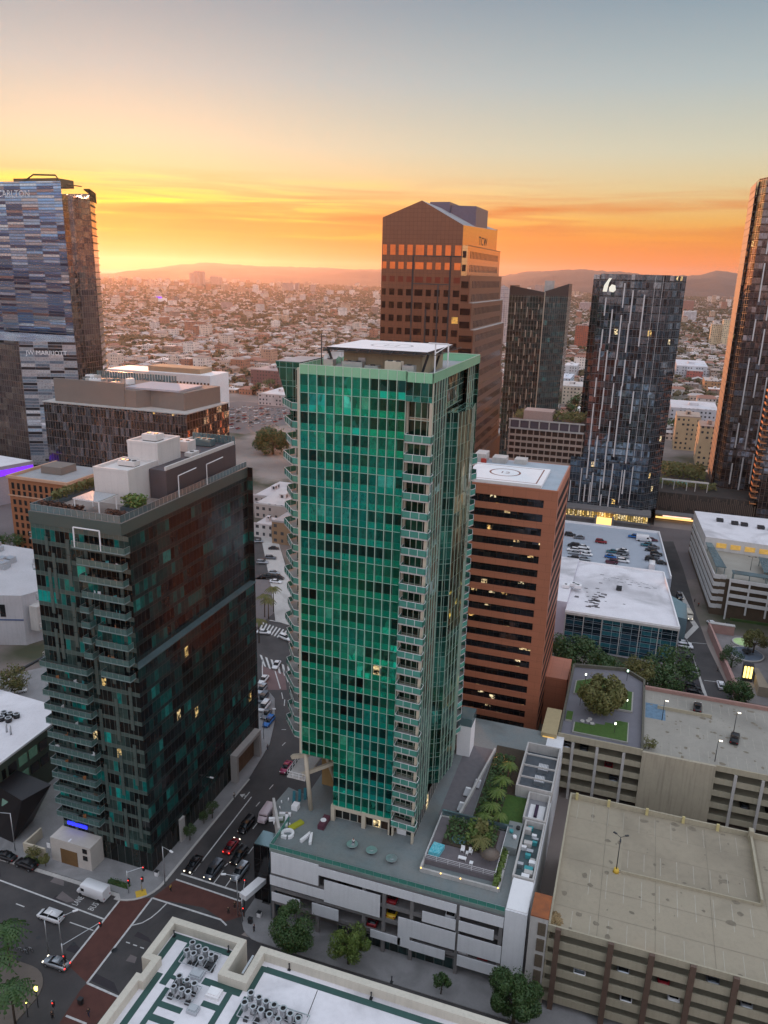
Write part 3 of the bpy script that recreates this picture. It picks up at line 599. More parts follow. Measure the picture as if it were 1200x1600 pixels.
for i in range(21):
    z=4.6+2.96*i
    for j,x in enumerate((-96.1,-94.9,-91.6,-87.9,-84.2,-81.0)):
        if (i*3+j*5)%4!=1 and z<ah-5: b=MB(); b.box(x-.34,x+.34,ay0-.14,ay0-.01,z+.12,z+2.96); b.build('facade_panel',pan,AT)
b=MB(); b.box(ax0+.3,ax1-.3,ay0+.3,ay1,0,4.6); b.build('shopfront',glassmat('shop_glass',1.7,4.6,[(0,gl(.01,.014,.014)),(.5,gl(.02,.035,.033)),(.8,gl(.04,.05,.045))],frame=gl(.05,.05,.05),fw=.07,metal=.5,rough=.08,warp=.02,lit=.03),AT)
lb=conc_lt
b=MB(); b.prism([(-99.6,99.6),(-90.2,99.6),(-90.2,103.2),(-99.6,103.2)],0,5.4); o=b.build('garage_portal',mat('cream_render',(.5,.46,.42),.75,var=.08),AT)
b=MB(); b.box(-97.3,-93.4,99.52,99.7,0,3.5); b.build('garage_opening',mat('brown_interior',(.16,.085,.03),.9,var=.2),AT)
for zz in (2.3,3.9): b=MB(); b.box(-92,-91,99.5,99.7,zz,zz+1.0); b.build('portal_window',glass_dark,AT)
b=MB(); b.box(-98.2,-93.6,103.05,103.25,6.2,6.9); b.build('blue_light_strip',blue_em,AT)
b=MB(); b.box(-78.95,-77.3,133.5,134.3,0,7.2); b.box(-78.95,-77.3,144.5,145.3,0,7.2); b.box(-78.95,-77.3,134.3,144.5,6.3,7.2); b.build('side_portal_frame',mat('pale_portal',(.38,.35,.33),.7,var=.08),AT)
b=MB(); b.box(-79,-78.9,134.4,144.4,0,6.2); b.build('side_portal_lobby',mat('warm_lobby',(.16,.09,.05),.8,var=.3,scale=1,emit=0),AT)
b=MB(); b.box(-78.95,-78.5,112.5,114.0,0,5.5); b.build('side_pier',conc_lt,AT)
def bal2(x0,x1,z,d=1.75,side=False):
    b=MB(); b.box(x0,x1,ay0-d,ay0-.15,z-.16,z); o=b.build('balcony',lb2,AT)
    r=MB(); pts=[(x0+.04,ay0-.15),(x0+.04,ay0-d+.04),(x1-.04,ay0-d+.04),(x1-.04,ay0-.15)]
    for p,q in zip(pts,pts[1:]):
        L=math.dist(p,q); r.obox(((p[0]+q[0])/2,(p[1]+q[1])/2),L/2-.03,((q[0]-p[0])/L,(q[1]-p[1])/L),.015,z+.05,z+1.0,1)
    r.rail(pts,z,1.05,1.3,.022,0,glass=1); r.build('railing',[metal_lt,dk_rail],o)
    return o
lb2=mat('balcony_slab',(.2,.27,.27),.6,var=.12); dk_rail=mat('grey_green_glass',(.10,.19,.18),.1,.35,var=.1)
furn=[]
for i,z in enumerate([66.3,63.3,60.3,57.3,54.3,51.4,48.4,45.4,42.4]):
    x0=(-89.4,-88.7,-88.4,-88.2,-86,-85.4,-86.2,-85.8,-85.6)[i]; x1=-79.4 if i else -78.7
    bal2(x0,x1,z); furn.append((x0,x1,z))
    if i in (4,5,6,7): bal2(-88.9,-87.0,z+.02)
for i in range(13):
    z=41.8-i*2.45*1.05
    if z<10: break
    z=41.8-2.96*i
    if z<8: break
    bal2(-99.2,-88.6-.25*(i%3),z); furn.append((-99.2,-88.8,z))
for i in range(12):
    z=65.5-2.96*i; b=MB(); b.box(ax0-1.5,ax0,ay0+1+(i%2),ay0+5,z-.15,z); o=b.build('balcony',lb2,AT); r=MB(); r.rail([(ax0,ay0+1+(i%2)),(ax0-1.46,ay0+1+(i%2)),(ax0-1.46,ay0+5)],z,1.05,1.3,.03); r.build('railing',white_m,o)
b=MB(); b.bar((-88.7,101.6,66.3),(-88.7,101.6,69.9),.12,k=4); b.bar((-83.4,101.6,66.3),(-83.4,101.6,69.9),.12,k=4); b.bar((-88.7,101.6,69.9),(-83.4,101.6,69.9),.12,k=4); b.build('balcony_frame',white_m,AT)
# furniture on balconies (each thing its own)
fcol=[white_m,mat('wicker',(.16,.11,.07),.8,var=.2),black_m,mat('teal_cushion',(.05,.3,.32),.8,var=.1),mat('terracotta',(.4,.16,.06),.8,var=.1)]
def chair_at(x,y,z,m,rz,label,cat='chair',grp=None):
    t=empty('patio_chair',(x,y,z),label,cat,grp,rz)
    b=MB(); b.box(-.28,.28,-.28,.28,.34,.44); o=b.build('seat',m,None); o.parent=t; o.location=(0,0,.34)
    b=MB(); b.box(-.28,.28,.22,.3,.44,.95); o=b.build('backrest',m,None); o.parent=t; o.location=(0,.26,.44)
    for sx in(-1,1):
        for sy in(-1,1):
            b=MB(); b.box(-.025,.025,-.025,.025,0,.34); o=b.build('leg',m); o.parent=t; o.location=(sx*.24,sy*.24,0)
    return t
rr=random.Random(3)
cn=['white','brown wicker','black','teal','terracotta']
ch_p=[chair_at(0,0,0,fcol[i],0,'x') for i in range(5)]; [proto(c) for c in ch_p]
used=set(); bi=0
for (x0,x1,z) in furn:
    bi+=1
    for j in range(rr.choice((1,2,3))):
        i=rr.randrange(5); x=rr.uniform(x0+.6,x1-.6)
        place(ch_p[i],(x,ay0-.9,z),rr.uniform(0,6),f'{cn[i]} chair on the {"upper right" if x0>-92 else "lower left"} balconies of the dark apartment tower','chair',f'{cn[i]} chairs on the {"upper right" if x0>-92 else "lower left"} balconies')
        used.add(i)
for i in range(5):
    if i not in used:
        for k in list(ch_p[i].children): bpy.data.objects.remove(k)
        bpy.data.objects.remove(ch_p[i])
# roof of the dark tower
RT=ah
b=MB(); b.face([(ax0,ay0,RT+.03),(ax1-1.2,ay0,RT+.03),(ax1-1.2,ay1,RT+.03),(ax0,ay1,RT+.03)]); b.build('roof_terrace',mat('roof_paving',(.28,.24,.22),.8,var=.15,scale=.8),AT)
b=MB(); xr=ax1-1.5
for p,q in (((ax0+.2,ay0+.2),(xr,ay0+.2)),((xr,ay0+.2),(xr,ay1)),((ax0+.2,ay0+.2),(ax0+.2,ay1))):
    L=math.dist(p,q); b.obox(((p[0]+q[0])/2,(p[1]+q[1])/2),L/2,((q[0]-p[0])/L,(q[1]-p[1])/L),.02,RT+.1,RT+1.25,1)
    b.rail([p,q],RT,1.3,1.25,.035,0,glass=1)
b.build('roof_railing',[metal_lt,glass_blue],AT)
whp=mat('warm_white_render',(.62,.58,.56),.75,var=.06,scale=.3,streak=.12); dkp=mat('dark_plum_cladding',(.075,.062,.07),.6,var=.1,scale=.4,streak=.1)
b=MB(); b.box(-92.6,-85.2,112.6,121.5,RT,RT+6.1); b.box(-91.6,-84.9,121.5,129,RT,RT+9.4); b.build('penthouse',whp,AT)
b=MB()
for (x0,x1,y0,y1,z) in ((-92.6,-85.2,112.6,121.5,RT+6.1),(-91.6,-84.9,121.5,129,RT+9.4)):
    for (u0,u1,v0,v1) in ((x0-.05,x1+.05,y0-.05,y0+.35),(x0-.05,x1+.05,y1-.35,y1+.05),(x0-.05,x0+.35,y0+.35,y1-.35),(x1-.35,x1+.05,y0+.35,y1-.35)): b.box(u0,u1,v0,v1,z,z+.5)
b.build('penthouse_parapet',whp,AT)
b=MB(); b.box(-85.0,-81.4,118.6,144.5,RT,RT+5.6); b.box(-92,-85,129,144.5,RT,RT+5.6); b.build('plant_screen',dkp,AT)
b=MB(); 
for (u0,u1,v0,v1) in ((-81.7,-81.35,118.6,144.5),(-92,-81.7,144.2,144.55),(-92.05,-91.7,129,144.2)): b.box(u0,u1,v0,v1,RT+5.6,RT+6.3)
b.build('screen_parapet',whp,AT)
b=MB(); 
for i in range(12): b.box(-91.5+i*.87,-90.8+i*.87,143.9,144.1,RT+5.7,RT+7.4)
b.build('glass_screen',glass_blue,AT)
for (x,y,z,w_,d,h,l) in ((-88.6,125.5,RT+9.4,3.2,2.6,1.3,'white cooling unit on the tallest white block of the dark tower roof'),(-88.5,117.5,RT+6.1,3.6,1.8,1.0,'long pale duct unit on the lower white block of the dark tower roof'),(-87.5,134.5,RT+5.6,3.4,3,2.2,'large white plant box at the back of the dark tower roof'),(-86.5,140.5,RT+5.6,4,2,1.5,'blue grey cooling unit at the rear of the dark tower roof'),(-83.6,131,RT+5.6,1.5,3,.9,'low white unit near the right parapet of the dark tower roof')): roof_unit(x,y,z,w_,d,h,l,m=whp if 'white' in l else glass_blue)
t=empty('pergola',(-88,106,RT),'white slatted pergola over the roof terrace in front of the white block','pergola')
b=MB(); b.box(-91.0,-85.6,104.8,109.8,RT+2.7,RT+2.85)
b.build('canopy',white_m,t); b=MB()
for i in range(12): b.box(-90.9+i*.47,-90.75+i*.47,104.7,109.9,RT+2.86,RT+2.95)
b.build('slats',metal_lt,t)
for x in (-90.8,-85.8):
    for y in (105,109.6): b=MB(); b.box(x-.08,x+.08,y-.08,y+.08,RT,RT+2.7); b.build('post',white_m,t)
def shrubs(mb,x0,x1,y0,y1,z,h,n,rs,s=.28):
    for _ in range(n):
        x=rs.uniform(x0,x1); y=rs.uniform(y0,y1); zz=z+h*rs.random()**.7
        a=rs.uniform(0,6.28); t_=rs.uniform(-.9,.9); d=Vector((math.cos(a),math.sin(a),t_)).normalized(); e=d.orthogonal().normalized(); q=s*rs.uniform(.5,1.3)
        c=Vector((x,y,zz)); mb.face([c-d*q,c-e*q*.5,c+d*q,c+e*q*.5])
def planter(x0,x1,y0,y1,z,label,m=leaf_r,h=.9,dens=60,leafs=.26,box=None,cat='planter'):
    t=empty('planter',((x0+x1)/2,(y0+y1)/2,z),label,cat)
    b=MB(); b.box(x0,x1,y0,y1,z,z+.7); b.build('box',box or mat('slate_planter',(.05,.075,.09),.6,var=.1),t)
    b=MB(); shrubs(b,x0+.1,x1-.1,y0+.1,y1-.1,z+.65,h,int(dens*(x1-x0)*(y1-y0)),rr,leafs); b.build('plants',m,t); return t
planter(-98.3,-89.2,104.2,105.8,RT,'long slate planter of russet shrubs along the left front of the dark tower roof')
planter(-84.6,-80.8,104.6,106,RT,'slate planter of russet shrubs at the front right corner of the dark tower roof')
planter(-85.0,-81.0,109.5,112.5,RT,'planter of bright green bushes beside the white block on the dark tower roof',leaf_b,2.0,70,.3)
planter(-98.8,-97.2,108,121,RT,'planter of olive bushes along the left edge of the dark tower roof',leaf_c,1.8,50,.3)
b=MB()
for y in (121,131): b.bar((-80.4,y,RT),(-80.4,y,RT+4.2),.1,k=4); b.bar((-80.4,y,RT+4.2),(-79.0,y+4,RT+5.0),.1,k=4)
tag(b.build('roof_davit',white_m),'pair of white davit frames on the right edge of the dark tower roof','davit')
# ---------------- podium under the green tower ----------------
PD=empty('podium_garage',(-30,101,0),'white panelled parking podium below the green glass tower, with dark slots between its panels','garage')
px0,px1,py0,py1,pz=-52.6,-7.6,101.0,156.0,15.2
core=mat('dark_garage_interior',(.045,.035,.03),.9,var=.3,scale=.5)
gcon=mat('garage_concrete',(.20,.19,.19),.8,var=.15,scale=.5,streak=.2)
pnl=mat('perforated_white_panel',(.74,.75,.78),.5,.05,var=.06,scale=.35,streak=.10)
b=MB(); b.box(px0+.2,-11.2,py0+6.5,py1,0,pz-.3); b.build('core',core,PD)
b=MB()
for z in (4.0,7.0,10.0,13.0): b.box(px0,px1-3.6,py0+.25,py0+.6,z-.35,z+.35); b.box(px0,px1-3.6,py0+.6,py0+6.5,z-.35,z-.05)
b.box(px0,px1-3.6,py0+.0,py0+6.5,pz-.5,pz-.35)
b.build('floor_slab',gcon,PD)
b=MB()
for x in (-52.3,-43.6,-35,-31.4,-26.5,-18.6,-11.6): b=MB(); b.box(x-.3,x+.3,py0+.2,py0+.75,0,pz-.5); b.build('column',gcon,PD)
for (x0,x1,z0,z1) in ((-52.3,-43.3,12.3,15.0),(-52.3,-43.3,10.6,12.3),(-43.3,-18.9,12.9,14.6),(-52.6,-42.2,8.0,10.0),(-42.2,-32.0,7.6,12.2),(-52.3,-46.8,4.6,6.4),(-44.5,-39.5,4.2,6.6),(-33.6,-28.2,3.0,4.6),(-28.7,-18.8,5.4,8.9),(-28.7,-26.6,2.9,5.4),(-26.6,-20.4,2.7,4.6),(-24.6,-18.9,9.4,11.5),(-18.4,-11.2,12.6,14.6),(-18.4,-12.6,9.6,11.6),(-18.4,-11.2,5.4,8.8),(-18.3,-11.2,2.4,4.6)):
    b=MB(); b.box(x0,x1,py0-.12,py0+.02,z0,z1); b.build('wall_panel',pnl,PD)
b=MB(); b.box(-11.1,px1,py0-.1,py0+7.05,0,pz+1.1); b.box(-11.1,px1,py0+7.05,py1,0,pz+.05); b.build('stair_tower_wall',pnl,PD)
b=MB(); b.wall((-40,py0+1.0),(-19,py0+1.0),0,2.8); b.build('shop_glazing',glassmat('street_shop_glass',1.6,2.8,[(0,gl(.015,.03,.03)),(.5,gl(.03,.07,.07))],frame=gl(.08,.1,.1),fw=.06,metal=.4,rough=.1,warp=.02),PD)
b=MB(); b.box(-40,-19,py0+.6,py0+3.2,2.75,2.95); b.build('shop_lintel',gcon,PD)
b=MB(); b.wall((px0,py1),(px0,py0),0,pz); b.build('side_wall',mat('teal_mural_wall',(.02,.13,.20),.7,var=.3,scale=.25,c2=(.12,.14,.14)),PD)
deckm=mat('blue_grey_deck',(.17,.20,.205),.7,var=.2,scale=.3,stain=.5,c2=(.23,.215,.2))
b=MB(); b.box(px0,-11.1,py0,py1,pz-.3,pz,top=0); b.build('deck',deckm,PD)
b=MB(); b.box(px0,-11.1,py0-.05,py0+.25,pz-.0,pz+.55,0); b.build('deck_upstand',mat('mossy_concrete',(.22,.27,.25),.8,var=.2,scale=1,stain=.3),PD)
b=MB()
L=41.4; b.box(px0+.1,-11.2,py0+.05,py0+.09,pz+.55,pz+1.35,1); b.box(px0+.02,px0+.06,py0,py0+8,pz+.2,pz+1.35,1)
b.rail([(px0+.05,py0+8),(px0+.05,py0+.07),(-11.2,py0+.07)],pz,1.4,1.5,.03,0,glass=1); b.build('deck_railing',[metal_lt,railg],PD)
b=MB(); b.box(-11.0,-7.7,py0+.1,py0+7.0,pz+1.1,pz+1.35); b.build('stair_roof',white_m,PD)
b=MB(); b.box(-57.6,-53.3,104.4,108.2,0,12.4); o=tag(b.build('corner_building',glassmat('black_kiosk_glass',1.4,3.1,[(0,gl(.01,.01,.012)),(.6,gl(.02,.025,.03))],frame=gl(.02,.02,.02),fw=.04,metal=.5,rough=.1)),'tall black box beside the left end of the white panelled podium','kiosk')
b=MB(); b.box(-57.5,-53.4,104.5,108.1,12.4,12.55); o2=b.build('roof',glass_blue,o)
# podium side ledge leaning white wall
t=MB(); t.prism([(-57.6,112.2),(-57.2,112.4),(-52.5,105.2),(-52.9,104.9)],pz-2.6,pz+1.5); tag(t.build('terrace_screen_wall',conc_lt),'slanting white screen wall on the left end of the podium terrace','wall')
b=MB(); b.prism([(-57.4,112),(-52.7,104.9),(-52.5,104.9),(-52.5,117),(-57,118)],pz-.3,pz+.01); tag(b.build('terrace_wing',deckm),'wedge of deck jutting out at the left end of the podium terrace','terrace')
# sign letters as sculptures on the terrace: a loop and a V, a U bench
def ring3(b,cx,cy,r0,r1,a0,a1,z0,z1,n=16,mi=0):
    for i in range(n):
        t0=R(a0+(a1-a0)*i/n); t1=R(a0+(a1-a0)*(i+1)/n)
        b.prism([(cx+r0*math.cos(t0),cy+r0*math.sin(t0)),(cx+r1*math.cos(t0),cy+r1*math.sin(t0)),(cx+r1*math.cos(t1),cy+r1*math.sin(t1)),(cx+r0*math.cos(t1),cy+r0*math.sin(t1))],z0,z1,mi)
b=MB(); ring3(b,-51.3,105.6,.75,1.2,-60,230,pz,pz+.55); b.obox((-51.6,104.7),.5,(1,0),.25,pz,pz+.55); tag(b.build('curved_bench',white_m),'white ring shaped bench on the podium terrace','bench')
b=MB(); b.obox((-47.9,105.9),1.3,(.30,.954),.24,pz,pz+.6); b.obox((-46.9,105.9),1.3,(-.30,.954),.24,pz,pz+.6); tag(b.build('angled_bench',white_m),'white V shaped bench on the podium terrace','bench')
b=MB(); b.obox((-53.1,108.9),1.7,(.4,-.917),.25,pz,pz+.6); b.obox((-55.0,108.4),.25,(.4,-.917),1.3,pz,pz+.6); b.obox((-54.0,110.2),1.1,(.95,.3),.28,pz,pz+.6); tag(b.build('lounge_sofa',white_m),'white corner sofa round a green mat on the podium terrace','sofa')
b=MB(); b.obox((-54.4,109.0),1.1,(.4,-.917),.7,pz,pz+.06); tag(b.build('mat',mat('turf_mat',(.10,.17,.08),.9,var=.2)),'green mat inside the white corner sofa','mat')
b=MB(); b.obox((-50.9,108.3),1.5,(.45,.89),.55,pz,pz+.4); tag(b.build('lounger',mat('chartreuse',(.36,.36,.02),.7,var=.1)),'chartreuse lounger beside the white corner sofa','lounger')
b=MB(); b.prism([(-46.9,112.1),(-45.7,112.1),(-45.7,108.9),(-46.9,108.9)],pz,pz+.9); tag(b.build('reception_counter',mat('maroon',(.10,.03,.05),.6,var=.1)),'maroon counter at the foot of the green tower lobby','counter')
b=MB(); b.cyl(-46.4,110.5,pz+.9,pz+.98,.55); tag(b.build('oval_table_top',white_m),'white oval tray on the maroon counter','tray')
for i,(x,y) in enumerate(((-54.6,115.4),(-53.8,116.2),(-53.0,117.0))):
    b=MB(); b.obox((x,y),1.5,(.4,-.917),.28,pz,pz+.5); tag(b.build('sun_lounger',mat('teal_fabric',(.02,.16,.2),.8,var=.1)),f'teal sun lounger, {["left","middle","right"][i]} one of the three below the jutting terrace slab','lounger','teal loungers on the podium terrace')
for i,(x,y) in enumerate(((-56.2,113.2),(-55.8,111.6),(-54.9,107.4),(-52.0,108.0),(-55.3,114.4))):
    b=MB(); b.cyl(x,y,pz,pz+.55,.16,r2=.12,k=8); tag(b.build('lantern',white_m),'small white lantern standing on the left end of the podium terrace','lantern','white lanterns on the podium terrace')
b=MB(); b.box(-53.6,-52.4,112.0,113.4,pz,pz+1.0); tag(b.build('service_box',white_m),'white cabinet near the slanted columns on the podium terrace','cabinet')
# round tables with parasol tops
tt=None
for i,(x,y) in enumerate(((-39.3,106.7),(-35.6,106.5),(-31.7,105.8))):
    t=empty('patio_table',(x,y,pz),['round grey patio table nearest the white benches on the podium terrace','round grey patio table in the middle of the three in front of the green tower','round grey patio table closest to the roof garden railing'][i],'table','round tables on the podium terrace')
    b=MB(); b.cyl(x,y,pz+.7,pz+.78,1.0,k=16); b.cyl(x,y,pz+.78,pz+.86,.35,k=12); b.build('table_top',metal_lt,t)
    b=MB(); b.cyl(x,y,pz,pz+.7,.12,k=8); b.build('pedestal',metal_dk,t)
    b=MB(); b.cyl(x,y,pz,pz+.05,.45,k=12); b.build('foot',metal_dk,t)
# sunken garden, planted bed, deck and walls on the right of the terrace
gz=pz+1.0
wlm=conc_lt
b=MB()
for (p,q) in (((-26.4,105.4),(-13.0,105.4)),((-26.4,105.4),(-26.4,119.5)),((-13.0,105.4),(-13.0,121)),((-26.4,119.5),(-13,121))): 
    Lq=math.dist(p,q); b.obox(((p[0]+q[0])/2,(p[1]+q[1])/2),Lq/2,((q[0]-p[0])/Lq,(q[1]-p[1])/Lq),.18,pz,pz+.75)
tag(b.build('garden_wall',wlm),'low pale wall enclosing the lit roof garden on the podium','wall')
b=MB(); b.box(-26.2,-14.0,107.3,119,pz,gz); tag(b.build('garden_deck',mat('taupe_decking',(.15,.13,.14),.8,var=.15,scale=1.2)),'raised taupe deck round the planted bed of the roof garden','deck')
b=MB(); b.rail([(-26.2,119),(-26.2,107.4),(-14.0,107.4),(-14.0,119.5)],gz,1.0,2,.03,mids=2); tag(b.build('garden_railing',white_m),'thin white railing round the raised deck of the roof garden','railing')
b=MB(); b.box(-24.4,-15.2,112.0,118.6,gz,gz+.25); bd=tag(b.build('planting_bed',dirt),'bed of palms, shrubs and a small pool in the middle of the roof garden','garden bed')
b=MB(); b.face([(-21.7+1.3*math.cos(i*.5236),113.8+1.2*math.sin(i*.5236),gz+.27) for i in range(12)]); b.build('pool',mat('pool_water',(.16,.3,.36),.08,0,var=.1),bd)
b=MB(); shrubs(b,-24.3,-15.4,112.3,118.4,gz+.2,1.5,900,rr,.32); b.build('shrubs',leaf_a,bd)
b=MB(); shrubs(b,-20.5,-16.2,113.0,118,gz+.5,2.0,420,rr,.34); b.build('bright_shrubs',leaf_b,bd)
b=MB(); shrubs(b,-18.8,-17.2,114.4,116.4,gz+1,2.6,200,rr,.5); b.build('russet_palm',leaf_c,bd)
b=MB(); b.box(-14.2,-12.9,105.6,115.2,pz,pz+.4); shrubs(b,-14.1,-13.0,105.7,115,pz+.3,1.2,420,rr,.3); tag(b.build('hedge',leaf_b),'narrow bright green hedge on the right of the roof garden','hedge')
b=MB(); b.prism([(-25.9,108.5),(-24.0,108.5),(-23.6,111.0),(-25.6,111.2)],gz,gz+.75); tag(b.build('turquoise_sofa',mat('turquoise',(.02,.38,.48),.6,var=.4,scale=3,c2=(.3,.6,.65))),'bright turquoise seating cluster at the front left of the roof garden','sofa')
for i,(x,y,w_) in enumerate(((-20.1,109.4,1.4),(-20.5,111.4,.7),(-19.1,111.4,.7),(-18.4,108.8,.6),(-19.6,110.9,.4))):
    lab=['white rectangular table on the front deck of the roof garden','white armchair left of the pair beside the planted bed','white armchair right of the pair beside the planted bed','small white stool by the railing of the roof garden','tiny white side table between the armchairs'][i]
    t=empty(('patio_table','armchair','armchair','stool','side_table')[i],(x,y,gz),lab,('table','armchair','armchair','stool','side table')[i])
    b=MB(); b.box(x-w_/2,x+w_/2,y-.35,y+.35,gz+.35,gz+.5); b.build('top' if i in(0,3,4) else 'seat',white_m,t)
    if i in (1,2): b=MB(); b.box(x-w_/2,x+w_/2,y+.28,y+.4,gz+.5,gz+.95); b.build('backrest',white_m,t)
    for sx in(-1,1):
        for sy in(-1,1): b=MB(); b.box(x+sx*(w_/2-.06)-.03,x+sx*(w_/2-.06)+.03,y+sy*.28-.03,y+sy*.28+.03,gz,gz+.35); b.build('leg',white_m,t)
t=empty('sun_parasol',(-15.6,110.5,gz),'large round brown parasol at the front right of the roof garden','parasol')
b=MB(); b.cyl(-15.6,110.5,gz,gz+2.3,.05,k=6); b.build('pole',metal_dk,t); b=MB(); b.cyl(-15.6,110.5,gz+1.7,gz+2.35,1.75,r2=.08,k=14); b.build('canopy',mat('brown_canvas',(.15,.12,.10),.85,var=.15),t)
for i,(x,y) in enumerate(((-26.3,105.3),(-22.8,105.2),(-19.4,105.2),(-13.1,105.3))):
    b=MB(); b.cyl(x,y,pz+.75,pz+.9,.1,k=6); o=tag(b.build('wall_light',amber),'small warm light on the front wall of the roof garden','lamp','wall lights along the roof garden')
b=MB(); b.box(-27.2,-21.2,120.5,145,pz,pz+.04); tag(b.build('upper_walk',mat('taupe_walk',(.15,.14,.15),.8,var=.15)),'taupe walkway with grey daybeds on the right of the green tower','walkway',None,'structure')
b=MB(); b.obox((-22.2,132.5),12,(.10,.995),.2,pz,pz+.9); tag(b.build('garden_wall',wlm),'long pale wall between the daybed walkway and the palm court','wall')
b=MB(); b.box(-26.4,-13.2,119.9,120.3,pz+.75,pz+1.7); b.v=[(x,y,z) for x,y,z in b.v]; tag(b.build('glass_balustrade',glass_blue),'glass balustrade behind the roof garden','balustrade')
for i,(x,y) in enumerate(((-23.5,128.6),(-23.6,123.8),(-22.2,131.8))):
    t=empty('daybed',(x,y,pz),['grey daybed in the middle of the walkway right of the green tower','grey daybed nearest the roof garden on the walkway','grey daybed at the far end against the palm court wall'][i],'daybed','daybeds on the walkway')
    b=MB(); b.box(x-.6,x+.6,y-1.3,y+1.3,pz+.25,pz+.45); b.build('mattress',mat('grey_cushion',(.38,.38,.4),.8,var=.1),t)
    b=MB(); b.box(x-.55,x+.55,y-1.25,y+1.25,pz,pz+.25); b.build('base',metal_dk,t); b=MB(); b.box(x-.5,x+.5,y+.8,y+1.2,pz+.45,pz+.6); b.build('pillow',white_m,t)
b=MB(); b.box(-21,-14.4,121,147,pz,pz+.05); tag(b.build('palm_court_soil',dirt),kind='structure')
b=MB(); b.box(-16.2,-12.0,121.8,131.0,pz+.05,pz+.09); tag(b.build('lawn',grass_m),kind='structure')
b=MB(); shrubs(b,-20.6,-16.4,121.5,143,pz+.1,1.0,1500,rr,.36); tag(b.build('ground_cover',leaf_a),'low dark planting under the palms in the podium court','ground cover',None,'stuff')
def room(x0,x1,y0,y1,h,label,fl=deckm,w_=.3):
    t=empty('roof_enclosure',((x0+x1)/2,(y0+y1)/2,pz),label,'roof enclosure')
    b=MB()
    for (u0,u1,v0,v1) in ((x0,x1,y0,y0+w_),(x0,x1,y1-w_,y1),(x0,x0+w_,y0+w_,y1-w_),(x1-w_,x1,y0+w_,y1-w_)): b.box(u0,u1,v0,v1,pz,pz+h)
    b.build('wall',wlm,t); b=MB(); b.box(x0+w_,x1-w_,y0+w_,y1-w_,pz,pz+.3); b.build('floor',fl,t); return t
r1=room(-14.6,-7.6,131.4,147,2.4,'open topped plant enclosure with beams at the far right of the podium',mat('damp_roof',(.09,.11,.13),.4,var=.3))
for y in (135,139,143): b=MB(); b.box(-14.4,-7.8,y-.12,y+.12,pz+2.0,pz+2.3); b.build('beam',conc_lt,r1)
for i,(x,y) in enumerate(((-10.4,140.8),(-10.6,136.6))):
    t=empty('skylight',(x,y,pz+.3),['white louvred vent, farther of the pair in the plant enclosure','white louvred vent, nearer of the pair in the plant enclosure'][i],'vent')
    b=MB(); b.box(x-1,x+1,y-1.1,y+1.1,pz+.3,pz+1.2); b.build('casing',metal_lt,t); b=MB()
    for j in range(6): b.box(x-.9+j*.3,x-.8+j*.3,y-1,y+1,pz+1.2,pz+1.3)
    b.build('louvre',white_m,t)
room(-11.9,-7.7,123.2,131.2,1.8,'walled patio with a dark lounger on the right edge of the podium',mat('grey_tiles',(.27,.27,.29),.7,var=.15))
b=MB(); b.box(-10.2,-9.6,125.6,129,pz+.3,pz+.8); tag(b.build('lounger',mat('aubergine_fabric',(.04,.02,.05),.8,var=.1)),'dark lounger in the walled patio on the podium edge','lounger')
b=MB(); b.box(-11.2,-8.4,125.2,129.4,pz+.3,pz+.36); tag(b.build('rug',white_m),'pale rug under the dark lounger','rug')
r2=room(-11.3,-7.7,108.2,123.0,1.6,'narrow yard full of white and teal boxes on the podium edge',mat('dark_yard',(.08,.12,.13),.6,var=.3))
rs=random.Random(5)
for j in range(15):
    x=rs.uniform(-10.6,-8.4); y=109.2+j*.9; s_=rs.uniform(.35,.7); mm=[white_m,conc_lt,fcol[3],metal_lt][j%4]; nm=['white','pale grey','teal','steel'][j%4]
    b=MB(); b.box(x-s_,x+s_,y-s_*.6,y+s_*.6,pz+.3,pz+.4+s_*1.4); o=tag(b.build('storage_box',mm),f'{nm} box in the cluttered yard on the right edge of the podium','box',f'{nm} boxes in the podium yard'); b=MB(); b.box(x-s_-.04,x+s_+.04,y-s_*.6-.04,y+s_*.6+.04,pz+.4+s_*1.4,pz+.48+s_*1.4); b.build('lid',mm,o)
b=MB(); b.box(-14.0,-11.6,114.6,121.6,pz,pz+1.6); b.build('x',deckm).name='raised_patio'; o=bpy.data.objects['raised_patio']; tag(o,'small raised grey patio between the roof garden and the cluttered yard','patio')
for i,(x,y) in enumerate(((-13.2,118.5),(-12.4,117.2),(-12.2,119.8))):
    b=MB(); b.cyl(x,y,pz+1.6,pz+2.1,.35,k=10); tag(b.build('pouf',[fcol[3],white_m,black_m][i]),['teal pouf on the small raised patio','white pouf on the small raised patio','black pouf on the small raised patio'][i],'pouf')
b=MB(); b.box(-28.6,-25.8,140.5,145.0,pz,pz+7.2); o=tag(b.build('lift_tower',[white_m]),'white lift housing with a pale glass top beside the green tower','lift housing'); b=MB(); b.box(-28.7,-25.7,140.4,145.1,pz+7.2,pz+9.0); b.build('glass_top',glass_blue,o)
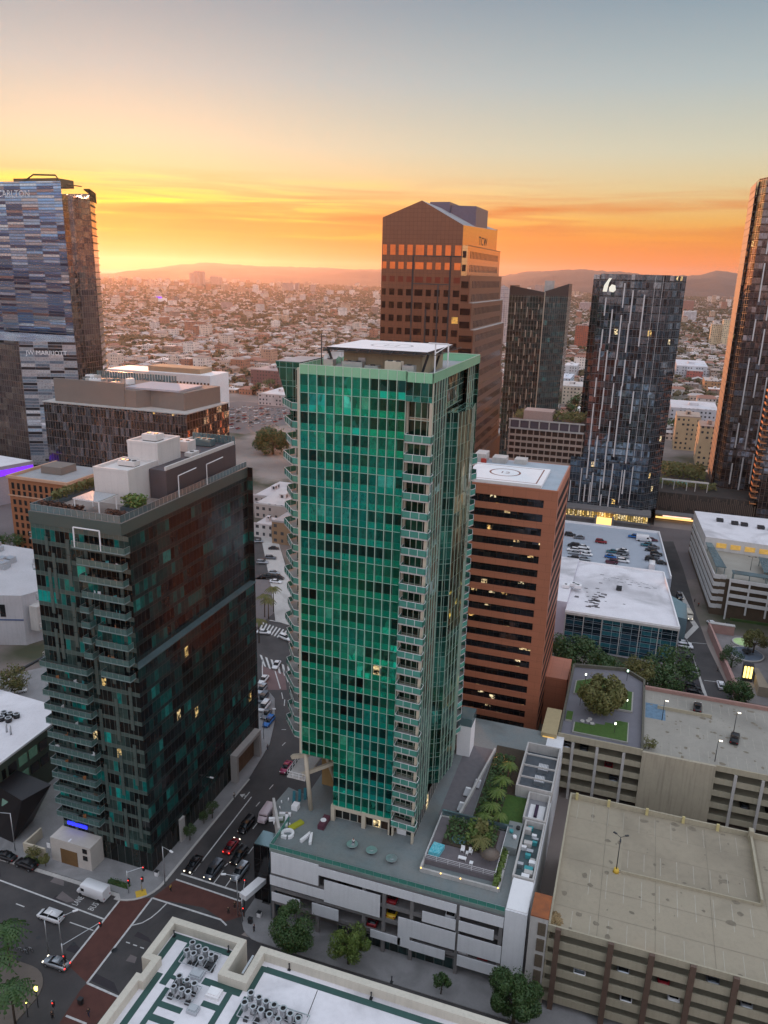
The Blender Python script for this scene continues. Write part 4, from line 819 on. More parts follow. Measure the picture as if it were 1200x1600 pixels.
# ---------------- foreground building with plant on its roof ----------------
def blk(name,label,cat,loc): return empty(name,loc,label,cat)
FB=blk('roof_building','cream building with a white and green roof full of round vents, in the near corner','building',(-35,60,0))
ivory=mat('ivory_parapet',(.56,.52,.44),.75,var=.08,scale=.5,streak=.15,stain=.15)
greenr=mat('green_roof_walkway',(.03,.085,.075),.75,var=.15,scale=.6,stain=.2)
outl=[(-54.7,75.1),(-54.7,67.8),(-53.2,67.8),(-53.2,65.6),(-53.9,65.6),(-53.9,20),(20,20),(20,74.9),(-40.6,74.9),(-40.6,69.9),(-42.9,69.9),(-42.9,75.1)]
outl=outl[::1]
FZ=22.6
b=MB(); b.prism(outl,0,FZ,0,top=1); b.build('wall',[ivory,roof_w],FB)
b=MB()
def par(b,poly,z0,z1,t,closed=True):
    n=len(poly)
    for i in range(n if closed else n-1):
        p,q=Vector(poly[i]),Vector(poly[(i+1)%n]); d=(q-p).normalized(); nn=Vector((-d.y,d.x))
        pr=Vector(poly[i-1]); nx=Vector(poly[(i+2)%n]); 
        c0=(p-pr).x*(q-p).y-(p-pr).y*(q-p).x
        s=p+d*(0 if c0>=0 else 0)+d*(t if c0>0 else 0); b.prism([tuple(s),tuple(q+d*(0 if ((q-p).x*(nx-q).y-(q-p).y*(nx-q).x)>=0 else t)),tuple(q+d*(0 if ((q-p).x*(nx-q).y-(q-p).y*(nx-q).x)>=0 else t)+nn*t),tuple(s+nn*t)],z0,z1)
par(b,outl,FZ,24.0,.95); b.build('parapet',ivory,FB)
b=MB()
for (x0,x1,y0,y1) in ((-53.6,-44.0,73.0,73.9),(-53.6,-52.7,68.5,73.0),(-52.2,-51.3,30,67.6),(-43.9,-43.1,69.5,72),(-45.8,-40.2,68.0,69.0),(-40.0,-38.9,69.0,73.2),(-38.9,10,72.4,73.3),(-51,-50.0,66.2,73.0),(-50.0,-47.9,67.3,67.9),(-49.2,-46,63.3,64.1),(-42.0,-41.2,40,68),(-39.6,-38.7,45,68.3),(-44.2,-42,65.2,66.0),(-49.2,-46,61.3,62.2),(-49.9,-49.2,58,66)): b.box(x0,x1,y0,y1,FZ+.005,FZ+.03)
b.build('roof_walkway',greenr,FB)
b=MB(); b.box(-42.8,-40.7,70.0,75.0,0,.02); b.build('notch_paving',concrete,FB)
b=MB(); b.box(-40.9,-40.65,70,73,18,24.2); b.build('ladder_panel',metal_lt,FB)
vents=[(-49.5,72.0),(-48.4,71.7),(-47.2,71.5),(-46.1,71.2),(-49.5,70.6),(-48.4,70.5),(-47.1,70.2),(-48.2,66.8),(-47.0,66.7),(-45.8,66.5),(-48.1,65.3),(-46.9,65.3),(-45.9,65.2),(-38.3,67.7),(-37.1,67.6),(-36,67.4),(-34.8,67.2),(-33.5,67.1),(-32.4,66.8),(-31.2,66.6),(-38.4,66.2),(-37.2,66.2),(-36,66),(-34.8,65.9),(-33.5,65.7)]
for (x0,x1,y0,y1,l) in ((-50.2,-45.4,69.6,72.6,'rear left'),(-48.9,-45.2,64.6,67.3,'middle left'),(-39,-30.4,65.2,68.3,'right')):
    t=empty('vent_rack',((x0+x1)/2,(y0+y1)/2,FZ),f'steel rack carrying the {l} group of round roof vents','rack')
    b=MB()
    for i in range(5): x=x0+(x1-x0)*i/4; b.bar((x,y0,FZ+.5),(x,y1,FZ+.5),.07,k=4)
    for y in (y0,(y0+y1)/2,y1): b.bar((x0,y,FZ+.45),(x1,y,FZ+.45),.07,k=4)
    b.build('frame',metal_lt,t)
    b=MB(); rs=random.Random(int(x0*7))
    for i in range(16): x=rs.uniform(x0,x1); y=rs.uniform(y0,y1); s_=rs.uniform(.15,.4); b.box(x-s_,x+s_,y-s_,y+s_,FZ+.05,FZ+.15+s_)
    b.build('machinery',metal_dk,t)
b0=None
for i,(x,y) in enumerate(vents):
    if b0 is None:
        b0=empty('roof_vent',(0,0,0)); b=MB(); b.cyl(0,0,.3,1.35,.36,r2=.36,k=14,cap=False); b.cyl(0,0,1.3,1.42,.46,k=14,cap=False); ring(b,0,0,.3,.46,1.42,14); b.build('casing',metal_lt,b0)
        b=MB(); b.cyl(0,0,1.1,1.2,.34,k=12); b.build('fan',black_m,b0); proto(b0)
    g_='rear left rack' if i<7 else ('middle left rack' if i<13 else 'right rack')
    place(b0,(x,y,FZ+.3),0,f'round steel vent with a dark mouth on the {g_} of the near roof','vent',f'round vents on the {g_}',s=rnd.uniform(.92,1.08))
for (x,y,s_,m,l) in ((-43.3,67.1,.9,white_m,'square white hatch on the near white and green roof'),(-44.6,64.2,.7,metal_lt,'small grey machine beside the walkway on the near roof'),(-46.9,68.8,.9,metal_lt,'dented silver unit between the two left vent groups')):
    t=empty('roof_hatch',(x,y,FZ),l,'hatch'); b=MB(); b.box(x-s_,x+s_,y-s_*.8,y+s_*.8,FZ,FZ+.55); b.build('box',m,t); b=MB(); b.box(x-s_*.8,x+s_*.8,y-s_*.6,y+s_*.6,FZ+.55,FZ+.75); b.build('cover',m,t)
for i,(p) in enumerate(((236,1512),(272,1458),(303,1450),(357,1482),(401,1497),(452,1510),(580,1555),(612,1530))):
    x,y=P(*p,23.2); b=MB(); b.cyl(x,y,FZ,FZ+1.0,.09,k=8); b.dome(x,y,FZ+1.0,.14,k=8); b.box(x-.2,x+.2,y-.2,y+.2,FZ,FZ+.15); tag(b.build('vent_pipe',metal_dk),'thin dark vent pipe by the parapet of the near roof','pipe','vent pipes on the near roof')
b=MB(); x,y=P(480,1590,FZ); b.bar((x,y,FZ+.1),P(496,1556,FZ)+(FZ+.9,),.05); tag(b.build('conduit',metal_dk),'slanted conduit on the white roof right of the vents','pipe')
# ---------------- tan garage, front right ----------------
TG=blk('parking_garage','long tan parking garage with brown columns and an empty roof deck','garage',(30,100,0))
tan=mat('tan_concrete',(.33,.285,.21),.85,var=.14,scale=.22,stain=.3,c2=(.27,.23,.17),bump=.06); tan2=mat('tan_parapet',(.38,.34,.25),.8,var=.08,scale=.4,streak=.2)
brownc=mat('brown_column',(.12,.075,.055),.7,var=.12)
x0,x1,y0,y1,gz2=-4.3,70,100.4,134.8,15.2
b=MB(); b.face([(x0,y0,gz2),(x1,y0,gz2),(x1,y1,gz2),(x0,y1,gz2)]); b.build('roof_deck',tan,TG)
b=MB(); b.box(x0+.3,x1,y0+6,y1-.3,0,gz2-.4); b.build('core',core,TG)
b=MB(); 
for i in range(6):
    z=gz2-2.7*i; b.box(x0,x1,y0+.02,y0+.3,max(0,z-(.45 if i else .3)),z+(.95)); 
    b.box(x0+.2,x1,y0+.3,y0+6,max(0,z-.35),z-.1)
b.build('spandrel_wall',tan2,TG)
b=MB(); b.box(x0,x0+.3,y0+.3,y1,0,gz2+1); b.box(x0+.3,x1,y1-.3,y1,0,gz2+1); b.build('parapet',tan2,TG)
for x in (-2.7,5.2,11.1,16.9,22.8,28.7,34.5): b=MB(); b.box(x-.42,x+.42,y0-.5,y0-.01,0,gz2+.9); b.build('column',brownc,TG)
b=MB()
for x in (-3,3,10,16.5,22.5): b.box(x-.25,x+.25,y1-.62,y1-.3,gz2,gz2+1.45)
b.build('yellow_block',mat('yellow_block_paint',(.55,.47,.22),.7,var=.1),TG)
b=MB(); b.box(27.8,28.2,117.3,134.4,gz2,gz2+1.3); b.box(27.6,28.4,133.3,134.4,gz2,gz2+2.2); b.build('ramp_wall',tan2,TG)
b=MB(); b.prism([(6,116.9),(28,117.15),(28,117.35),(6,117.1)],gz2,gz2+.5); b.build('ramp_kerb',tan2,TG)
b=MB(); b.face([(6,117.2,gz2+.01),(28,117.4,gz2+.01),(28,134.4,gz2+.02),(6,134.4,gz2+.02)]); b.build('ramp_surface',mat('ramp_deck',(.31,.265,.195),.85,var=.2,scale=.12,stain=.45,bump=.05),TG)  # ramp deck in a slightly darker tan than the roof deck
b=MB()
for i in range(9): x=30.5+i*2.9; b.box(x,x+.1,103,108,gz2+.004,gz2+.008)
for i in range(19): x=1+i*2.8; b.box(x,x+.08,110,116,gz2+.004,gz2+.008)
for i in range(8): x=7+i*2.7; b.box(x,x+.08,118.5,123,gz2+.03,gz2+.034)
for i in range(20): x=-1+i*2.8; b.box(x,x+.07,101.2,105.5,gz2+.004,gz2+.008)
for i in range(11): x=-2.5+i*2.8; b.box(x,x+.06,128.5,133.5,gz2+.03,gz2+.034)
b.build('bay_lines',mat('faded_paint',(.46,.43,.36),.8,var=.2),TG)
def stains(par,x0,x1,y0,y1,z,n,seed,name='oil_stain'):
    rs=random.Random(seed); b=MB()
    for _ in range(n):
        x=rs.uniform(x0,x1); y=rs.uniform(y0,y1); r_=rs.uniform(.12,.7)**1.3; k=9; e=rs.uniform(.5,1.6)
        b.face([(x+r_*e*math.cos(i*6.283/k)*rs.uniform(.7,1.2),y+r_*math.sin(i*6.283/k)*rs.uniform(.7,1.2),z+rs.random()*.003) for i in range(k)])
    tag(b.build(name,stain_m,par),kind='stuff')
stain_m=mat('oil_stain',(.22,.185,.135),.8,var=.3,scale=1.5)
stains(TG,-3,27,101.5,134,gz2+.026,60,3); stains(TG,29,66,101.5,134,gz2+.012,90,5)
b=MB()
for i in range(12): b.box(-3.7,69,103.2+i*2.85,103.24+i*2.85,gz2+.03,gz2+.032) if i%2 else None
for i in range(8): b.box(3+i*8.6,3.05+i*8.6,101,134,gz2+.033,gz2+.035)
b.build('slab_joint',stain_m,TG)
sc_=MB(); sc_.box(-7.1,-4.35,100.2,105,0,17.2); o=tag(sc_.build('stair_tower',conc_lt),'pale stair tower with a rust orange roof between podium and tan garage','stair tower')
b=MB(); b.box(-7.1,-4.3,100.15,105.1,17.2,17.4); b.build('rust_roof',mat('rust',(.33,.10,.03),.8,var=.3,scale=1,c2=(.16,.06,.03)),o)
for i in range(5): b=MB(); b.box(-5.8,-4.6,100.05,100.2,1.6+i*3.1,3.9+i*3.1); b.build('grille',mat('brown_grille',(.13,.10,.07),.7,var=.3,scale=6),o)
def lamp2(x,y,z,h,label,heads=3,cat='street lamp',group=None,base=True,glow=None,arm=1.1,rot=0,m=None):
    t=empty('street_lamp',(x,y,z),label,cat,group); m=m or metal_dk
    b=MB(); b.cyl(x,y,z,z+h,.09,r2=.06,k=8); b.build('pole',m,t)
    if base: b=MB(); b.cyl(x,y,z,z+.7,.55,r2=.4,k=10); b.build('base',yellow_line if base==2 else conc_lt,t)
    for i in range(heads):
        a=rot+i*2*math.pi/max(heads,1); xx=x+arm*math.cos(a); yy=y+arm*math.sin(a)
        b=MB(); b.bar((x,y,z+h-.1),(xx,yy,z+h+.15),.04,k=4); b.build('arm',m,t)
        b=MB(); b.obox((xx,yy),.32,(math.cos(a),math.sin(a)),.14,z+h+.05,z+h+.2); b.build('lamp_head',glow or metal_dk,t)
    return t
lamp2(5.2,116.9,gz2,7.2,'three armed dark lamp post with a yellow base on the tan garage deck',3,base=2,rot=.5)
# ---------------- second garage with roof garden ----------------
SG=blk('garden_garage','concrete garage with a lawn garden on its left roof and open bays below','garage',(10,155,0))
sx0,sx1,sy0,sy1,sz=-9.0,75,155.2,185.0,15.0
gdeck=mat('grey_deck_concrete',(.32,.30,.26),.85,var=.14,scale=.15,stain=.35,bump=.05)
b=MB(); b.face([(8.8,sy0,sz),(sx1,sy0,sz),(sx1,sy1,sz),(8.8,sy1,sz)]); b.build('roof_deck',gdeck,SG)
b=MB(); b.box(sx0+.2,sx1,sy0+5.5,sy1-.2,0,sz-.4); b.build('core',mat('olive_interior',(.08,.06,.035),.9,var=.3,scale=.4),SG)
b=MB()
for i in range(5):
    z=sz-3.0*i; h=.95
    b.box(sx0,8.9,sy0+.01,sy0+.3,z-.45,z+(1.1 if i==0 else h-.1)); b.box(23.6,sx1,sy0+.01,sy0+.3,z-.45,z+h-.1); b.box(sx0+.1,sx1,sy0+.3,sy0+5.5,z-.35,z-.1)
b.build('spandrel_wall',tan2,SG)
for x in (-5.6,-.4,5.2,27.6,32.8,38): b=MB(); b.box(x-.3,x+.3,sy0-.3,sy0,0,sz-.5); b.build('column',conc_lt,SG)
b=MB(); b.box(8.9,23.6,sy0-.35,sy0+.3,0,sz+.75); b.build('blank_wall',mat('smooth_concrete',(.42,.37,.28),.8,var=.1,scale=.2,streak=.35,stain=.25),SG)
b=MB(); b.box(8.8,sx1,sy1-.6,sy1,sz-1,sz+.9); b.build('rear_parapet',mat('pinkish_parapet',(.34,.20,.17),.8,var=.15),SG)
b=MB(); b.box(12,24,176.0,176.3,sz,sz+.8); b.build('ramp_wall',tan2,SG)
b=MB()
for i in range(16): x=11+i*1.9; b.box(x,x+.07,157,161.5,sz+.004,sz+.008); b.box(x,x+.07,178.6,182.8,sz+.004,sz+.008); b.box(x+6,x+6.07,166,170.6,sz+.004,sz+.008)
b.build('bay_lines',mat('faded_paint',(.42,.40,.33),.8,var=.2),SG)
b=MB(); stains(SG,10,60,156,183,sz+.012,150,8); b.box(9.3,13.8,171,178,sz+.003,sz+.006); b.build('blue_bay',mat('blue_bay_paint',(.14,.24,.34),.8,var=.3),SG)
pv=mat('slate_paving',(.17,.165,.19),.75,var=.12,scale=.4)
b=MB(); b.face([(-8.8,sy0+.3,sz),(8.8,sy0+.3,sz),(8.8,188,sz),(4,192.5,sz),(-8.8,190,sz)]); b.build('garden_paving',pv,SG)
b=MB(); b.prism([(-8.9,186),(8.8,186),(8.8,188),(4,192.5),(-8.9,190)],0,sz-.02); b.build('rear_wing',conc_lt,SG)
b=MB(); 
for p,q in (((8.8,155.5),(8.8,188)),((8.8,188),(4,192.5)),((4,192.5),(-8.8,190)),((-8.8,190),(-8.8,155.5)),((-8.8,155.6),(8.8,155.6))): Lq=math.dist(p,q); b.obox(((p[0]+q[0])/2,(p[1]+q[1])/2),Lq/2,((q[0]-p[0])/Lq,(q[1]-p[1])/Lq),.25,sz,sz+.9)
b.build('garden_parapet',mat('mossy_parapet',(.12,.115,.09),.85,var=.2),SG)
for k,(poly,l) in enumerate((([(-6.2,158.0),(5.8,158.0),(5.8,166.4),(3.0,166.4),(3.0,164.6),(.6,164.6),(.6,163.2),(-1.6,163.2),(-1.6,162.2),(-6.2,162.2)],'stepped lawn at the front of the garage roof garden'),([(-7.6,175.5),(-5.6,175.5),(-5.6,176.8),(-2.6,176.8),(-2.6,171.6),(6.4,171.6),(6.4,181.2),(3.4,181.2),(3.4,184),(-1,186.5),(-7.6,182.0)],'larger lawn round the tree of the garage roof garden'),([(-8.2,162.6),(-6.7,162.6),(-6.7,166.6),(-8.2,166.6)],'small square of lawn at the left edge of the garage roof garden'))):
    t=empty('lawn',(poly[0][0],poly[0][1],sz),l,'lawn')
    b=MB(); b.prism(poly,sz,sz+.45); b.build('kerb',mat('lawn_kerb',(.34,.33,.30),.8,var=.1),t)
    cx=sum(p[0] for p in poly)/len(poly); cy=sum(p[1] for p in poly)/len(poly)
    b=MB(); b.prism([(cx+(p[0]-cx)*.955,cy+(p[1]-cy)*.955) for p in poly],sz+.45,sz+.5); b.build('grass',grass_m,t)
for i,(x,y) in enumerate(((-5.3,181.5),(-5.6,170.8),(4.9,172.3),(2.8,160.8),(4.6,187.3))):
    t=empty('garden_lamp',(x,y,sz),['white lit globe lamp at the back left of the garage garden','greenish lit globe lamp at the left of the garage garden','lit globe lamp at the right corner of the larger lawn','lit globe lamp on the front stepped lawn','green lit globe lamp at the rear right of the garage garden'][i],'lamp')
    b=MB(); b.cyl(x,y,sz,sz+2.6,.06,k=6); b.build('post',metal_dk,t); b=MB(); b.cyl(x,y,sz+2.6,sz+3.0,.2,k=8); b.build('globe',mat('globe_light_%s'%('green' if i in(1,4) else 'white'),(.6,1,.75) if i in (1,4) else (.9,1,.75),.5,var=0,emit=2.0),t)
for i,(x,y) in enumerate(((-4.4,163.5),(-3.2,164.0),(-2.2,163.2),(-2.8,165))):
    b=MB(); b.cyl(x,y,sz,sz+.42,.5,k=10); tag(b.build('patio_stool',conc_lt),'pale round stool clustered on the slate paving of the garage garden','stool','stools in the garage garden')
stw=MB(); stw.box(-12.6,-9.2,154,165,0,sz+1.2); o=tag(stw.build('stair_tower',mat('ochre_wall',(.40,.32,.18),.8,var=.1)),'narrow stair tower with warmly lit landings beside the garden garage','stair tower')  # stair wall in one plain ochre colour
for i in range(5): b=MB(); b.box(-12.2,-9.7,153.85,153.98,1.2+3*i,3.4+3*i); b.build('lit_opening',mat('lit_stair',(.9,.55,.15),.6,var=.2,emit=.35),o)
lamp2(13.0,171.0,sz,5,'thin lamp post with a lit head beside the blue bay of the upper deck',1,glow=white_em,arm=.5,base=False)
lamp2(28.4,171.5,sz,5,'thin lamp post with a lit head beside the black car on the upper deck',1,glow=white_em,arm=.5,base=False)
lamp2(23.6,158.0,sz,5,'thin lamp post with a lit head above the blank concrete wall',1,glow=white_em,arm=.5,base=False)
# ---------------- white roofed building with blue glass ----------------
WB=blk('glass_block','low white roofed building with a blue glass front behind the dark trees','building',(2,231,0))
bx0,bx1,by0,by1,bz=-15.2,18.8,231.2,279,12.4
b=MB(); b.prism([(bx0,by0),(bx1,by0),(14.6,by1),(bx0,by1)],0,bz,0,top=1); b.box(bx0-14,bx0-.01,by0+5,by1,0,bz+1.2,0,top=1); b.build('wall',[mat('lilac_white_wall',(.52,.5,.58),.7,var=.05),roof_w],WB)
bg=glassmat('blue_front_glass',2.9,2.0,[(0,gl(.015,.05,.08)),(.4,gl(.04,.16,.24)),(.7,gl(.06,.3,.38)),(.9,gl(.2,.55,.6))],sp=.3,spcol=gl(.012,.04,.09),frame=gl(.3,.36,.38),fw=.05,metal=.7,rough=.08,warp=.03,grp=2,wave=.02)
b=MB(); b.wall((bx0+.1,by0-.12),(bx1-.1,by0-.12),.6,bz-.6); b.build('front_glass',bg,WB)
b=MB()
for i in range(7): x=bx0+.3+(bx1-bx0-.6)*i/6; b.box(x-.12,x+.12,by0-.3,by0-.13,0,bz-.5)
b.box(bx0,bx1,by0-.4,by0-.1,bz-.6,bz+.1); b.build('mullion',conc_lt,WB)
b=MB(); 
for (p,q) in (((bx0,by0+.2),(bx1-.1,by0+.2)),((bx1-.15,by0),(14.5,by1)),((14.6,by1-.1),(bx0,by1-.1))): Lq=math.dist(p,q); b.obox(((p[0]+q[0])/2,(p[1]+q[1])/2),Lq/2,((q[0]-p[0])/Lq,(q[1]-p[1])/Lq),.2,bz+.01,bz+.6)
b.build('parapet',white_m,WB)
b=MB(); rs=random.Random(9)
for i in range(40):
    x=rs.gauss(-7,2.6); y=rs.gauss(245,6); s_=rs.uniform(.15,.5); b.box(x-s_*2,x+s_*2,y-s_,y+s_,bz+.01,bz+.05)
for i in range(30): x=-6+i*.6+rs.uniform(-.4,.4); y=266-i*.1+rs.uniform(-2,3); s_=rs.uniform(.1,.35); b.box(x-s_*2,x+s_*2,y-s_*.5,y+s_*.5,bz+.01,bz+.04)
b.build('roof_patches',mat('tar_patch',(.10,.09,.10),.8,var=.3),WB)
for i,p in enumerate(((896,915),(884,917),(903,918))): x,y=P(*p,bz+1.4); roof_unit(x,y,bz+1.2,2.2,2.2,1.2,['left','middle','right'][i]+' one of three round topped units on the left wing of the white roofed building',m=white_m)
x,y=P(967,922,bz); roof_unit(x,y,bz,1.8,1.8,1.3,'lone dark vent in the middle of the big white roof',m=metal_dk)
pk=mat('blue_grey_deck_paint',(.34,.38,.44),.7,var=.12,scale=.06,stain=.3,c2=(.42,.44,.48))
RP=blk('roof_parking','rooftop car park painted blue grey between the white roof and the dark glass tower','car park',(-5,300,0))
b=MB(); b.prism([(-34,280),(14.7,280),(17.6,281),(13.6,335),(-34,335)],0,10); b.build('deck',pk,RP)
b=MB(); 
for (p,q) in (((17.3,281),(13.3,335)),((13.3,334.8),(-34,334.8))): Lq=math.dist(p,q); b.obox(((p[0]+q[0])/2,(p[1]+q[1])/2),Lq/2,((q[0]-p[0])/Lq,(q[1]-p[1])/Lq),.2,10,10.9)
b.build('parapet',white_m,RP)
b=MB(); b.prism([(18.9,250),(22,249),(22.3,262),(17.4,268)],0,8.5); tag(b.build('loading_canopy',glass_blue),'small pale canopy roof between the white roofed building and the alley','canopy')
# ---------------- white garage on the right ----------------
WG=blk('white_garage','white garage with striped side bands and an open upper deck, right of the alley','garage',(36,277,0))
wz=15.4; wgm=mat('white_band',(.55,.54,.53),.7,var=.06,scale=.3,streak=.12); dk2=mat('dark_slot',(.03,.028,.026),.8,var=.2)
b=MB(); b.prism([(31.3,277.8),(36.5,277.8),(36.5,276),(90,272),(90,360),(26.8,345)],0,wz-1.6); b.build('core',mat('brown_core',(.10,.07,.045),.9,var=.3,scale=.3),WG)
b=MB(); b.face([(31.2,277.6,wz-1.5),(36,277.6,wz-1.5),(36,275,wz-1.5),(90,271,wz-1.5),(90,345,wz-1.5),(27,345,wz-1.5)]); b.build('roof_deck',gdeck,WG)
b=MB()
dv=Vector((26.6-31.1,340-277.6)).normalized()
for i in range(5):
    z1=wz-.3-2.75*i; Lq=62.5; b.obox((31.1+dv.x*Lq/2,277.6+dv.y*Lq/2),Lq/2,tuple(dv),.18,max(z1-1.5,0),z1)
b.build('side_bands',wgm,WG)
b=MB()
for i in range(5):
    z1=wz-.3-2.75*i
    for (xa,xb,y) in ((31.2,33.2,277.5),(33.2,35.0,277.9)): b.box(xa,xb,y-.2,y,max(z1-1.5,0),z1)
b.build('corner_bands',wgm,WG)
b=MB()
for i in range(4):
    z1=wz-.3-2.75*i; p=Vector((35.9,274.8)); q=Vector((90,271)); d=(q-p).normalized(); c=(p+q)/2
    b.obox(tuple(c),(q-p).length/2,tuple(d),.18,z1-1.2,z1)
for i in range(9):
    c=Vector((36.1,274.7))+d*(i*6.2); b.obox(tuple(c),.28,tuple(d),.22,2.6 if i else 0,wz-.31)
b.build('front_bands',wgm,WG)
b=MB(); b.prism([(31.5,281),(35,281),(31.8,308),(29.5,308)],wz+1.2,wz+1.5); b.prism([(36.5,275.5),(48,274.8),(48,278.3),(36.5,279)],wz+1.3,wz+1.6); b.prism([(47,281),(60,280),(60,296),(47,297)],wz+1.3,wz+1.6); 
for x,y in ((32,282),(34.6,282),(30.4,306),(37,276),(42,275.8),(47.5,275.4),(37,278.6),(47.5,278),(47.4,282),(47.4,296)): b.box(x-.12,x+.12,y-.12,y+.12,wz-1.5,wz+1.3)
b.build('solar_canopy',glass_blue,WG)
b=MB(); b.prism([(29.4,309),(90,304),(90,345),(26.8,345)],wz-1.5,wz+3.4,0,top=1); b.build('rear_block',[wgm,roof_w],WG)
b=MB()
for i in range(7): x=33.5+i*5; b.box(x,x+3.6,308.2-i*.41,308.5-i*.41,wz-.2,wz+1.6)
b.build('lit_clerestory',mat('lit_clerestory',(.5,.30,.07),.5,var=.5,scale=.8,emit=.35),WG)
for i,(x,y) in enumerate(((36,333),(41.5,331),(45,330.5),(51,329),(55,328))): roof_unit(x,y,wz+3.4,2.6,2.6,1.1,['first','second','third','fourth','fifth'][i]+' from the left of the dark vents on the white garage roof',m=metal_dk)
b=MB(); b.box(38,60,274.0,274.5,0,.9); tag(b.build('hedge',leaf_a),'clipped dark hedge along the foot of the white garage','hedge')
lamp2(44,290,wz-1.5,5,'grey lamp post on the upper deck of the white garage',2,base=False)
# pool court
pinkw=mat('pink_wall',(.42,.25,.22),.8,var=.12,scale=.5)
t=empty('garden_wall',(31,240,0),'pink wall along the right side of the alley','wall'); b=MB()
b.prism([(30.4,262),(29.9,262),(34.6,217),(35.6,217)],0,3.2); b.build('wall',pinkw,t); b=MB(); b.box(30.4,38,261,262.5,0,3.2); b.build('return_wall',pinkw,t); b=MB(); b.box(30.3,38.1,260.9,262.6,3.2,3.45); b.build('coping',conc_lt,t)
sheet('court_paving',[(31,262),(60,262),(60,216),(35.6,216)],.05,mat('court_paving',(.26,.24,.24),.8,var=.2,scale=.5,stain=.3))
b=MB(); x,y=P(1166,1023,.2); b.cyl(x,y,.06,.6,5.2,k=24,mi=0); o=tag(b.build('fountain',conc_lt),'round grey fountain basin in the sunken court on the right','fountain'); b=MB(); b.cyl(x,y,.6,.63,4.8,k=24); b.build('water',mat('fountain_water',(.16,.2,.26),.08,0,var=.15),o); b=MB(); b.cyl(x,y,.6,2.4,.5,r2=.25,k=10); b.cyl(x,y,1.5,1.65,1.5,k=14); b.build('spout',metal_dk,o)
b=MB(); x,y=P(1161,1004,.3); b.cyl(x,y,.06,.5,3.4,k=20); o=tag(b.build('pond',conc_lt),'oval pond glowing pale green behind the round fountain','pond'); b=MB(); b.cyl(x,y,.5,.53,3.0,k=20); b.build('water',mat('lit_water',(.35,.5,.25),.1,0,var=.3,scale=.4,emit=.25),o)
b=MB(); x,y=P(1166,1062,.1); b.box(x-1.4,x+1.4,y-1,y+1,.05,5.2); o=tag(b.build('lantern_pavilion',metal_dk),'dark square pavilion with three tall lit panels in the court','pavilion')
for i in range(3): b=MB(); b.box(x-1.2+i*.85,x-.6+i*.85,y-1.12,y-1.02,1.2,4.9); b.build('lit_panel',mat('lit_panel',(1,.72,.2),.5,var=0,emit=1.5),o)
b=MB(); b.prism([(x+2,y-9),(x+5,y-9),(x+3.2,y+3),(x+1.9,y+3)],.05,3); tag(b.build('shade_sail',mat('beige_canvas',(.35,.29,.22),.8,var=.1)),'long beige canvas roof beside the lit pavilion','canopy')
b=MB(); b.box(48.5,70,200,262,0,20); tag(b.build('carved_building',mat('taupe_masonry',(.24,.19,.17),.8,var=.35,scale=1.2,streak=.3)),'taupe masonry building at the right edge behind the pavilion','building')
b=MB()
for i in range(8):
    yy=202+i*8
    for z in (3,8,13): b.box(48.3,48.5,yy,yy+3,z,z+3)
b.build('windows',glass_dark,bpy.data.objects['carved_building'])
# ---------------- copper office tower ----------------
CT=blk('copper_tower','tall brown granite tower with a gabled top and top floor windows painted with sunset glow','tower',(-86,300,0))
gran=mat('brown_granite',(.18,.075,.042),.3,.25,var=.05,scale=.2)
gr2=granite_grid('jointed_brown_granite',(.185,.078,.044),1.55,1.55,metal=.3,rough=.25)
goldside=granite_grid('granite_painted_sky_gold',(.75,.5,.24),1.55,1.55,metal=.85,rough=.16,line=.4)  # golden sky mirrored in the granite side, painted as a gold base colour
fx0,fx1,fv0,fv1=-102.4,-70.6,300.0,367.0
b=MB(); b.face([(fx0,fv0,0),(fx1,fv0,0),(fx1,fv0,130.6),(-87,fv0,139.2),(fx0,fv0,133.2)],[(0,0),(31.8,0),(31.8,130.6),(15.4,139.2),(0,133.2)]); b.build('front_wall',gr2,CT)
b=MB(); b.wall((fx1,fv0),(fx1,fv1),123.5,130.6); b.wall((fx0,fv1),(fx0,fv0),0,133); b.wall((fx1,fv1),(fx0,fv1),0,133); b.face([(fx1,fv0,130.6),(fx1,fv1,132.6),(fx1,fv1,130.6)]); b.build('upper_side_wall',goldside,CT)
b=MB(); b.face([(fx0,fv0,133.2),(-87,fv0,139.2),(-87,fv1,137),(fx0,fv1,133)]); b.face([(-87,fv0,139.2),(fx1,fv0,130.6),(fx1,fv1,132.6),(-87,fv1,137)]); b.build('roof',roof_g,CT)
b=MB(); b.prism([(-80,318),(-70.9,322),(-70.9,345),(-80,345)],128,139.0); b.box(-88,-80,315,340,130,140.0); b.build('roof_housing',mat('violet_grey_cladding',(.15,.12,.16),.4,.4,var=.1),CT)
tiers=[(-68.7,123.5,112.6),(-67.3,112.6,102.6),(-66.1,102.6,92.5),(-64.8,92.5,70),(-63.8,70,40),(-62.8,40,0)]
for i,(x1,z1,z0) in enumerate(tiers):
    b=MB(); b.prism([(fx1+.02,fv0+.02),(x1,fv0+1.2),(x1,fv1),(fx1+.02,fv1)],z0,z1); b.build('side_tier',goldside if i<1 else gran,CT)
    b=MB(); b.box(x1-1.4,x1+.12,fv0+3,fv1,z1-.1,z1+.2); b.build('tier_ledge',conc_lt if i in (2,3) else gran,CT)
glow_w=mat('painted_sunset_window',(.8,.19,.045),.2,.4,var=.3,scale=.15,emit=.10,c2=(.4,.10,.03));  # sunset in the top window rows painted as orange colour and emission
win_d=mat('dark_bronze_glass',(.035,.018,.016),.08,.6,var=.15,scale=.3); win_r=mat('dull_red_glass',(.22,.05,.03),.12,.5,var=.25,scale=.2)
cols=[(80,38),(158,50),(240,50),(322,50),(415,78),(510,50),(592,50),(678,50),(770,58)]
rows=[(525,88),(660,60),(780,50)]+[(895+117*k,58) for k in range(16)]
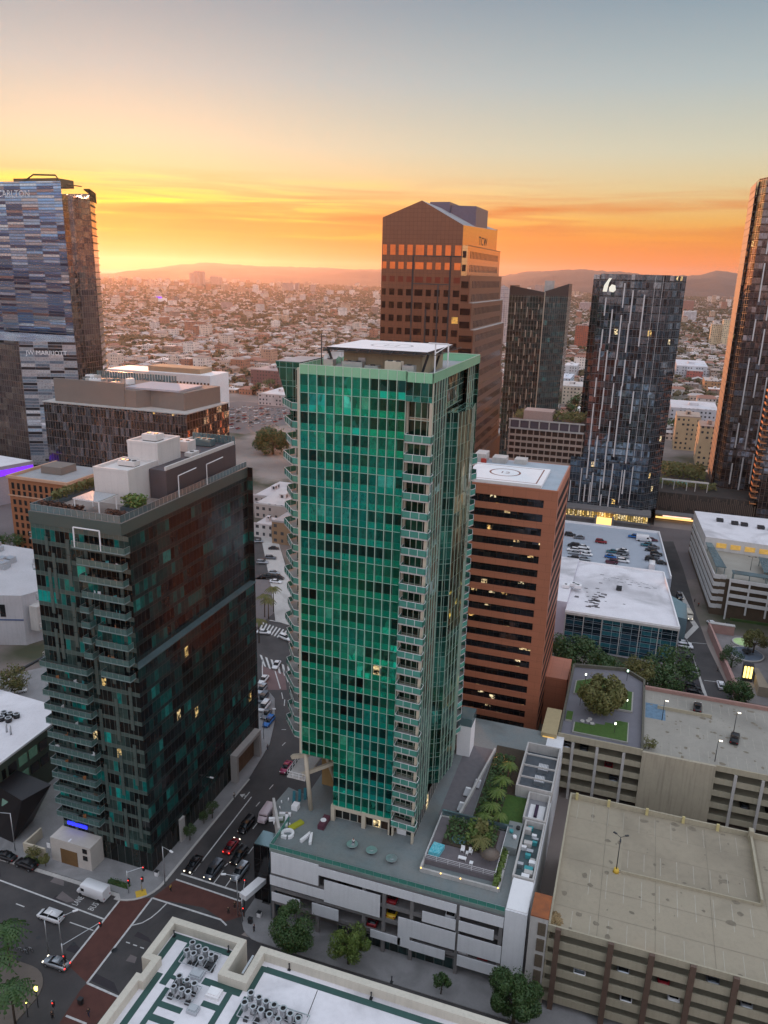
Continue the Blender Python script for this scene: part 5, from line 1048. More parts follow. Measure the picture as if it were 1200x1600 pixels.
nw=0; extra=MB(); lamp_w=mat('dim_lit_window',(.8,.42,.08),.4,var=.5,scale=.8,emit=.25,c2=(.1,.05,.02))
for ri,(ry,rh) in enumerate(rows):
    zc=134.2-(ry-225)*.0422; hh=rh*.0422/2
    for (cx_,cw) in cols:
        xc=fx0+(cx_-52)*.0422; ww=cw*.0422/2
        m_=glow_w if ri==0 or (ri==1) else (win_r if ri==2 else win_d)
        if zc-hh<60:
            extra.box(xc-ww,xc+ww,fv0-.05,fv0+.02,zc-hh,zc+hh)
        else:
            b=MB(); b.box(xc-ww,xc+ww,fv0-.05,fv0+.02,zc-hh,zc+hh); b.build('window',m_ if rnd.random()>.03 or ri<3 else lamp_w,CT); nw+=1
if extra.v: tag(extra.build('lower_windows',win_d,CT),kind='stuff')
for (cx_,z0,z1) in ((355,0,119.5),(705,0,119.5),(600,0,109),(490,0,100)):
    xc=fx0+(cx_-52)*.0422; b=MB(); b.box(xc-.28,xc+.28,fv0-.12,fv0+.01,z0,z1); b.build('groove',metal_dk,CT)
b=MB(); b.box(-90,-75,fv0-.1,fv0,109,109.4); b.box(-90,fx1,fv0-.1,fv0,119.3,119.7); b.build('string_course',metal_dk,CT)
sw=MB()
for i,(x1,z1,z0) in enumerate(tiers[:5]):
    k=max(1,int((z1-z0)/4.9))
    for j in range(k):
        zc=z1-3.2-4.9*j; n=22
        for q in range(n): y=fv0+6+q*2.6; sw.box(x1+.0,x1+.06,y,y+1.2,zc-1.3,zc+1.3)
        b=MB(); b.v=[]; 
        for q in range(1): 
            b.box(fx1+.3,x1-.3,fv0+.1,fv0+.62,zc-1.2,zc+1.2)
        b.build('corner_window',win_d,CT)
tag(sw.build('side_windows',win_d,CT),kind='stuff')
text_mesh('TCW',4.6,Matrix.Translation((fx1+.06,337,124.9))@Matrix.Rotation(R(90),4,'Z')@Matrix.Rotation(R(90),4,'X'),black_m,'sign_lettering',CT,sx=1.5,spacing=1.1)
# ---------------- glass towers on the right ----------------
strip_m=mat('white_fin',(.60,.58,.58),.5,var=.05)
def curtain(name,metal=.8,seed=0,pal=None,bay=1.6,fl=3.4,lit=.006,spc=(.05,.06,.07,1),rough=.05,warp=.02): return glassmat(name,bay,fl,pal or [(0,gl(.06,.07,.085)),(.3,gl(.12,.16,.20)),(.6,gl(.20,.27,.33)),(.85,gl(.32,.40,.47))],sp=.22,spcol=spc,frame=(.10,.11,.12,1),fw=.07,metal=metal,rough=rough,warp=warp,lit=lit,seed=seed,grp=2,wave=.02,hframe=.12)
LT=blk('dark_glass_tower','dark blue glass tower with staggered white fins and a white emblem at its top left','tower',(-6,372,0))
lg=curtain('dark_blue_glass',.85,3)
lv=371.0
b=MB(); b.wall((-23.6,lv),(6,lv),32,115.2); b.wall((-29,lv-.6),(6,lv-.6),8.5,32); b.wall((6,lv),(12.2,lv+9),8.5,115.0,u0=40); b.wall((12.2,lv+9),(12.2,lv+30),0,115); b.wall((-23.6,lv+30),(-23.6,lv),32,115); b.wall((-29,lv+30),(-29,lv-.6),0,32); b.wall((12.2,lv+30),(-29,lv+30),0,115)
b.face([(-23.6,lv,114),(6,lv,114),(12.2,lv+9,114),(12.2,lv+30,114),(-23.6,lv+30,114)]); b.face([(-29,lv-.6,32),(6,lv-.6,32),(6,lv+.1,32),(-29,lv+30,32)]); b.build('glass_wall',lg,LT)
b=MB(); rs=random.Random(4)
for i,x in enumerate((-20.6,-17.3,-13.2,-9.4,-4.4)):
    z=113-rs.uniform(0,8)-(6 if i<2 else 0)
    while z>10:
        h=rs.uniform(7,15); z0=max(z-h,9.5); y=lv if z0>32 else lv-.6; b=MB(); b.box(x-.28,x+.28,y-.5,y-.02,z0,z); b.build('fin',strip_m,LT); x2=x; z-=h+rs.choice((0,0,3.2,6)); x=x2+rs.choice((-.25,0,.25))
for x in (-.6,2.6): b=MB(); b.box(x-.07,x+.07,lv-.2,lv-.02,33,115); b.build('fin',strip_m,LT)
for k in range(7): x=-28+k*4.6; b=MB(); b.box(x-.2,x+.2,lv-1.05,lv-.62,10+rs.uniform(0,4),26+rs.uniform(-6,4)); b.build('fin',strip_m,LT)
b=MB(); b.face([(-22.4,lv-.06,107.6),(-20.6,lv-.06,107.6),(-20.0,lv-.06,111.5),(-19.0,lv-.06,113.4),(-20.2,lv-.06,113.4),(-22.0,lv-.06,110.4)]); b.face([(-19.6,lv-.06,107.8),(-17.8,lv-.06,107.4),(-16.8,lv-.06,108.4),(-17.2,lv-.06,110.4),(-18.8,lv-.06,110.8),(-19.8,lv-.06,109.4)]); b.build('emblem',mat('emblem_white',(.8,.78,.65),.5,var=0,emit=.3),LT)
litb=glassmat('lit_lobby_band',1.1,3.0,[(0,gl(.55,.35,.08)),(.3,gl(.8,.55,.15)),(.7,gl(.35,.2,.05))],frame=gl(.06,.05,.04),fw=.12,metal=0,rough=.3,lit=.8,litp=1.9,litc=(1,.62,.12,1))
b=MB(); b.wall((-34,lv-8),(9,lv-8),5.4,8.4); b.build('lit_band',litb,LT)
b=MB(); b.box(-34.2,10,lv-8.6,lv+1,8.4,9.4); b.box(-34,9,lv-7.8,lv,0,5.4); b.box(-34.2,10,lv-8.6,lv-7.9,4.4,5.4); b.build('podium',gcon,LT)
b=MB(); b.box(-13.8,-6.6,lv-12.5,lv-8.7,3.4,6.2); b.build('lit_canopy',amber_soft,LT)
b=MB(); 
for x in (-14.2,-6.4): b.box(x-.5,x+.5,lv-12.8,lv-8.7,0,7)
b.build('canopy_column',gcon,LT)
fin_m=mat('bronze_fin',(.4,.33,.26),.5,var=.1)
HT2=blk('teal_hotel_tower','slim teal glass tower with a notched roofline, between the brown and dark towers','tower',(-64,470,0))
tg=glassmat('teal_tower_glass',1.7,3.3,[(0,gl(.06,.08,.085)),(.4,gl(.09,.14,.15)),(.7,gl(.12,.21,.21)),(.93,gl(.12,.36,.36))],sp=.2,spcol=gl(.05,.06,.06),frame=gl(.14,.13,.12),fw=.08,metal=.8,rough=.06,warp=.03,lit=.008,grp=2,wave=.03)
tp=[(-80.9,470),(-60.6,472),(-48.8,486),(-48.8,505),(-80.9,505)]
b=MB(); 
for i in range(5): b.wall(tp[i],tp[(i+1)%5],0,103)
b.face([(p[0],p[1],103) for p in tp]); b.build('glass_wall',tg,HT2)
b=MB(); b.face([(-80.9,470,103),(-60.6,472,103),(-60.6,472,105),(-80.9,470,108.4)]); b.face([(-60.6,472,103),(-48.8,486,103),(-48.8,486,110),(-60.6,472,105.6)]); b.face([(-80.9,505,103),(-80.9,470,103),(-80.9,470,108.4),(-80.9,505,108.4)]); b.face([(-48.8,486,103),(-48.8,505,103),(-48.8,505,110),(-48.8,486,110)]); b.build('screen_wall',mat('dark_bronze_screen',(.06,.05,.05),.3,.5,var=.1),HT2)
b=MB(); b.box(-62,-57,478,483,103,111.5); b.build('lift_core',conc_lt,HT2)
b=MB(); rs=random.Random(8)
for i,x in enumerate((-77,-73.5,-70,-66.8,-63.6)):
    z=100-rs.uniform(0,6)
    while z>12: h=rs.uniform(3,7); b=MB(); b.box(x-.22,x+.22,469.6+(x+80.9)*.1,470+(x+80.9)*.1,z-h,z); b.build('fin',fin_m,HT2); z-=h+rs.uniform(2,8)
b=MB(); b.box(-60.9,-60.3,471.4,471.9,0,105); b.build('corner_fin',fin_m,HT2)
RT2=blk('bronze_glass_tower','very tall bronze glass tower cut by the right edge of the view','tower',(60,420,0))
bgm=glassmat('bronze_tower_glass',1.9,3.3,[(0,gl(.10,.08,.085)),(.3,gl(.17,.14,.14)),(.6,gl(.22,.22,.25)),(.85,gl(.26,.29,.35))],sp=.22,spcol=gl(.07,.05,.045),frame=gl(.10,.07,.06),fw=.08,metal=.8,rough=.07,warp=.03,lit=.01,grp=2,wave=.03)
b=MB(); q=[(42.2,416),(85,413),(85,450),(39.4,450),(39.4,423)]
for i in range(5): b.wall(q[i],q[(i+1)%5],13,159.2,u0=i*9)
b.face([(p[0],p[1],159.2) for p in q]); b.build('glass_wall',bgm,RT2)
b=MB(); rs=random.Random(6)
for i,x in enumerate((46.5,51,55.5,60,65)):
    z=152-rs.uniform(0,18)
    while z>20: h=rs.uniform(6,13); b=MB(); b.box(x-.28,x+.28,415.2-(x-42)*.07,415.7-(x-42)*.07,z-h,z); b.build('fin',strip_m,RT2); z-=h+rs.choice((0,4,8))
b=MB(); 
for k in range(43): z=16+k*3.3; b.prism([(38.2,423),(39.3,422.2),(39.3,448),(38.2,448)],z,z+.35)
b.box(38.4,38.6,423,448,14,158); b.build('balcony_slabs',mat('copper_balcony',(.20,.13,.11),.6,0,var=.1),RT2)
RT3=blk('lower_bronze_tower','shorter bronze glass tower with stacked balconies painted in orange light at the far right edge','tower',(65,398,0))
b=MB(); b.box(56.3,100,395,412,0,68); b.build('glass_wall',bgm,RT3)
b=MB()
for k in range(19): z=12+k*2.95; b.box(54.2,57.2,393.6,400,z,z+.3); b.box(54.2,54.35,393.6,400,z,z+1.2)
b.build('balconies',mat('painted_orange_light_balcony',(.55,.22,.09),.5,.2,var=.1),RT3)  # orange light along this edge painted into the balcony colour
BP=blk('ribbed_podium','long brown ribbed podium wall with a planted pool terrace on top','building',(32,395,0))
rb=mat('brown_ribs',(.13,.09,.07),.7,var=.15,scale=.2)
b=MB(); b.box(11.8,58,395,450,0,13.2); b.build('wall',mat('dark_brown_wall',(.05,.04,.035),.8,var=.2,scale=.2),BP)
b=MB(); rs=random.Random(2)
for i in range(54): x=12.4+i*.84; z0=2.8+rs.uniform(0,4); b.box(x,x+.4,394.6,394.98,z0,13.4-rs.uniform(0,3.5))
b.build('rib',rb,BP)
b=MB(); b.box(11.8,60,391.5,394.9,1.8,2.6); b.box(12,33,386,391.5,4.0,4.6); b.build('street_canopy',gcon,BP)
b=MB(); b.box(16,29,385.9,385.99,3.2,3.9); b.build('lit_fascia',mat('lit_pink_fascia',(1,.55,.4),.5,var=0,emit=.8),BP)
b=MB(); b.box(13,31,390.9,391.4,.8,1.6); b.build('lit_shopfront',amber_soft,BP)
b=MB(); b.box(14,36,402,404.5,17.6,18.0); 
for x in (14.5,20,26,30,35.5): b.box(x-.2,x+.2,402.2,402.6,13.2,17.6)
b.build('pergola',conc_lt,BP)
b=MB(); b.box(13,27,416,424,13.2,13.5); b.build('pool',mat('pool_teal',(.06,.34,.30),.1,0,var=.2,emit=.12),BP)
b=MB(); shrubs(b,12,40,406,414,13.2,3,500,rr,.8); shrubs(b,14,36,427,448,13.2,5,1100,rr,1.0); b.build('terrace_planting',leaf_c,BP)
MBB=blk('balcony_apartments','mid rise block with stacked open balconies between the salmon and dark glass towers','building',(-40,373,0))
b=MB(); b.box(-59.4,-24.2,373.5,395,0,46.6); b.build('wall',mat('brown_recess',(.09,.055,.045),.8,var=.25,scale=.2),MBB)
b=MB()
for k in range(13): z=3+k*3.05; b.box(-59.8,-24,371.8,373.45,z-.3,z+.1); b.box(-59.8,-24,371.8,371.95,z+.1,z+.8)
for i in range(13): x=-59.4+i*2.9; b.box(x-.18,x+.18,371.7,373.4,0,43)
b.build('balconies',mat('tan_balcony',(.40,.31,.26),.7,var=.1),MBB)
b=MB(); b.box(-60,-24,371.5,395,42.7,43.3); 
for i in range(8): x=-59.4+i*4.7; b.box(x-.3,x+.3,371.6,372.3,43.3,47.4)
b.box(-60,-24,371.5,372.2,47.0,47.6); b.build('roof_frame',conc_lt,MBB)
b=MB(); 
for i in range(7): x=-59+i*4.7; b.box(x+.2,x+3.9,372.0,372.4,43.5,46.9)
b.build('louvre_screen',mat('plum_louvre',(.10,.08,.10),.6,var=.1),MBB)
b=MB(); b.box(-54,-40,378,388,46.6,51); b.build('roof_pavilion',mat('pinkish_render',(.45,.34,.31),.8,var=.1),MBB)
b=MB(); shrubs(b,-40,-25,376,394,47,3.0,500,rr,.8); shrubs(b,-59,-54,376,394,47,2.0,140,rr,.8); b.build('roof_planting',leaf_c,MBB)
# ---------------- left side: hotel tower, wing, grey office, brick block ----------------
HTW=blk('mosaic_glass_tower','tall hotel tower of blue and brown glass strips at the left edge','tower',(-370,400,0))
mos=glassmat('mosaic_glass',12.0,1.65,[(0,gl(.08,.10,.18)),(.16,gl(.14,.24,.46)),(.36,gl(.26,.40,.60)),(.56,gl(.20,.36,.62)),(.76,gl(.42,.52,.62)),(.93,gl(.24,.20,.22))],frame=gl(.10,.10,.11),fw=.02,metal=.85,rough=.08,warp=.03,seed=5,wave=.01,hframe=.16)
mos2=glassmat('dark_mosaic_side',2.0,3.4,[(0,gl(.14,.12,.13)),(.3,gl(.2,.17,.17)),(.6,gl(.28,.24,.22)),(.85,gl(.36,.32,.29))],frame=gl(.09,.08,.08),fw=.1,metal=.9,rough=.05,warp=.012,seed=6,wave=.05,grp=3)
hp=[(-460,400),(-334.5,400),(-335.5,406),(-334.5,409),(-334,424),(-348,446),(-460,446)]
b=MB(); b.wall(hp[0],hp[1],0,159.4); b.build('front_glass',mos,HTW)
b=MB(); b.wall(hp[1],hp[2],0,152,u0=3); b.wall(hp[2],hp[3],0,152); b.wall(hp[3],hp[4],0,151,u0=9); b.wall(hp[4],hp[5],0,157,u0=20); b.wall(hp[5],hp[6],0,157); b.face([(p[0],p[1],151.5) for p in hp]); b.build('side_glass',mos2,HTW)
b=MB(); b.prism([(-338,424),(-333.5,424),(-347,446),(-352,446)],157,157.6)
for i in range(8): t_=i/7; b.box(-334-13*t_,-333.6-13*t_,424+22*t_,424.4+22*t_,151,157.2)
for k in range(33): b.prism([(-334.1,424),(-333.3,424),(-347.2,446),(-348,446)],12+k*4.4,12.5+k*4.4)
b.bar((-402,410,151),(-402,410,166),.3); b.bar((-345,402,159),(-336,420,158.5),.35); b.bar((-366,404,159),(-357,404,163.5),.4); b.bar((-357,404,163.5),(-341,404,163),.5); b.bar((-341,404,163),(-338,404,159),.4)
b.build('roof_steelwork',mat('olive_steel',(.10,.08,.03),.6,.3,var=.1),HTW)
b=MB(); b.box(-372,-340,404,418,157,161.5); b.build('roof_screen',mat('bronze_screen',(.14,.10,.05),.5,.3,var=.1),HTW)
text_mesh('RITZ-CARLTON',5.2,Matrix.Translation((-375.5,399.8,151))@Matrix.Rotation(R(90),4,'X'),white_m,'sign_lettering',HTW,sx=1.0)
JW=blk('hotel_wing','lower hotel wing with silver and dark strips in front of the tall mosaic tower','building',(-305,340,0))
mos3=glassmat('silver_strip_glass',7.5,1.7,[(0,gl(.06,.06,.07)),(.2,gl(.26,.32,.40)),(.45,gl(.6,.62,.66)),(.7,gl(.40,.5,.6)),(.88,gl(.8,.8,.82))],frame=gl(.25,.25,.27),fw=.05,metal=.6,rough=.12,warp=.04,seed=8,hframe=.16)
b=MB(); b.wall((-321,340),(-294,352),0,73); b.wall((-294,352),(-322,385),0,73); b.wall((-322,385),(-400,385),0,73); b.face([(-321,340,73),(-294,352,73),(-322,385,73),(-400,385,73),(-400,345,73)]); b.build('silver_wall',mos3,JW)
b=MB(); b.wall((-400,348),(-340,344),0,70); b.wall((-340,344),(-321,340),0,70.5,u0=7); b.build('brown_wall',mos2,JW)
text_mesh('JW MARRIOTT',3.3,Matrix.Translation((-308,345.4,66))@Matrix.Rotation(math.atan2(12,27),4,'Z')@Matrix.Rotation(R(90),4,'X'),white_m,'sign_lettering',JW)
b=MB(); b.box(-311,-301.5,352,353,30,63); tag(b.build('white_billboard_wall',white_m),'tall narrow white panel standing behind the grey office block','panel')
GO=blk('grey_office_block','dark glass office block with a taupe roof screen and a pale helipad','building',(-230,303,0))
dgm=glassmat('dark_office_glass',1.5,4.0,[(0,gl(.05,.05,.055)),(.4,gl(.10,.10,.11)),(.7,gl(.17,.17,.19)),(.9,gl(.28,.29,.33))],frame=gl(.10,.095,.095),fw=.08,metal=.85,rough=.06,warp=.04,seed=11,wave=.06,hframe=.1,lit=.004)
taupe=mat('taupe_screen',(.19,.155,.135),.75,var=.06,scale=.2)
gx0,gx1,gy0,gy1,gzz=-275,-195.3,303,341,49
b=MB(); b.wall((gx0,gy0),(gx1,gy0),0,gzz); b.wall((gx0,gy1),(gx0,gy0),0,gzz); b.wall((gx1,gy1),(gx0,gy1),0,gzz); b.build('glass_wall',dgm,GO)
rust=glassmat('rust_lit_glass',2.4,3.8,[(0,gl(.05,.02,.015)),(.5,gl(.09,.035,.025)),(.75,gl(.14,.05,.03))],frame=gl(.05,.025,.02),fw=.3,metal=.5,rough=.12,lit=.3,litc=(1,.16,.04,1),litp=1.1,seed=12)
b=MB(); b.wall((gx1,gy0),(gx1,gy1),0,gzz); b.build('side_wall',rust,GO)
b=MB(); b.box(gx0-.3,gx1+.3,gy0-.3,gy1,gzz,gzz+.5); b.build('roof_edge',conc_lt,GO)
b=MB(); b.prism([(-270,306),(-224,306),(-220,312),(-200,309),(-198,338),(-270,338)],gzz+.5,gzz+8.6); b.box(-270,-230,305.6,306.6,gzz+.5,gzz+11.5); b.build('roof_screen',taupe,GO)
b=MB(); b.box(-232,-203,309.5,330,gzz+8.7,gzz+9.6); b.build('helipad_deck',mat('pale_pad',(.42,.40,.44),.7,var=.1),GO)
rs=random.Random(12)
for i in range(12):
    x=rs.uniform(-266,-236); y=rs.uniform(310,334); roof_unit(x,y,gzz+8.6,rs.uniform(2,5),rs.uniform(2,4),rs.uniform(1.5,3),'roof plant box among the clutter behind the taupe screen of the grey office block',m=[metal_lt,white_m,glass_blue,conc_lt][i%4])['group']='plant boxes on the grey office block'
b=MB()
for i in range(30): x=-270+i*1.6; b.box(x,x+1.1,337.5,337.8,gzz+8.6,gzz+12)
b.build('glass_screen',glass_blue,GO)
BK=blk('brick_block','tall orange brick building with rows of small windows, left of the dark tower','building',(-224,235,0))
brk=mat('orange_brick',(.30,.115,.05),.85,var=.15,scale=.6,streak=.1); 
b=MB(); b.box(-234.5,-206,235,262,0,31.4); b.build('wall',brk,BK)
b=MB(); b.box(-235,-205.5,234.5,235.4,31.4,32.5); b.box(-235,-234.1,235.4,262.5,31.4,32.5); b.box(-206.4,-205.5,235.4,262.5,31.4,32.5); b.box(-235,-205.5,234.7,234.98,24.2,24.7); b.build('cornice',mat('pale_orange_stone',(.5,.3,.2),.8,var=.1),BK)
for r_ in range(9):
    for c_i in range(9):
        x=-233+c_i*2.7; z=1.6+r_*3.2; b=MB(); b.box(x,x+1.25,234.9,235.02,z,z+(2.0 if r_<7 else 2.5)); b.build('window',glass_dark,BK)
b=MB(); b.face([(-234,235.5,31.45),(-206.5,235.5,31.45),(-206.5,262,31.45),(-234,262,31.45)]); b.build('roof',roof_g,BK)
b=MB(); b.box(-228,-218,246,255,31.5,34.5); b.build('roof_housing',taupe,BK)
WL=blk('white_hall','plain white building with two tall windows at the left edge','building',(-185,170,0))
ww=mat('aged_white_wall',(.46,.45,.47),.75,var=.1,scale=.2,streak=.2)
b=MB(); b.prism([(-230,150),(-171,171),(-168,178),(-172,205),(-230,205)],0,16.5); b.build('wall',ww,WL)
dd=Vector((59,21)).normalized()
for i in range(2):
    c=Vector((-171,171))-dd*(6+4.2*i); b=MB(); b.obox((c.x+.03,c.y-.08),.8,tuple(dd),.06,9.5,13.5); b.build('window',glass_dark,WL)
b=MB(); b.prism([(-230,149.8),(-171,170.8),(-171,170.95),(-230,149.95)],8.3,8.7); b.build('blue_band',mat('blue_band_paint',(.05,.09,.2),.6,var=.05),WL)
b=MB(); b.box(-169.5,-166.4,172,177,5,13); b.build('side_bay',conc_lt,WL)
b=MB(); rs=random.Random(21)
for i in range(14): x=rs.uniform(-215,-178); y=rs.uniform(186,203); s_=rs.uniform(.8,2); b.box(x-s_,x+s_,y-s_,y+s_,16.5,17+s_)
b.build('roof_plant',metal_lt,WL)
b=MB(); b.bar((-160,150,1.2),(-150,168,7),.45,k=6); b.bar((-150,168,7),(-146,172,7.2),.45,k=6); tag(b.build('curved_stair_rail',metal_dk),'dark bent ramp edge behind the left side of the dark tower','ramp')
AR=blk('arena_edge','pale flat roofed arena edge with a violet light band at the left','building',(-310,290,0))
b=MB(); b.prism([(-380,262),(-292.5,275),(-284,302),(-380,312)],0,19,0,top=1); b.build('wall',[mat('lilac_concrete',(.36,.33,.38),.8,var=.1),roof_w],AR)
dd=Vector((8.5,27)).normalized()
b=MB(); c=Vector((-288.2,288.5)); b.obox((c.x+.2,c.y),13.5,tuple(dd),.15,14.2,17.2); b.build('violet_light_band',purple_em,AR)
b=MB(); b.obox((-279.5,293),7,(.30,.954),.4,8.2,10.4); o=tag(b.build('orange_sign',mat('orange_sign_face',(1,.42,.05),.5,var=.4,scale=1,emit=.9)),'glowing orange sign bar beside the violet lit roof edge','sign')
LW=blk('white_roof_wing','low green walled building with a white roof left of the dark apartment tower','building',(-130,115,0))
b=MB(); b.prism([(-190,60),(-150,92),(-116.8,104),(-117.2,121.5),(-123,128.8),(-190,133)],0,13.2,0,top=1); b.build('wall',[mat('dark_green_wall',(.06,.085,.06),.7,var=.15,scale=.3),roof_w],LW)
b=MB(); 
for (p,q) in (((-117.0,104.2),(-117.4,121.5)),((-117.4,121.5),(-123,128.6))): Lq=math.dist(p,q); b.obox(((p[0]+q[0])/2,(p[1]+q[1])/2),Lq/2,((q[0]-p[0])/Lq,(q[1]-p[1])/Lq),.25,13.2,13.7)
b.build('parapet',white_m,LW)
for i in range(10):
    z=(9.4,5.6)[i//5]; y=105+(i%5)*3.0; b=MB(); b.box(-117.0,-116.85,y,y+2.3,z,z+2.2); b.build('window',glass_dark if i not in(2,3,7) else mat('green_lit_window',(.14,.3,.2),.2,.2,var=.2,emit=.03),LW)
b=MB(); b.box(-116.99,-116.8,111.4,112.4,2.4,4.4); b.build('lit_window',mat('lime_lit_window',(.6,1,.1),.5,var=.2,emit=.8),LW)
u_=0
for (x,y) in ((-130,121),(-128.4,121.2),(-126.8,121.4),(-130.6,119),(-129,119.2),(-127.2,119.4)):
    t=empty('roof_fan',(x,y,13.2),'dark round fan unit in the cluster on the white roof at the left edge','fan','fan units on the left white roof'); b=MB(); b.cyl(x,y,13.25,14.3,.7,k=12); b.build('casing',metal_dk,t); b=MB(); ring(b,x,y,.5,.75,14.31,12); b.build('rim',metal_lt,t)
for x,y in ((-124.5,116),(-123.0,115.6)): b=MB(); b.cyl(x,y,13.2,15.4,.22,k=8); tag(b.build('flue_pipe',metal_lt),'pale upright flue pipe on the white roof at the left edge','flue','flue pipes on the left white roof')
CB2=blk('dark_cube_annex','black angular cube shaped annex with two rows of pale windows','building',(-112,106,0))
b=MB(); A_=[(-116.6,104.4,9.4),(-108.4,102.4,9.4),(-106.6,108.6,9.4),(-116.6,110,9.4)]; B_=[(-115.4,101.2,0),(-110.4,100.6,0),(-111.4,107.4,0),(-115.8,108,0)]
b.face(A_); 
for i in range(4): j=(i+1)%4; b.face([B_[i],B_[j],A_[j],A_[i]])
b.build('wall',mat('black_metal_cladding',(.012,.012,.015),.4,.3,var=.1),CB2)
for r_ in range(2):
    for c_i in range(2):
        b=MB(); z=6.2-r_*3; s=.25+.34*c_i; p=Vector(A_[0]).lerp(Vector(A_[1]),s); q=Vector(A_[0]).lerp(Vector(A_[1]),s+.27); p0=Vector(B_[0]).lerp(Vector(B_[1]),s); q0_=Vector(B_[0]).lerp(Vector(B_[1]),s+.27)
        f0,f1=z/9.4,(z+1.5)/9.4; pts=[p0.lerp(p,f0),q0_.lerp(q,f0),q0_.lerp(q,f1),p0.lerp(p,f1)]; b.face([(v.x,v.y-.06,v.z) for v in pts]); b.build('window',mat('pale_green_window',(.2,.34,.27),.2,.1,var=.2),CB2)
b=MB(); b.cyl(-126,152,0,4.2,13,k=40); tag(b.build('round_pavilion',mat('blue_grey_drum',(.18,.19,.23),.7,var=.1)),'low round blue grey drum building behind the dark tower','pavilion')
b=MB(); b.box(-106.2,-101,99.2,99.6,0,2.4); b.box(-106.2,-105.8,99.6,104,0,2.4); tag(b.build('cream_wall',cream),'low cream wall beside the garage portal of the dark tower','wall')
b=MB(); b.box(-436.8,-337,560,590,0,29.5); o=tag(b.build('white_hotel',white_m),'long white building with two rows of small square windows behind the grey office block','building')
for r_ in range(2):
    for c_i in range(30): b=MB(); x=-434+c_i*3.25; b.box(x,x+1.7,559.85,560.01,21-r_*5.5,23.4-r_*5.5); b.build('window',glass_dark,o)
b=MB(); b.box(-400,-350,566,585,29.5,33.5); b.build('roof_housing',mat('tan_housing',(.36,.25,.16),.8,var=.1),o)
# ---------------- vehicles ----------------
def loft(mb,secs,mi=0):
    "secs: list of (x, [(y,z)...]) rings"
    for (xa,ra),(xb,rb_) in zip(secs,secs[1:]):
        n=len(ra)
        for i in range(n):
            j=(i+1)%n; mb.face([(xa,*ra[i]),(xa,*ra[j]),(xb,*rb_[j]),(xb,*rb_[i])],mi=mi,sm=True)
    mb.face([(secs[0][0],*p) for p in secs[0][1]],mi=mi); mb.face([(secs[-1][0],*p) for p in reversed(secs[-1][1])],mi=mi)
def ring8(w_,z0,z1,c=.12): c=min(c,(z1-z0)*.4,w_*.4); return [(w_,z0+c),(w_,z1-c),(w_-c,z1),(-w_+c,z1),(-w_,z1-c),(-w_,z0+c),(-w_+c,z0),(w_-c,z0)]
KINDS={ # body stations (x,halfwidth,top), cabin stations (x,hw,top)
 'sedan':([(-2.3,.72,.75),(-2.2,.84,.92),(-1.4,.9,.98),(0,.9,.96),(1.1,.9,.92),(1.9,.84,.8),(2.3,.7,.6)],[(-1.75,.68,.98),(-1.0,.66,1.42),(.25,.66,1.44),(1.15,.70,.95)],.68,.62),
 'suv':([(-2.3,.78,.9),(-2.25,.88,1.05),(-1.2,.93,1.1),(0,.93,1.08),(1.1,.93,1.04),(2.0,.88,.98),(2.35,.74,.7)],[(-2.2,.74,1.1),(-1.95,.72,1.68),(.35,.72,1.72),(1.15,.78,1.05)],.72,.78),
 'minivan':([(-2.4,.8,.95),(-2.35,.92,1.05),(-1.2,.96,1.1),(0,.96,1.08),(1.3,.95,1.02),(2.1,.88,.9),(2.45,.72,.65)],[(-2.3,.78,1.1),(-2.15,.76,1.7),(.7,.76,1.74),(1.75,.80,1.0)],.7,.8)}
rubber=black_m; carglass=mat('car_window_glass',(.02,.025,.03),.05,.6,var=0)
def make_car(kind,paint,label='x',hl=None,tl=None):
    t=empty('parked_car',(0,0,0),label,'car')
    bo,cb,wr,bt_=KINDS[kind]
    b=MB(); loft(b,[(x,ring8(w_,.28,top,.14)) for x,w_,top in bo]); b.build('body',paint,t)
    b=MB(); loft(b,[(x,ring8(w_,bt_,top,.10)) for x,w_,top in cb]); b.build('windows',carglass,t)
    (xa,wa_,za),(xb,wb_,zb)=cb[1],cb[2]; b=MB(); loft(b,[(xa-.05,ring8(wa_-.02,za-.04,za+.03,.02)),(xb+.05,ring8(wb_-.02,zb-.04,zb+.03,.02))]); b.build('roof',paint,t)
    L=bo[-1][0]; 
    for x in (-L*.62,L*.62):
        for s in (-1,1):
            b=MB(); b.bar((x,s*.70,.33),(x,s*.93,.33),.33,k=14); w_=b.build('wheel',rubber,t); c=MB(); c.bar((x,s*.93,.33),(x,s*.945,.33),.19,k=10); c.build('rim',metal_lt,w_)
    for s in (-1,1):
        b=MB(); b.box(L-.22,L-.02,s*.62-.14,s*.62+.14,.56,.70); b.build('headlight',hl or head_m,t)
        b=MB(); b.box(-L-.02,-L+.12,s*.66-.13,s*.66+.13,.66,.84); b.build('tail_light',tl or tail_m,t)
    return proto(t)
def paint(n,c,metal=.3): return mat(n,c,.28,metal,var=.03)
PT={'black':paint('black_paint',(.015,.015,.018)),'white':paint('white_paint',(.7,.7,.72),.05),'silver':paint('silver_paint',(.34,.36,.39),.6),'grey':paint('grey_paint',(.12,.13,.15),.5),'red':paint('dark_red_paint',(.22,.012,.02),.3),'blue':paint('blue_paint',(.02,.12,.36),.4),'teal':paint('teal_paint',(.03,.13,.17),.4),'pink':paint('pinkish_red_paint',(.32,.04,.10),.3),'yellow':paint('yellow_car_paint',(.6,.36,.02),.1),'maroon':paint('maroon_paint',(.10,.03,.05),.4)}
PR={}
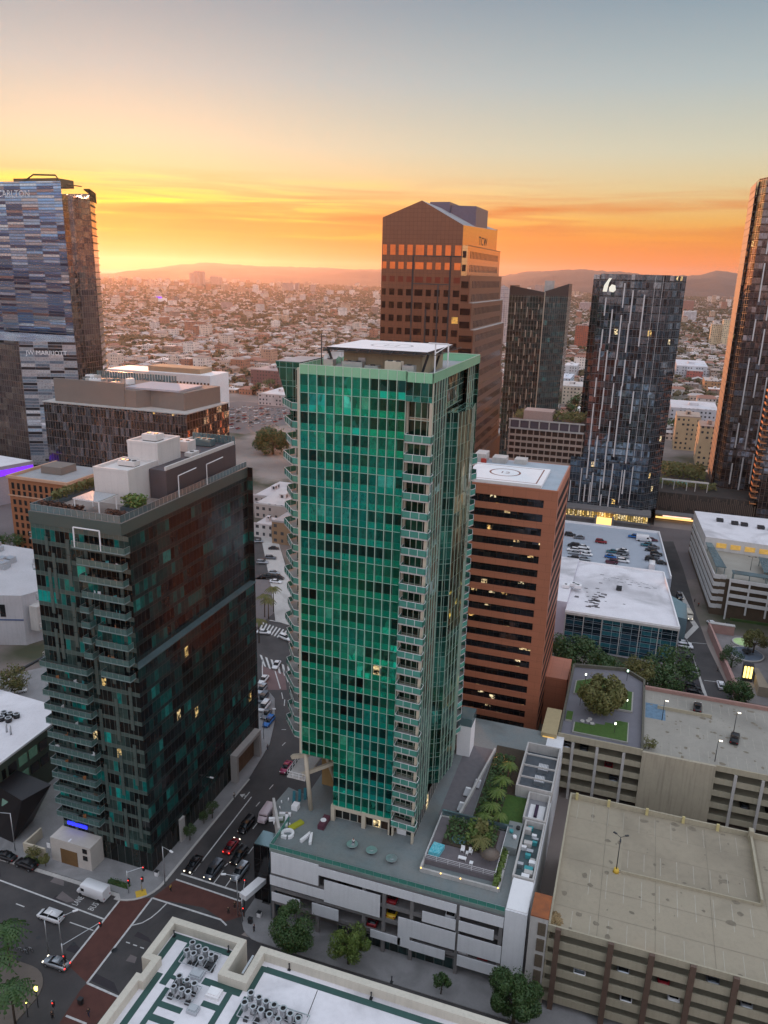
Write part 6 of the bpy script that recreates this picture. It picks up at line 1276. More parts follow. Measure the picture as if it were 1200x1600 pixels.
def car(px,z,ang,kind,col,label,group=None,xy=None,lights=False,cat='car',s=1.0):
    k=(kind,col,lights)
    if k not in PR: PR[k]=make_car(kind,PT[col],hl=white_em if lights else None,tl=red_em if lights=='brake' else None)
    x,y=xy if xy else P(px[0],px[1],z+.5)
    o=place(PR[k],(x,y,z+.02),R(ang),label,cat,group,s=s); o.name='parked_car' if not lights else 'car'; return o
car((79,1432),0,180,'minivan','white','white minivan driving left of the brick crossing')
car((88,1505),0,180,'sedan','silver','silver sedan waiting beside the lower brick crossing',lights='brake')
car((41,1351),0,176,'suv','black','black suv parked at the kerb by the young tree',)
car((9,1338),0,178,'sedan','black','black sedan parked at the kerb at the left edge')
car((302,1351),0,-90,'sedan','black','black sedan by the kerb left of the long white lane line',lights=True)
car((334,1360),0,-92,'minivan','grey','grey minivan at the stop line of the cross street',lights=True)
car((375,1363),0,-92,'suv','silver','silver suv rightmost at the stop line',lights=True)
car((362,1322),0,90,'sedan','red','dark red sedan behind the grey minivan',lights='brake')
car((374,1338),0,-92,'suv','black','black suv second in line behind the silver suv',lights=True)
car((385,1290),0,-92,'minivan','black','black minivan farthest back in the queue',)
car((447,1199),0,-88,'sedan','pink','pinkish red sedan passing the foot of the green tower balconies')
car((420,1128),0,-88,'suv','blue','bright blue suv at the head of the parked row beside the dark tower')
for p,c_,k,l in (((412,1062),'white','sedan','white sedan at the far end of the parked row beside the dark tower'),((409,1078),'silver','suv','silver suv, second from the far end of the parked row'),((411,1091),'grey','minivan','grey minivan in the middle of the parked row'),((413,1104),'white','minivan','white minivan in the parked row behind the blue suv'),((416,1116),'grey','sedan','grey sedan directly behind the blue suv')): car(p,0,-86,k,c_,l,'cars parked beside the dark tower')
car((432,1039),0,-80,'sedan','white','white sedan on the nearer zebra crossing')
car((412,988),0,10,'sedan','white','white sedan turning below the farther zebra crossing')
car((446,997),0,-20,'suv','white','white suv beside the farther zebra crossing near the balconies')
for i,(p,c_,k,l) in enumerate((((404,846),'silver','sedan','silver sedan in front of the white shop row'),((428,857),'black','sedan','black sedan beside the tan building'),((423,872),'grey','suv','grey suv on the wide street below the tan building'),((410,879),'silver','suv','silver suv on the wide street near the dark tower edge'),((428,895),'silver','sedan','silver sedan behind the dark parked row'),((415,901),'black','sedan','black sedan, left one of the dark parked row'),((424,902),'black','suv','black suv, middle of the dark parked row'),((434,903),'black','minivan','black minivan, right end of the dark parked row'),((431,909),'white','sedan','white sedan in front of the palms'))): car(p,0,(25,20,15,15,10,8,8,8,5)[i],k,c_,l)
car((28,1080),0,40,'sedan','white','white sedan on the curved ramp beside the drum pavilion')
for (p,y_,zz,k,c_,l) in (((617,1399),103.9,10,'sedan','red','red sedan on the upper level inside the white podium garage'),((616,1419),103.9,7,'sedan','yellow','yellow sedan on the middle level inside the white podium garage'),((586,1451),103.9,4,'suv','red','red suv on the lowest level inside the white podium garage'),((707,1424),103.9,10,'sedan','white','white sedan parked inside the podium garage behind the upper slot'),((727,1486),103.9,4,'suv','white','white suv behind the lowest right slot of the podium garage'),((757,1494),103.9,4,'minivan','red','red minivan behind the lowest right slot of the podium garage'),((487,1392),103.9,10,'suv','grey','grey suv inside the podium garage behind the long left slot'),((540,1363),103.9,10,'sedan','black','black sedan inside the podium garage above the big white panel')):
    x_=PV(p[0],p[1],y_)[0]; car(None,zz-.05,90,k,c_,l,xy=(x_,y_))
# cars seen through the openings of the two right garages
for i,(x_,z_,c_,k) in enumerate(((7.5,9.9,'silver','suv'),(13.4,9.9,'red','sedan'),(15.2,7.2,'white','sedan'),(20,12.6,'grey','suv'),(8.5,4.5,'white','suv'),(25,9.9,'silver','sedan'),(1.2,7.2,'white','minivan'))): car(None,z_-.1,90,k,c_,f'{c_} {k} glimpsed inside the tan garage, {["second","third","third","fourth","second","fifth","first"][i]} bay from the left',xy=(x_,103.0))
for i,(x_,z_,c_,k) in enumerate(((-3.2,12,'black','suv'),(2.4,9,'red','sedan'),(-7,12,'silver','suv'),(30.5,6,'black','suv'),(35.5,6,'black','sedan'),(3.8,6,'grey','suv'))): car(None,z_-.1,90,k,c_,f'{c_} {k} glimpsed through the open bays {"below the roof lawn" if x_<10 else "right of the blank concrete wall"}, level {["three","two","three","one","one","one"][i]}',xy=(x_,157.6))
# rooftop car park
rp=[((125,95),'black','suv'),((208,120),'grey','sedan'),((415,160),'red','suv'),((158,195),'black','minivan'),((252,208),'white','sedan'),((152,235),'white','suv'),((262,242),'white','minivan'),((165,264),'silver','sedan'),((280,276),'white','sedan'),((150,317),'black','suv'),((262,322),'silver','sedan'),((160,350),'grey','sedan'),((275,365),'black','sedan'),((518,252),'teal','sedan'),((505,300),'blue','sedan'),((615,240),'white','sedan'),((620,268),'grey','suv'),((620,298),'silver','sedan'),((622,340),'white','suv'),((515,348),'maroon','suv'),((515,388),'maroon','minivan'),((722,112),'blue','suv'),((895,142),'maroon','sedan'),((840,190),'teal','suv'),((912,210),'grey','sedan'),((880,236),'black','sedan'),((932,275),'black','suv'),((905,303),'grey','suv'),((885,328),'black','minivan'),((968,356),'black','sedan')]
for i,(p,c_,k) in enumerate(rp):
    row=int(p[1]//50); side='left' if p[0]<350 else ('middle' if p[0]<700 else 'right')
    car((870+p[0]/6,820+p[1]/6),10,180 if i%2 else 0,k,c_,f'{c_} {k} in the {side} group of the rooftop car park, '+['back edge','rear','upper middle','upper middle','middle','lower middle','front','front'][row],f'cars in the {side} group of the rooftop car park')
for i,(p,c_,k,z,a,l) in enumerate((((1113,975),'white','sedan',0,-60,'white sedan at the alley mouth below the white garage corner'),((1120,985),'silver','suv',0,20,'silver suv turning beside the pink court wall'),((1137,979),'black','suv',0,90,'black suv under the white garage entrance'),((1071,1010),'white','suv',0,0,'white suv first in the row beside the blue glass front'),((1069,1005),'white','sedan',0,0,'white sedan tucked behind the white suv by the blue glass front'),((1072,1027),'black','sedan',0,0,'black sedan second down the row along the alley'),((1075,1049),'grey','suv',0,0,'grey suv third down the row along the alley'),((1082,1074),'black','suv',0,0,'black suv fourth down the row along the alley'),((1086,1084),'black','minivan',0,0,'black minivan last in the row along the alley'),((1126,1071),'white','suv',0,95,'white suv driving up the alley by the pink wall'),((1090,1105),'black','sedan',15,85,'black sedan at the rear edge of the upper concrete deck'),((1148,1154),'black','suv',15,80,'black suv beside the lamp on the upper concrete deck'),((1062,932),'grey','suv',0,-80,'grey suv with lit lamps in the upper alley'))): car(p,z,a,k,c_,l,lights=(i in (12,)))
# white step van and box vans
def van(x,y,z,ang,label,L=6.2,h=2.75,m=None,lit=False):
    m=m or PT['white']; t=empty('delivery_van',(x,y,z),label,'van',None,R(ang)); hx=L/2
    def pt(mb,name,mm,par=t):
        o=mb.build(name,mm); loc=o.location.copy(); o.parent=par; o.location=loc-(Vector(par.location) if par is not t else Vector((0,0,0))); return o
    b=MB(); loft(b,[(-hx,ring8(1.02,.35,h-.05,.12)),(-hx+.15,ring8(1.06,.35,h,.12)),(hx-1.5,ring8(1.06,.35,h,.12)),(hx-1.0,ring8(1.04,.35,h-.18,.15))]); pt(b,'cargo_body',m)
    b=MB(); loft(b,[(hx-1.0,ring8(1.03,.35,h-.55,.15)),(hx-.55,ring8(1.0,.35,1.35,.15)),(hx,ring8(.88,.4,1.0,.15))]); pt(b,'bonnet',m)
    b=MB(); b.face([(hx-.98,-.9,1.3),(hx-.98,.9,1.3),(hx-.9+.0,.85,1.3),(hx-.9,-.85,1.3)]); b.prism([(hx-1.02,-.88),(hx-.88,-.85),(hx-.88,.85),(hx-1.02,.88)],1.35,h-.45); pt(b,'windscreen',carglass)
    for s in (-1,1): b=MB(); b.box(hx-1.9,hx-1.15,s*1.065-.012,s*1.065+.012,1.35,h-.75); pt(b,'side_window',carglass)
    for x_ in (-hx+1.1,hx-.95):
        for s in (-1,1): b=MB(); b.bar((x_,s*.8,.38),(x_,s*1.07,.38),.38,k=14); pt(b,'wheel',rubber)
    for s in (-1,1): b=MB(); b.box(-hx-.03,-hx+.02,s*.8-.1,s*.8+.1,.8,1.1); pt(b,'tail_light',tail_m); b=MB(); b.box(hx-.06,hx+.02,s*.62-.12,s*.62+.12,.7,.9); pt(b,'headlight',white_em if lit else head_m)
    return t
x,y=P(146,1394,.8); van(x,y,.02,178,'white step van parked at the kerb above the LANE and BUS lettering')
x,y=P(416,1272,.8); van(x,y,.02,-88,'pinkish white van beside the left end of the podium terrace',5.2,2.1,paint('rosy_white_paint',(.62,.5,.53),.05))
x,y=P(1076,962,.8); van(x,y,.02,-80,'cream van with lit headlamps in the alley',5.6,2.6,paint('cream_paint',(.55,.5,.42),.05),True)
x,y=P(1018,887,11); van(x,y,10.02,90,'tall white box van at the front right of the rooftop car park',6.5,3.4)
x,y=P(1006,842,11); van(x,y,10.02,0,'white box van at the back edge of the rooftop car park',6,2.8)
# far car lot: small cars, one mesh each
fp={}
for n,c_ in (('white',PT['white']),('silver',PT['silver']),('black',PT['black']),('red',PT['red'])):
    b=MB(); loft(b,[(x_,ring8(w_,.28,top,.14)) for x_,w_,top in KINDS['sedan'][0]],0); loft(b,[(x_,ring8(w_,.7,top,.1)) for x_,w_,top in KINDS['sedan'][1]],1); fp[n]=b.build('parked_car',[c_,carglass]); fp[n]['k']=1; del fp[n]['k']; fp[n].location.z=0; _kids[fp[n].as_pointer()]=[]
rs=random.Random(31)
for r_ in range(8):
    for i in range(14):
        if rs.random()<.18: continue
        n=rs.choice(['white','white','silver','silver','black','red'])
        x=-352+i*5.4+r_*4; y=505+r_*12.5
        o=place(fp[n],(x,y,.29),R(80+rs.uniform(-3,3)),f'{n} car in {"the nearer" if r_<4 else "the farther"} rows of the open lot behind the grey office block','car',f'{n} cars in the big open lot'); o.name='parked_car'
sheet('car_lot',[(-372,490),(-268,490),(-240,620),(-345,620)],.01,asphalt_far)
# ---------------- trees close by ----------------
def leafy(b,cx,cy,cz,r,n,rs,s,flat=.85,lump=9):
    cl=[]
    for _ in range(lump*2):
        d=Vector((rs.gauss(0,1),rs.gauss(0,1),rs.gauss(0,1))).normalized(); k=rs.uniform(.55,.76); cl.append((Vector((cx,cy,cz))+Vector((d.x*r*k,d.y*r*k,d.z*r*k*.95*flat)),r*rs.uniform(.2,.38)))
    cl.append((Vector((cx,cy,cz)),r*.74))
    for _ in range(n):
        c0,cr=rs.choice(cl); d=Vector((rs.gauss(0,1),rs.gauss(0,1),rs.gauss(0,1))).normalized(); c=c0+d*cr*rs.uniform(.72,1.08)
        nn=(d+Vector((rs.gauss(0,.5),rs.gauss(0,.5),rs.gauss(0,.5)))).normalized(); e=nn.orthogonal().normalized(); f=nn.cross(e); a=rs.uniform(0,6.28); e2=e*math.cos(a)+f*math.sin(a); f2=nn.cross(e2); q=s*rs.uniform(.6,1.35)
        b.face([c-e2*q,c-f2*q*.45,c+e2*q,c+f2*q*.45])
def big_tree(x,y,z0,cz,r,label,m,n=5200,s=.20,flat=.85,seed=1,lump=9,trunk_m=None):
    rs=random.Random(seed); t=empty('tree',(x,y,z0),label,'tree'); b=MB(); b.bar((x,y,z0),(x+.1,y,cz-r*.2),.28*r/4,r2=.18*r/4,k=9)
    for i in range(6): a=i*1.05+rs.uniform(-.2,.2); b.bar((x+.1,y,cz-r*.45),(x+r*.6*math.cos(a),y+r*.6*math.sin(a),cz+r*.15),.11*r/4,r2=.04*r/4,k=6,cap=False)
    b.build('trunk',trunk_m or bark,t); b=MB(); leafy(b,x,y,cz,r,n,rs,s,flat,lump); b.build('crown',m,t); return t
x,y=P(462,1447,5.6); big_tree(x,y,.15,5.6,4.6,'round dark green street tree, leftmost of those in front of the white podium',leaf_a,15000,.20,seed=2)
x,y=P(545,1470,5.0); big_tree(x,y,.15,5.0,3.7,'brighter green round street tree second from the left before the podium',leaf_b,8000,.2,seed=3)
x,y=P(806,1553,6.5); big_tree(x,y,.15,6.5,5.0,'biggest round dark tree at the bottom, between podium and tan garage',leaf_a,17000,.2,seed=4)
x,y=P(690,1533,2.8); big_tree(x,y,.15,2.8,1.6,'small dark street tree third from the left before the podium',leaf_a,1800,.18,seed=5)
for i,(p,z,r,m,l,n,fl) in enumerate((((905,1034),7,9,leaf_a,'dark dense tree left of the blue glass front',5000,.9),((868,1028),7,8,leaf_a,'dark dense tree against the salmon stair block',4000,.9),((955,1046),6,6,leaf_a,'dark tree in the middle below the blue glass front',3500,.9),((1042,1052),7.5,9.5,leaf_a,'broad dark tree at the right below the blue glass front',6500,.9),((998,1046),14,4.8,leaf_c,'pale olive tree rising between the dark trees behind the garage garden',3000,.7),((938,1084),19.5,6.6,leaf_c,'wide olive tree on the larger lawn of the garage garden',6500,.62),((1155,1082),4,5,leaf_a,'dark round tree at the near end of the pink walled court',3500,.8),((1145,1025),4,4,leaf_a,'dark shrubby tree left of the round fountain',2500,.9),((1180,1000),5,4.4,leaf_c,'olive tree behind the glowing pond',2500,.8),((1015,1160),16.6,1.8,leaf_c,'small bare olive shrub spilling over the garden wall onto the upper deck',500,.9),((426,688),9,13.5,leaf_a,'very broad dark tree with a flat base beside the far car lot',5200,.5),((20,1062),4,5,leaf_c,'olive tree beside the drum pavilion at the left edge',2000,.9),((12,850),5,7,leaf_a,'dark round tree at the left edge beside the brick block',1800,.7))):
    x,y=P(*p,z); z0=15 if i in (5,9) else 0; big_tree(x,y,z0,z,r,l,m,n,(.85 if r>12 else (.42 if r>5.5 else .3)) if r>4 else .2,fl,seed=20+i)
for i,(p,z,r,l) in enumerate((((51,1331),2.6,1.7,'small young tree on the pavement above the parked black suv'),((70,1341),2.0,1.2,'smaller young tree right of the parked black suv'),((296,1297),2.6,1.5,'small street tree nearest the corner lamp by the dark tower'),((331,1262),2.8,1.9,'larger street tree by the pale portal of the dark tower'),((318,1275),2.0,1.1,'smallest street tree between the pier and the portal of the dark tower'))):
    x,y=P(*p,z); big_tree(x,y,.15,z,r,l,leaf_c if i<2 else leaf_a,900,.16,.9,seed=50+i)
def palm(x,y,z0,h,r,label,m=leaf_a,n=16,seed=0,grp=None):
    rs=random.Random(seed); t=empty('palm_tree',(x,y,z0),label,'palm tree',grp); b=MB(); b.bar((x,y,z0),(x,y,z0+h),.2,r2=.14,k=8); b.build('trunk',bark,t); b=MB()
    for i in range(n):
        a=i*6.283/n+rs.uniform(-.15,.15); up=rs.uniform(-.1,.9); pr=Vector((x,y,z0+h)); d=Vector((math.cos(a),math.sin(a),0)); sd_=Vector((-math.sin(a),math.cos(a),0))
        for j in range(8):
            t_=(j+1)/8; c=Vector((x,y,z0+h))+d*r*t_*(1-.15*up)+Vector((0,0,r*(up*.55*t_-(.35+.35*up)*t_*t_*1.3)))
            w_=r*.20*math.sin(math.pi*min(1,t_*.9+.1))+.03
            b.face([pr,pr+sd_*w_*.2+Vector((0,0,.0)),c+sd_*w_-Vector((0,0,w_*.5))-d*.1*r,c]); b.face([pr,c,c-sd_*w_-Vector((0,0,w_*.5))-d*.1*r,pr-sd_*w_*.2]); pr=c
    b.build('fronds',m,t); return t
for i,(p,z,h,r,l) in enumerate((((8,1452),8,8,4.2,'dark palm at the left edge, upper of the two at the plaza corner'),((16,1546),8,8,4.0,'dark palm at the left edge, lower of the two at the plaza corner'),((-14,1500),9,9,4.5,'dark palm mostly outside the frame between the two plaza palms'))): x,y=P(*p,z); palm(x,y,.15,h,r,l,leaf_a,20,60+i)
for i,(p,h,r) in enumerate((((785,1222),4.2,2.4),((795,1200),4.6,2.2),((777,1240),3.6,2.2),((768,1262),3.4,2.3),((757,1278),3.2,2.0),((781,1277),2.8,1.8))):
    x,y=P(p[0],p[1],15.2+h*.8); palm(x,y,15.25,h,r,['tall green palm in the podium court, upper left','tallest palm at the back of the podium court','green palm in the middle of the podium court','yellowish green palm near the lawn of the podium court','low palm at the front left of the podium court','low palm beside the lawn edge of the podium court'][i],leaf_b,14,70+i)
x,y=P(751,1318,18); palm(x,y,16.3,2.6,2.6,'russet palm in the planted bed of the roof garden',leaf_c,14,80)
for i,(p,h) in enumerate((((427,918),9),((413,930),8),((419,937),7),((404,968),8))): x,y=P(p[0],p[1],h); palm(x,y,0,h,3.2,['feathery palm, farthest of the group left of the balconies','feathery palm, left of the group beyond the zebra crossing','feathery palm, right of the group beyond the zebra crossing','palm nearest the zebra crossing, half behind the dark tower'][i],leaf_c,16,90+i)
x,y=P(866,1425,16.5); palm(x,y,12,3.6,2.6,'dry straw coloured palm behind the rust roof by the tan garage',mat('straw_fronds',(.30,.21,.10),.8,var=.2),18,99)
# ---------------- street furniture ----------------
def tall_lamp(p,h,ang,label,L=2.4,grp=None,glow=None):
    x,y=P(*p,0); t=empty('street_lamp',(x,y,.15),label,'street lamp',grp); a=R(ang)
    b=MB(); b.cyl(x,y,.15,h,.11,r2=.07,k=8); b.build('pole',metal_lt,t)
    b=MB(); b.bar((x,y,h-.05),(x+L*math.cos(a),y+L*math.sin(a),h+.35),.05,k=6); b.build('arm',metal_lt,t)
    b=MB(); b.obox((x+(L+.3)*math.cos(a),y+(L+.3)*math.sin(a)),.42,(math.cos(a),math.sin(a)),.17,h+.28,h+.44); b.build('lamp_head',glow or white_m,t)
tall_lamp((258,1384),9,-20,'pale street lamp on the corner in front of the dark tower')
tall_lamp((24,1330),9,-155,'pale street lamp near the dark cube annex')
tall_lamp((98,1493),8,45,'pale street lamp reaching over the road beside the silver sedan')
tall_lamp((76,1490),7,90,'pale curved street lamp left of the silver sedan',1.2)
tall_lamp((372,1432),9,200,'pale street lamp at the right of the queue of cars',2.0)
tall_lamp((117,1345),5,-90,'slim pole in front of the garage portal',.4)
tall_lamp((412,1155),8,30,'street lamp on the curved pavement beside the dark tower')
tall_lamp((316,1262),8,0,'street lamp by the small trees beside the dark tower')
for i,p in enumerate(((60,1575),(44,1590))):
    x,y=P(*p,0); t=empty('post_lamp',(x,y,.15),['old style post lamp with a bright yellow globe on the plaza corner','dimmer old style post lamp left of the bright yellow one'][i],'street lamp'); b=MB(); b.cyl(x,y,.15,3.6 if i==0 else 3,.07,k=8); b.build('post',metal_dk,t); b=MB(); b.cyl(x,y,3.6 if i==0 else 3,4.2 if i==0 else 3.3,.25 if i==0 else .12,k=10); b.build('globe',mat('yellow_globe',(1,.85,.15),.5,var=0,emit=3),t)
def signal(p,h,ang,L,label,arm=True):
    x,y=P(*p,0); a=R(ang); t=empty('traffic_light',(x,y,.15),label,'traffic light'); b=MB(); b.cyl(x,y,.15,h,.1,k=8); 
    if arm: b.bar((x,y,h-.4),(x+L*math.cos(a),y+L*math.sin(a),h+.2),.07,k=6)
    b.build('mast',metal_lt,t)
    for k,(xx,yy,zz) in enumerate(((x+L*math.cos(a),y+L*math.sin(a),h-.1),(x+.25,y,2.9))):
        if not arm and k==0: continue
        b=MB(); b.box(xx-.17,xx+.17,yy-.17,yy+.17,zz-.55,zz+.5); hd=b.build('signal_head',metal_dk,t); b=MB(); b.box(xx-.1,xx+.1,yy-.2,yy-.17,zz+.2,zz+.4); b.build('red_lens',red_em,hd)
signal((101,1516),5.6,60,6.5,'mast arm traffic light reaching over the road from the lower left corner')
signal((201,1396),5.2,35,3.0,'traffic light on the corner island beside the step van')
signal((222,1393),3.2,0,0,'short pedestrian signal next to the yellow ramp',False)
signal((379,1440),5.4,110,4,'mast arm traffic light by the white billboard frame on the right corner')
signal((84,1590),3.4,0,0,'short signal post on the lower plaza corner',False)
def simple(name,label,cat,build_list):
    t=empty(name,build_list[0][3],label,cat)
    for n_,mb_,m_,_ in build_list: mb_.build(n_,m_,t)
    return t
x,y=P(400,1382,5); b=MB(); b.obox((x,y),3.4,(.28,.96),.8,4.3,5.3); c=MB(); 
for s in (-1,1): c.bar((x+.9*s,y+3*s,.15),(x+.8*s,y+3*s,4.4),.1,k=6)
simple('bus_shelter_frame','white boxy billboard frame on posts at the right street corner','billboard',[('panel',b,white_m,(x,y,.15)),('post',c,metal_dk,(x,y,.15))])
b=MB(); b.prism([(-104.6,97.6),(-101.0,97.6),(-101,98.3),(-104.6,98.3)],.15,.7); tag(b.build('flower_planter',leaf_a),'low strip of planting behind the parked step van','planter')
x,y=P(193,1385); b=MB(); b.box(x-3.2,x+1.2,y-.5,y+.5,.15,.45); shrubs(b,x-3.2,x+1.2,y-.5,y+.5,.4,.5,160,rr,.18); tag(b.build('street_hedge',leaf_a),'dark low hedge between the step van and the traffic light','hedge')
for i,(p,l) in enumerate((((245,1366),'white sandwich board on the corner by the dark tower'),((405,1430),'small lit white notice on the right corner pavement'),((391,1440),'dark litter bin on the right corner pavement'),((126,1566),'dark litter bin on the lower crossing corner'),((98,1413),'x'))):
    if l=='x': continue
    x,y=P(*p,.4); t=empty('street_box',(x,y,.15),l,'bin' if 'bin' in l else 'sign'); b=MB(); b.box(x-.35,x+.35,y-.3,y+.3,.15,1.1); b.build('box',white_m if i<2 else metal_dk,t); b=MB(); b.box(x-.4,x+.4,y-.35,y+.35,1.1,1.18); b.build('lid',metal_dk,t)
x,y=P(78,1339,0); t=empty('street_sign',(x,y,.15),'tall white street sign on a post near the garage portal','sign'); b=MB(); b.cyl(x,y,.15,2.6,.04); b.build('post',metal_lt,t); b=MB(); b.box(x-.4,x+.4,y-.04,y+.04,2.2,3.3); b.build('face',white_m,t)
for i,p in enumerate(((30,1483),(38,1486),(46,1483))): 
    x,y=P(*p,.5); t=empty('bicycle',(x,y,0),['silver bicycle leaning under the plaza palms, left','silver bicycle leaning under the plaza palms, middle','silver bicycle leaning under the plaza palms, right'][i],'bicycle')
    for s in (-.55,.55): b=MB(); ring2=[(x+s+.34*math.cos(k*.5236),y,.36+.34*math.sin(k*.5236)) for k in range(13)]; [b.bar(u_,v_,.03,k=4,cap=False) for u_,v_ in zip(ring2,ring2[1:])]; b.build('wheel',black_m,t)
    b=MB(); b.bar((x-.55,y,.36),(x-.1,y,.9),.03,k=4); b.bar((x-.1,y,.9),(x+.45,y,.9),.03,k=4); b.bar((x+.45,y,.95),(x+.55,y,.36),.03,k=4); b.bar((x-.1,y,.9),(x+.1,y,.36),.03,k=4); b.build('frame',metal_lt,t)
# ---------------- people ----------------
def skinmesh(joints,edges,radii,m,name,parent,lv=1):
    me=bpy.data.meshes.new(name); me.from_pydata(joints,edges,[]); o=bpy.data.objects.new(name,me); C.objects.link(o)
    o.modifiers.new('skin','SKIN'); 
    for i,v in enumerate(me.skin_vertices[0].data): v.radius=radii[i]; v.use_root=(i==0)
    sb=o.modifiers.new('sub','SUBSURF'); sb.levels=lv; sb.render_levels=lv
    bpy.context.view_layer.update(); dg=bpy.context.evaluated_depsgraph_get(); m2=bpy.data.meshes.new_from_object(o.evaluated_get(dg)); bpy.data.objects.remove(o); m2.name=name; m2.materials.clear(); m2.materials.append(m)
    for p in m2.polygons: p.use_smooth=True
    o=bpy.data.objects.new(name,m2); C.objects.link(o); o.parent=parent; return o
def make_person(step,sm,tm_,hm):
    t=empty('person',(0,0,0)); s=step
    J=[(0,0,.95),(0,0,1.15),(0,0,1.38),(0,0,1.50),(0,0.01,1.62),(0,.02,1.72),
       (.10,0,.90),(.11,s*.16,.50),(.11,s*.26-.05,.08),(.11,s*.26+.12,.04),
       (-.10,0,.90),(-.11,-s*.10,.50),(-.11,-s*.30,.10),(-.11,-s*.30+.16,.05),
       (.19,0,1.40),(.25,-s*.12,1.14),(.24,-s*.02,.90),(.24,.02-s*.0,.80),
       (-.19,0,1.40),(-.25,s*.12,1.14),(-.24,s*.18,.92),(-.24,s*.22,.82)]
    E_=[(0,1),(1,2),(2,3),(3,4),(4,5),(0,6),(6,7),(7,8),(8,9),(0,10),(10,11),(11,12),(12,13),(2,14),(14,15),(15,16),(16,17),(2,18),(18,19),(19,20),(20,21)]
    r_=[(.15,.11),(.14,.10),(.15,.10),(.055,.055),(.085,.10),(.075,.085),(.085,.085),(.06,.06),(.045,.045),(.04,.035),(.085,.085),(.06,.06),(.045,.045),(.04,.035),(.055,.055),(.042,.042),(.033,.033),(.035,.02),(.055,.055),(.042,.042),(.033,.033),(.035,.02)]
    skinmesh(J,E_,r_,skin,'body',t,1)
    skinmesh([J[0],J[1],J[2],J[14],J[15],J[18],J[19]],[(0,1),(1,2),(2,3),(3,4),(2,5),(5,6)],[(.175,.135),(.165,.125),(.175,.125),(.08,.08),(.065,.065),(.08,.08),(.065,.065)],sm,'shirt',t)
    skinmesh([J[0],J[6],J[7],J[8],J[10],J[11],J[12]],[(0,1),(1,2),(2,3),(0,4),(4,5),(5,6)],[(.17,.13),(.11,.11),(.082,.082),(.07,.07),(.11,.11),(.082,.082),(.07,.07)],tm_,'trousers',t)
    skinmesh([(0,-.02,1.68),(0,-.03,1.76)],[(0,1)],[(.10,.11),(.085,.09)],hm,'hair',t)
    return proto(t)
hairm=mat('dark_hair',(.02,.014,.01),.7,var=0)
cloth={k:mat(k+'_cloth',c,.85,var=.1) for k,c in (('red',(.25,.02,.02)),('black',(.015,.015,.018)),('yellow',(.5,.35,.03)),('grey',(.14,.14,.15)),('white',(.6,.6,.6)),('navy',(.02,.03,.07)))}
pp={}
for i,(p,z,top,bot,st,a,l) in enumerate((((130,1346),.15,'red','grey',.0,0,'person in a red top standing before the garage portal'),((267,1393),.0,'yellow','black',.8,100,'person in a yellow top walking on the upper brick crossing'),((357,1428),.15,'black','black',.0,40,'person in black at the right corner kerb, left of the pair'),((367,1420),.15,'black','black',.0,200,'person in black at the right corner kerb, right of the pair'),((376,1428),.15,'black','grey',.8,90,'person in black and grey by the mast arm light on the right corner'),((139,1588),.0,'black','navy',.8,80,'person in dark clothes walking on the lowest brick crossing'),((102,1517),.15,'white','black',.0,30,'person in a white top on the kerb beside the silver sedan'),((82,1592),.15,'black','black',.0,0,'person in black on the lower plaza corner'),((397,1456),.15,'navy','black',.0,90,'person in navy beside the litter bin on the right corner'),((552,1322),15.2,'white','navy',.0,0,'person in a white top beside a round table on the podium terrace'),((1091,948),.0,'red','black',.8,0,'person in a red top in the upper alley'),((1085,941),.0,'grey','black',.8,60,'person in grey walking in the upper alley'),((1121,1050),.0,'black','black',.8,90,'person in black beside the pink court wall'),((418,1172),.15,'grey','navy',.8,90,'person in grey walking on the curved pavement beside the dark tower'),((366,1248),.15,'white','black',.8,80,'person in a white top on the pavement by the pale portal'))):
    k=(st,top,bot)
    if k not in pp: pp[k]=make_person(st,cloth[top],cloth[bot],hairm)
    x,y=P(*p,z); place(pp[k],(x,y,z-.0),R(a),l,'person').name='person'
# ---------------- the plain: blocks, roofs and trees out to the hills ----------------
import numpy as np
tm=tintmat('building_walls',.85,True); 
wallc=[(.52,.40,.33),(.62,.52,.45),(.40,.26,.19),(.72,.65,.60),(.33,.16,.11),(.50,.36,.26),(.56,.52,.50),(.26,.20,.17)]
roofc=[(.74,.68,.66),(.50,.44,.42),(.84,.79,.77),(.32,.23,.19),(.40,.30,.25),(.64,.56,.52),(.30,.14,.10),(.44,.39,.38)]
def img(x,y,z):
    d=Vector((x,y,z))-EYE; w_=d.dot(CF); 
    if w_<1: return None
    return 600+FPX*d.dot(CR)/w_, 800-FPX*d.dot(CU)/w_
EX=[(-470,130,-50,420),(-440,-170,420,650),(5,62,420,470),(-110,20,420,530),(-450,-325,540,600)]
def free(x,y,r=0):
    for a,b_,c,d in EX:
        if a-r<x<b_+r and c-r<y<d+r: return False
    return True
MID=[]   # (name,label,x0,x1,y0,y1,z,wall,roof)
def pxbox(px0,px1,ybase,ytop,depth,zb=0):
    x0,y0=P(px0,ybase,zb); x1,y1=P(px1,ybase,zb); y=(y0+y1)/2
    z=PV((px0+px1)/2,ytop,y)[2]; x0=PV(px0,(ybase+ytop)/2,y)[0]; x1=PV(px1,(ybase+ytop)/2,y)[0]
    return x0,x1,y,y+depth,z
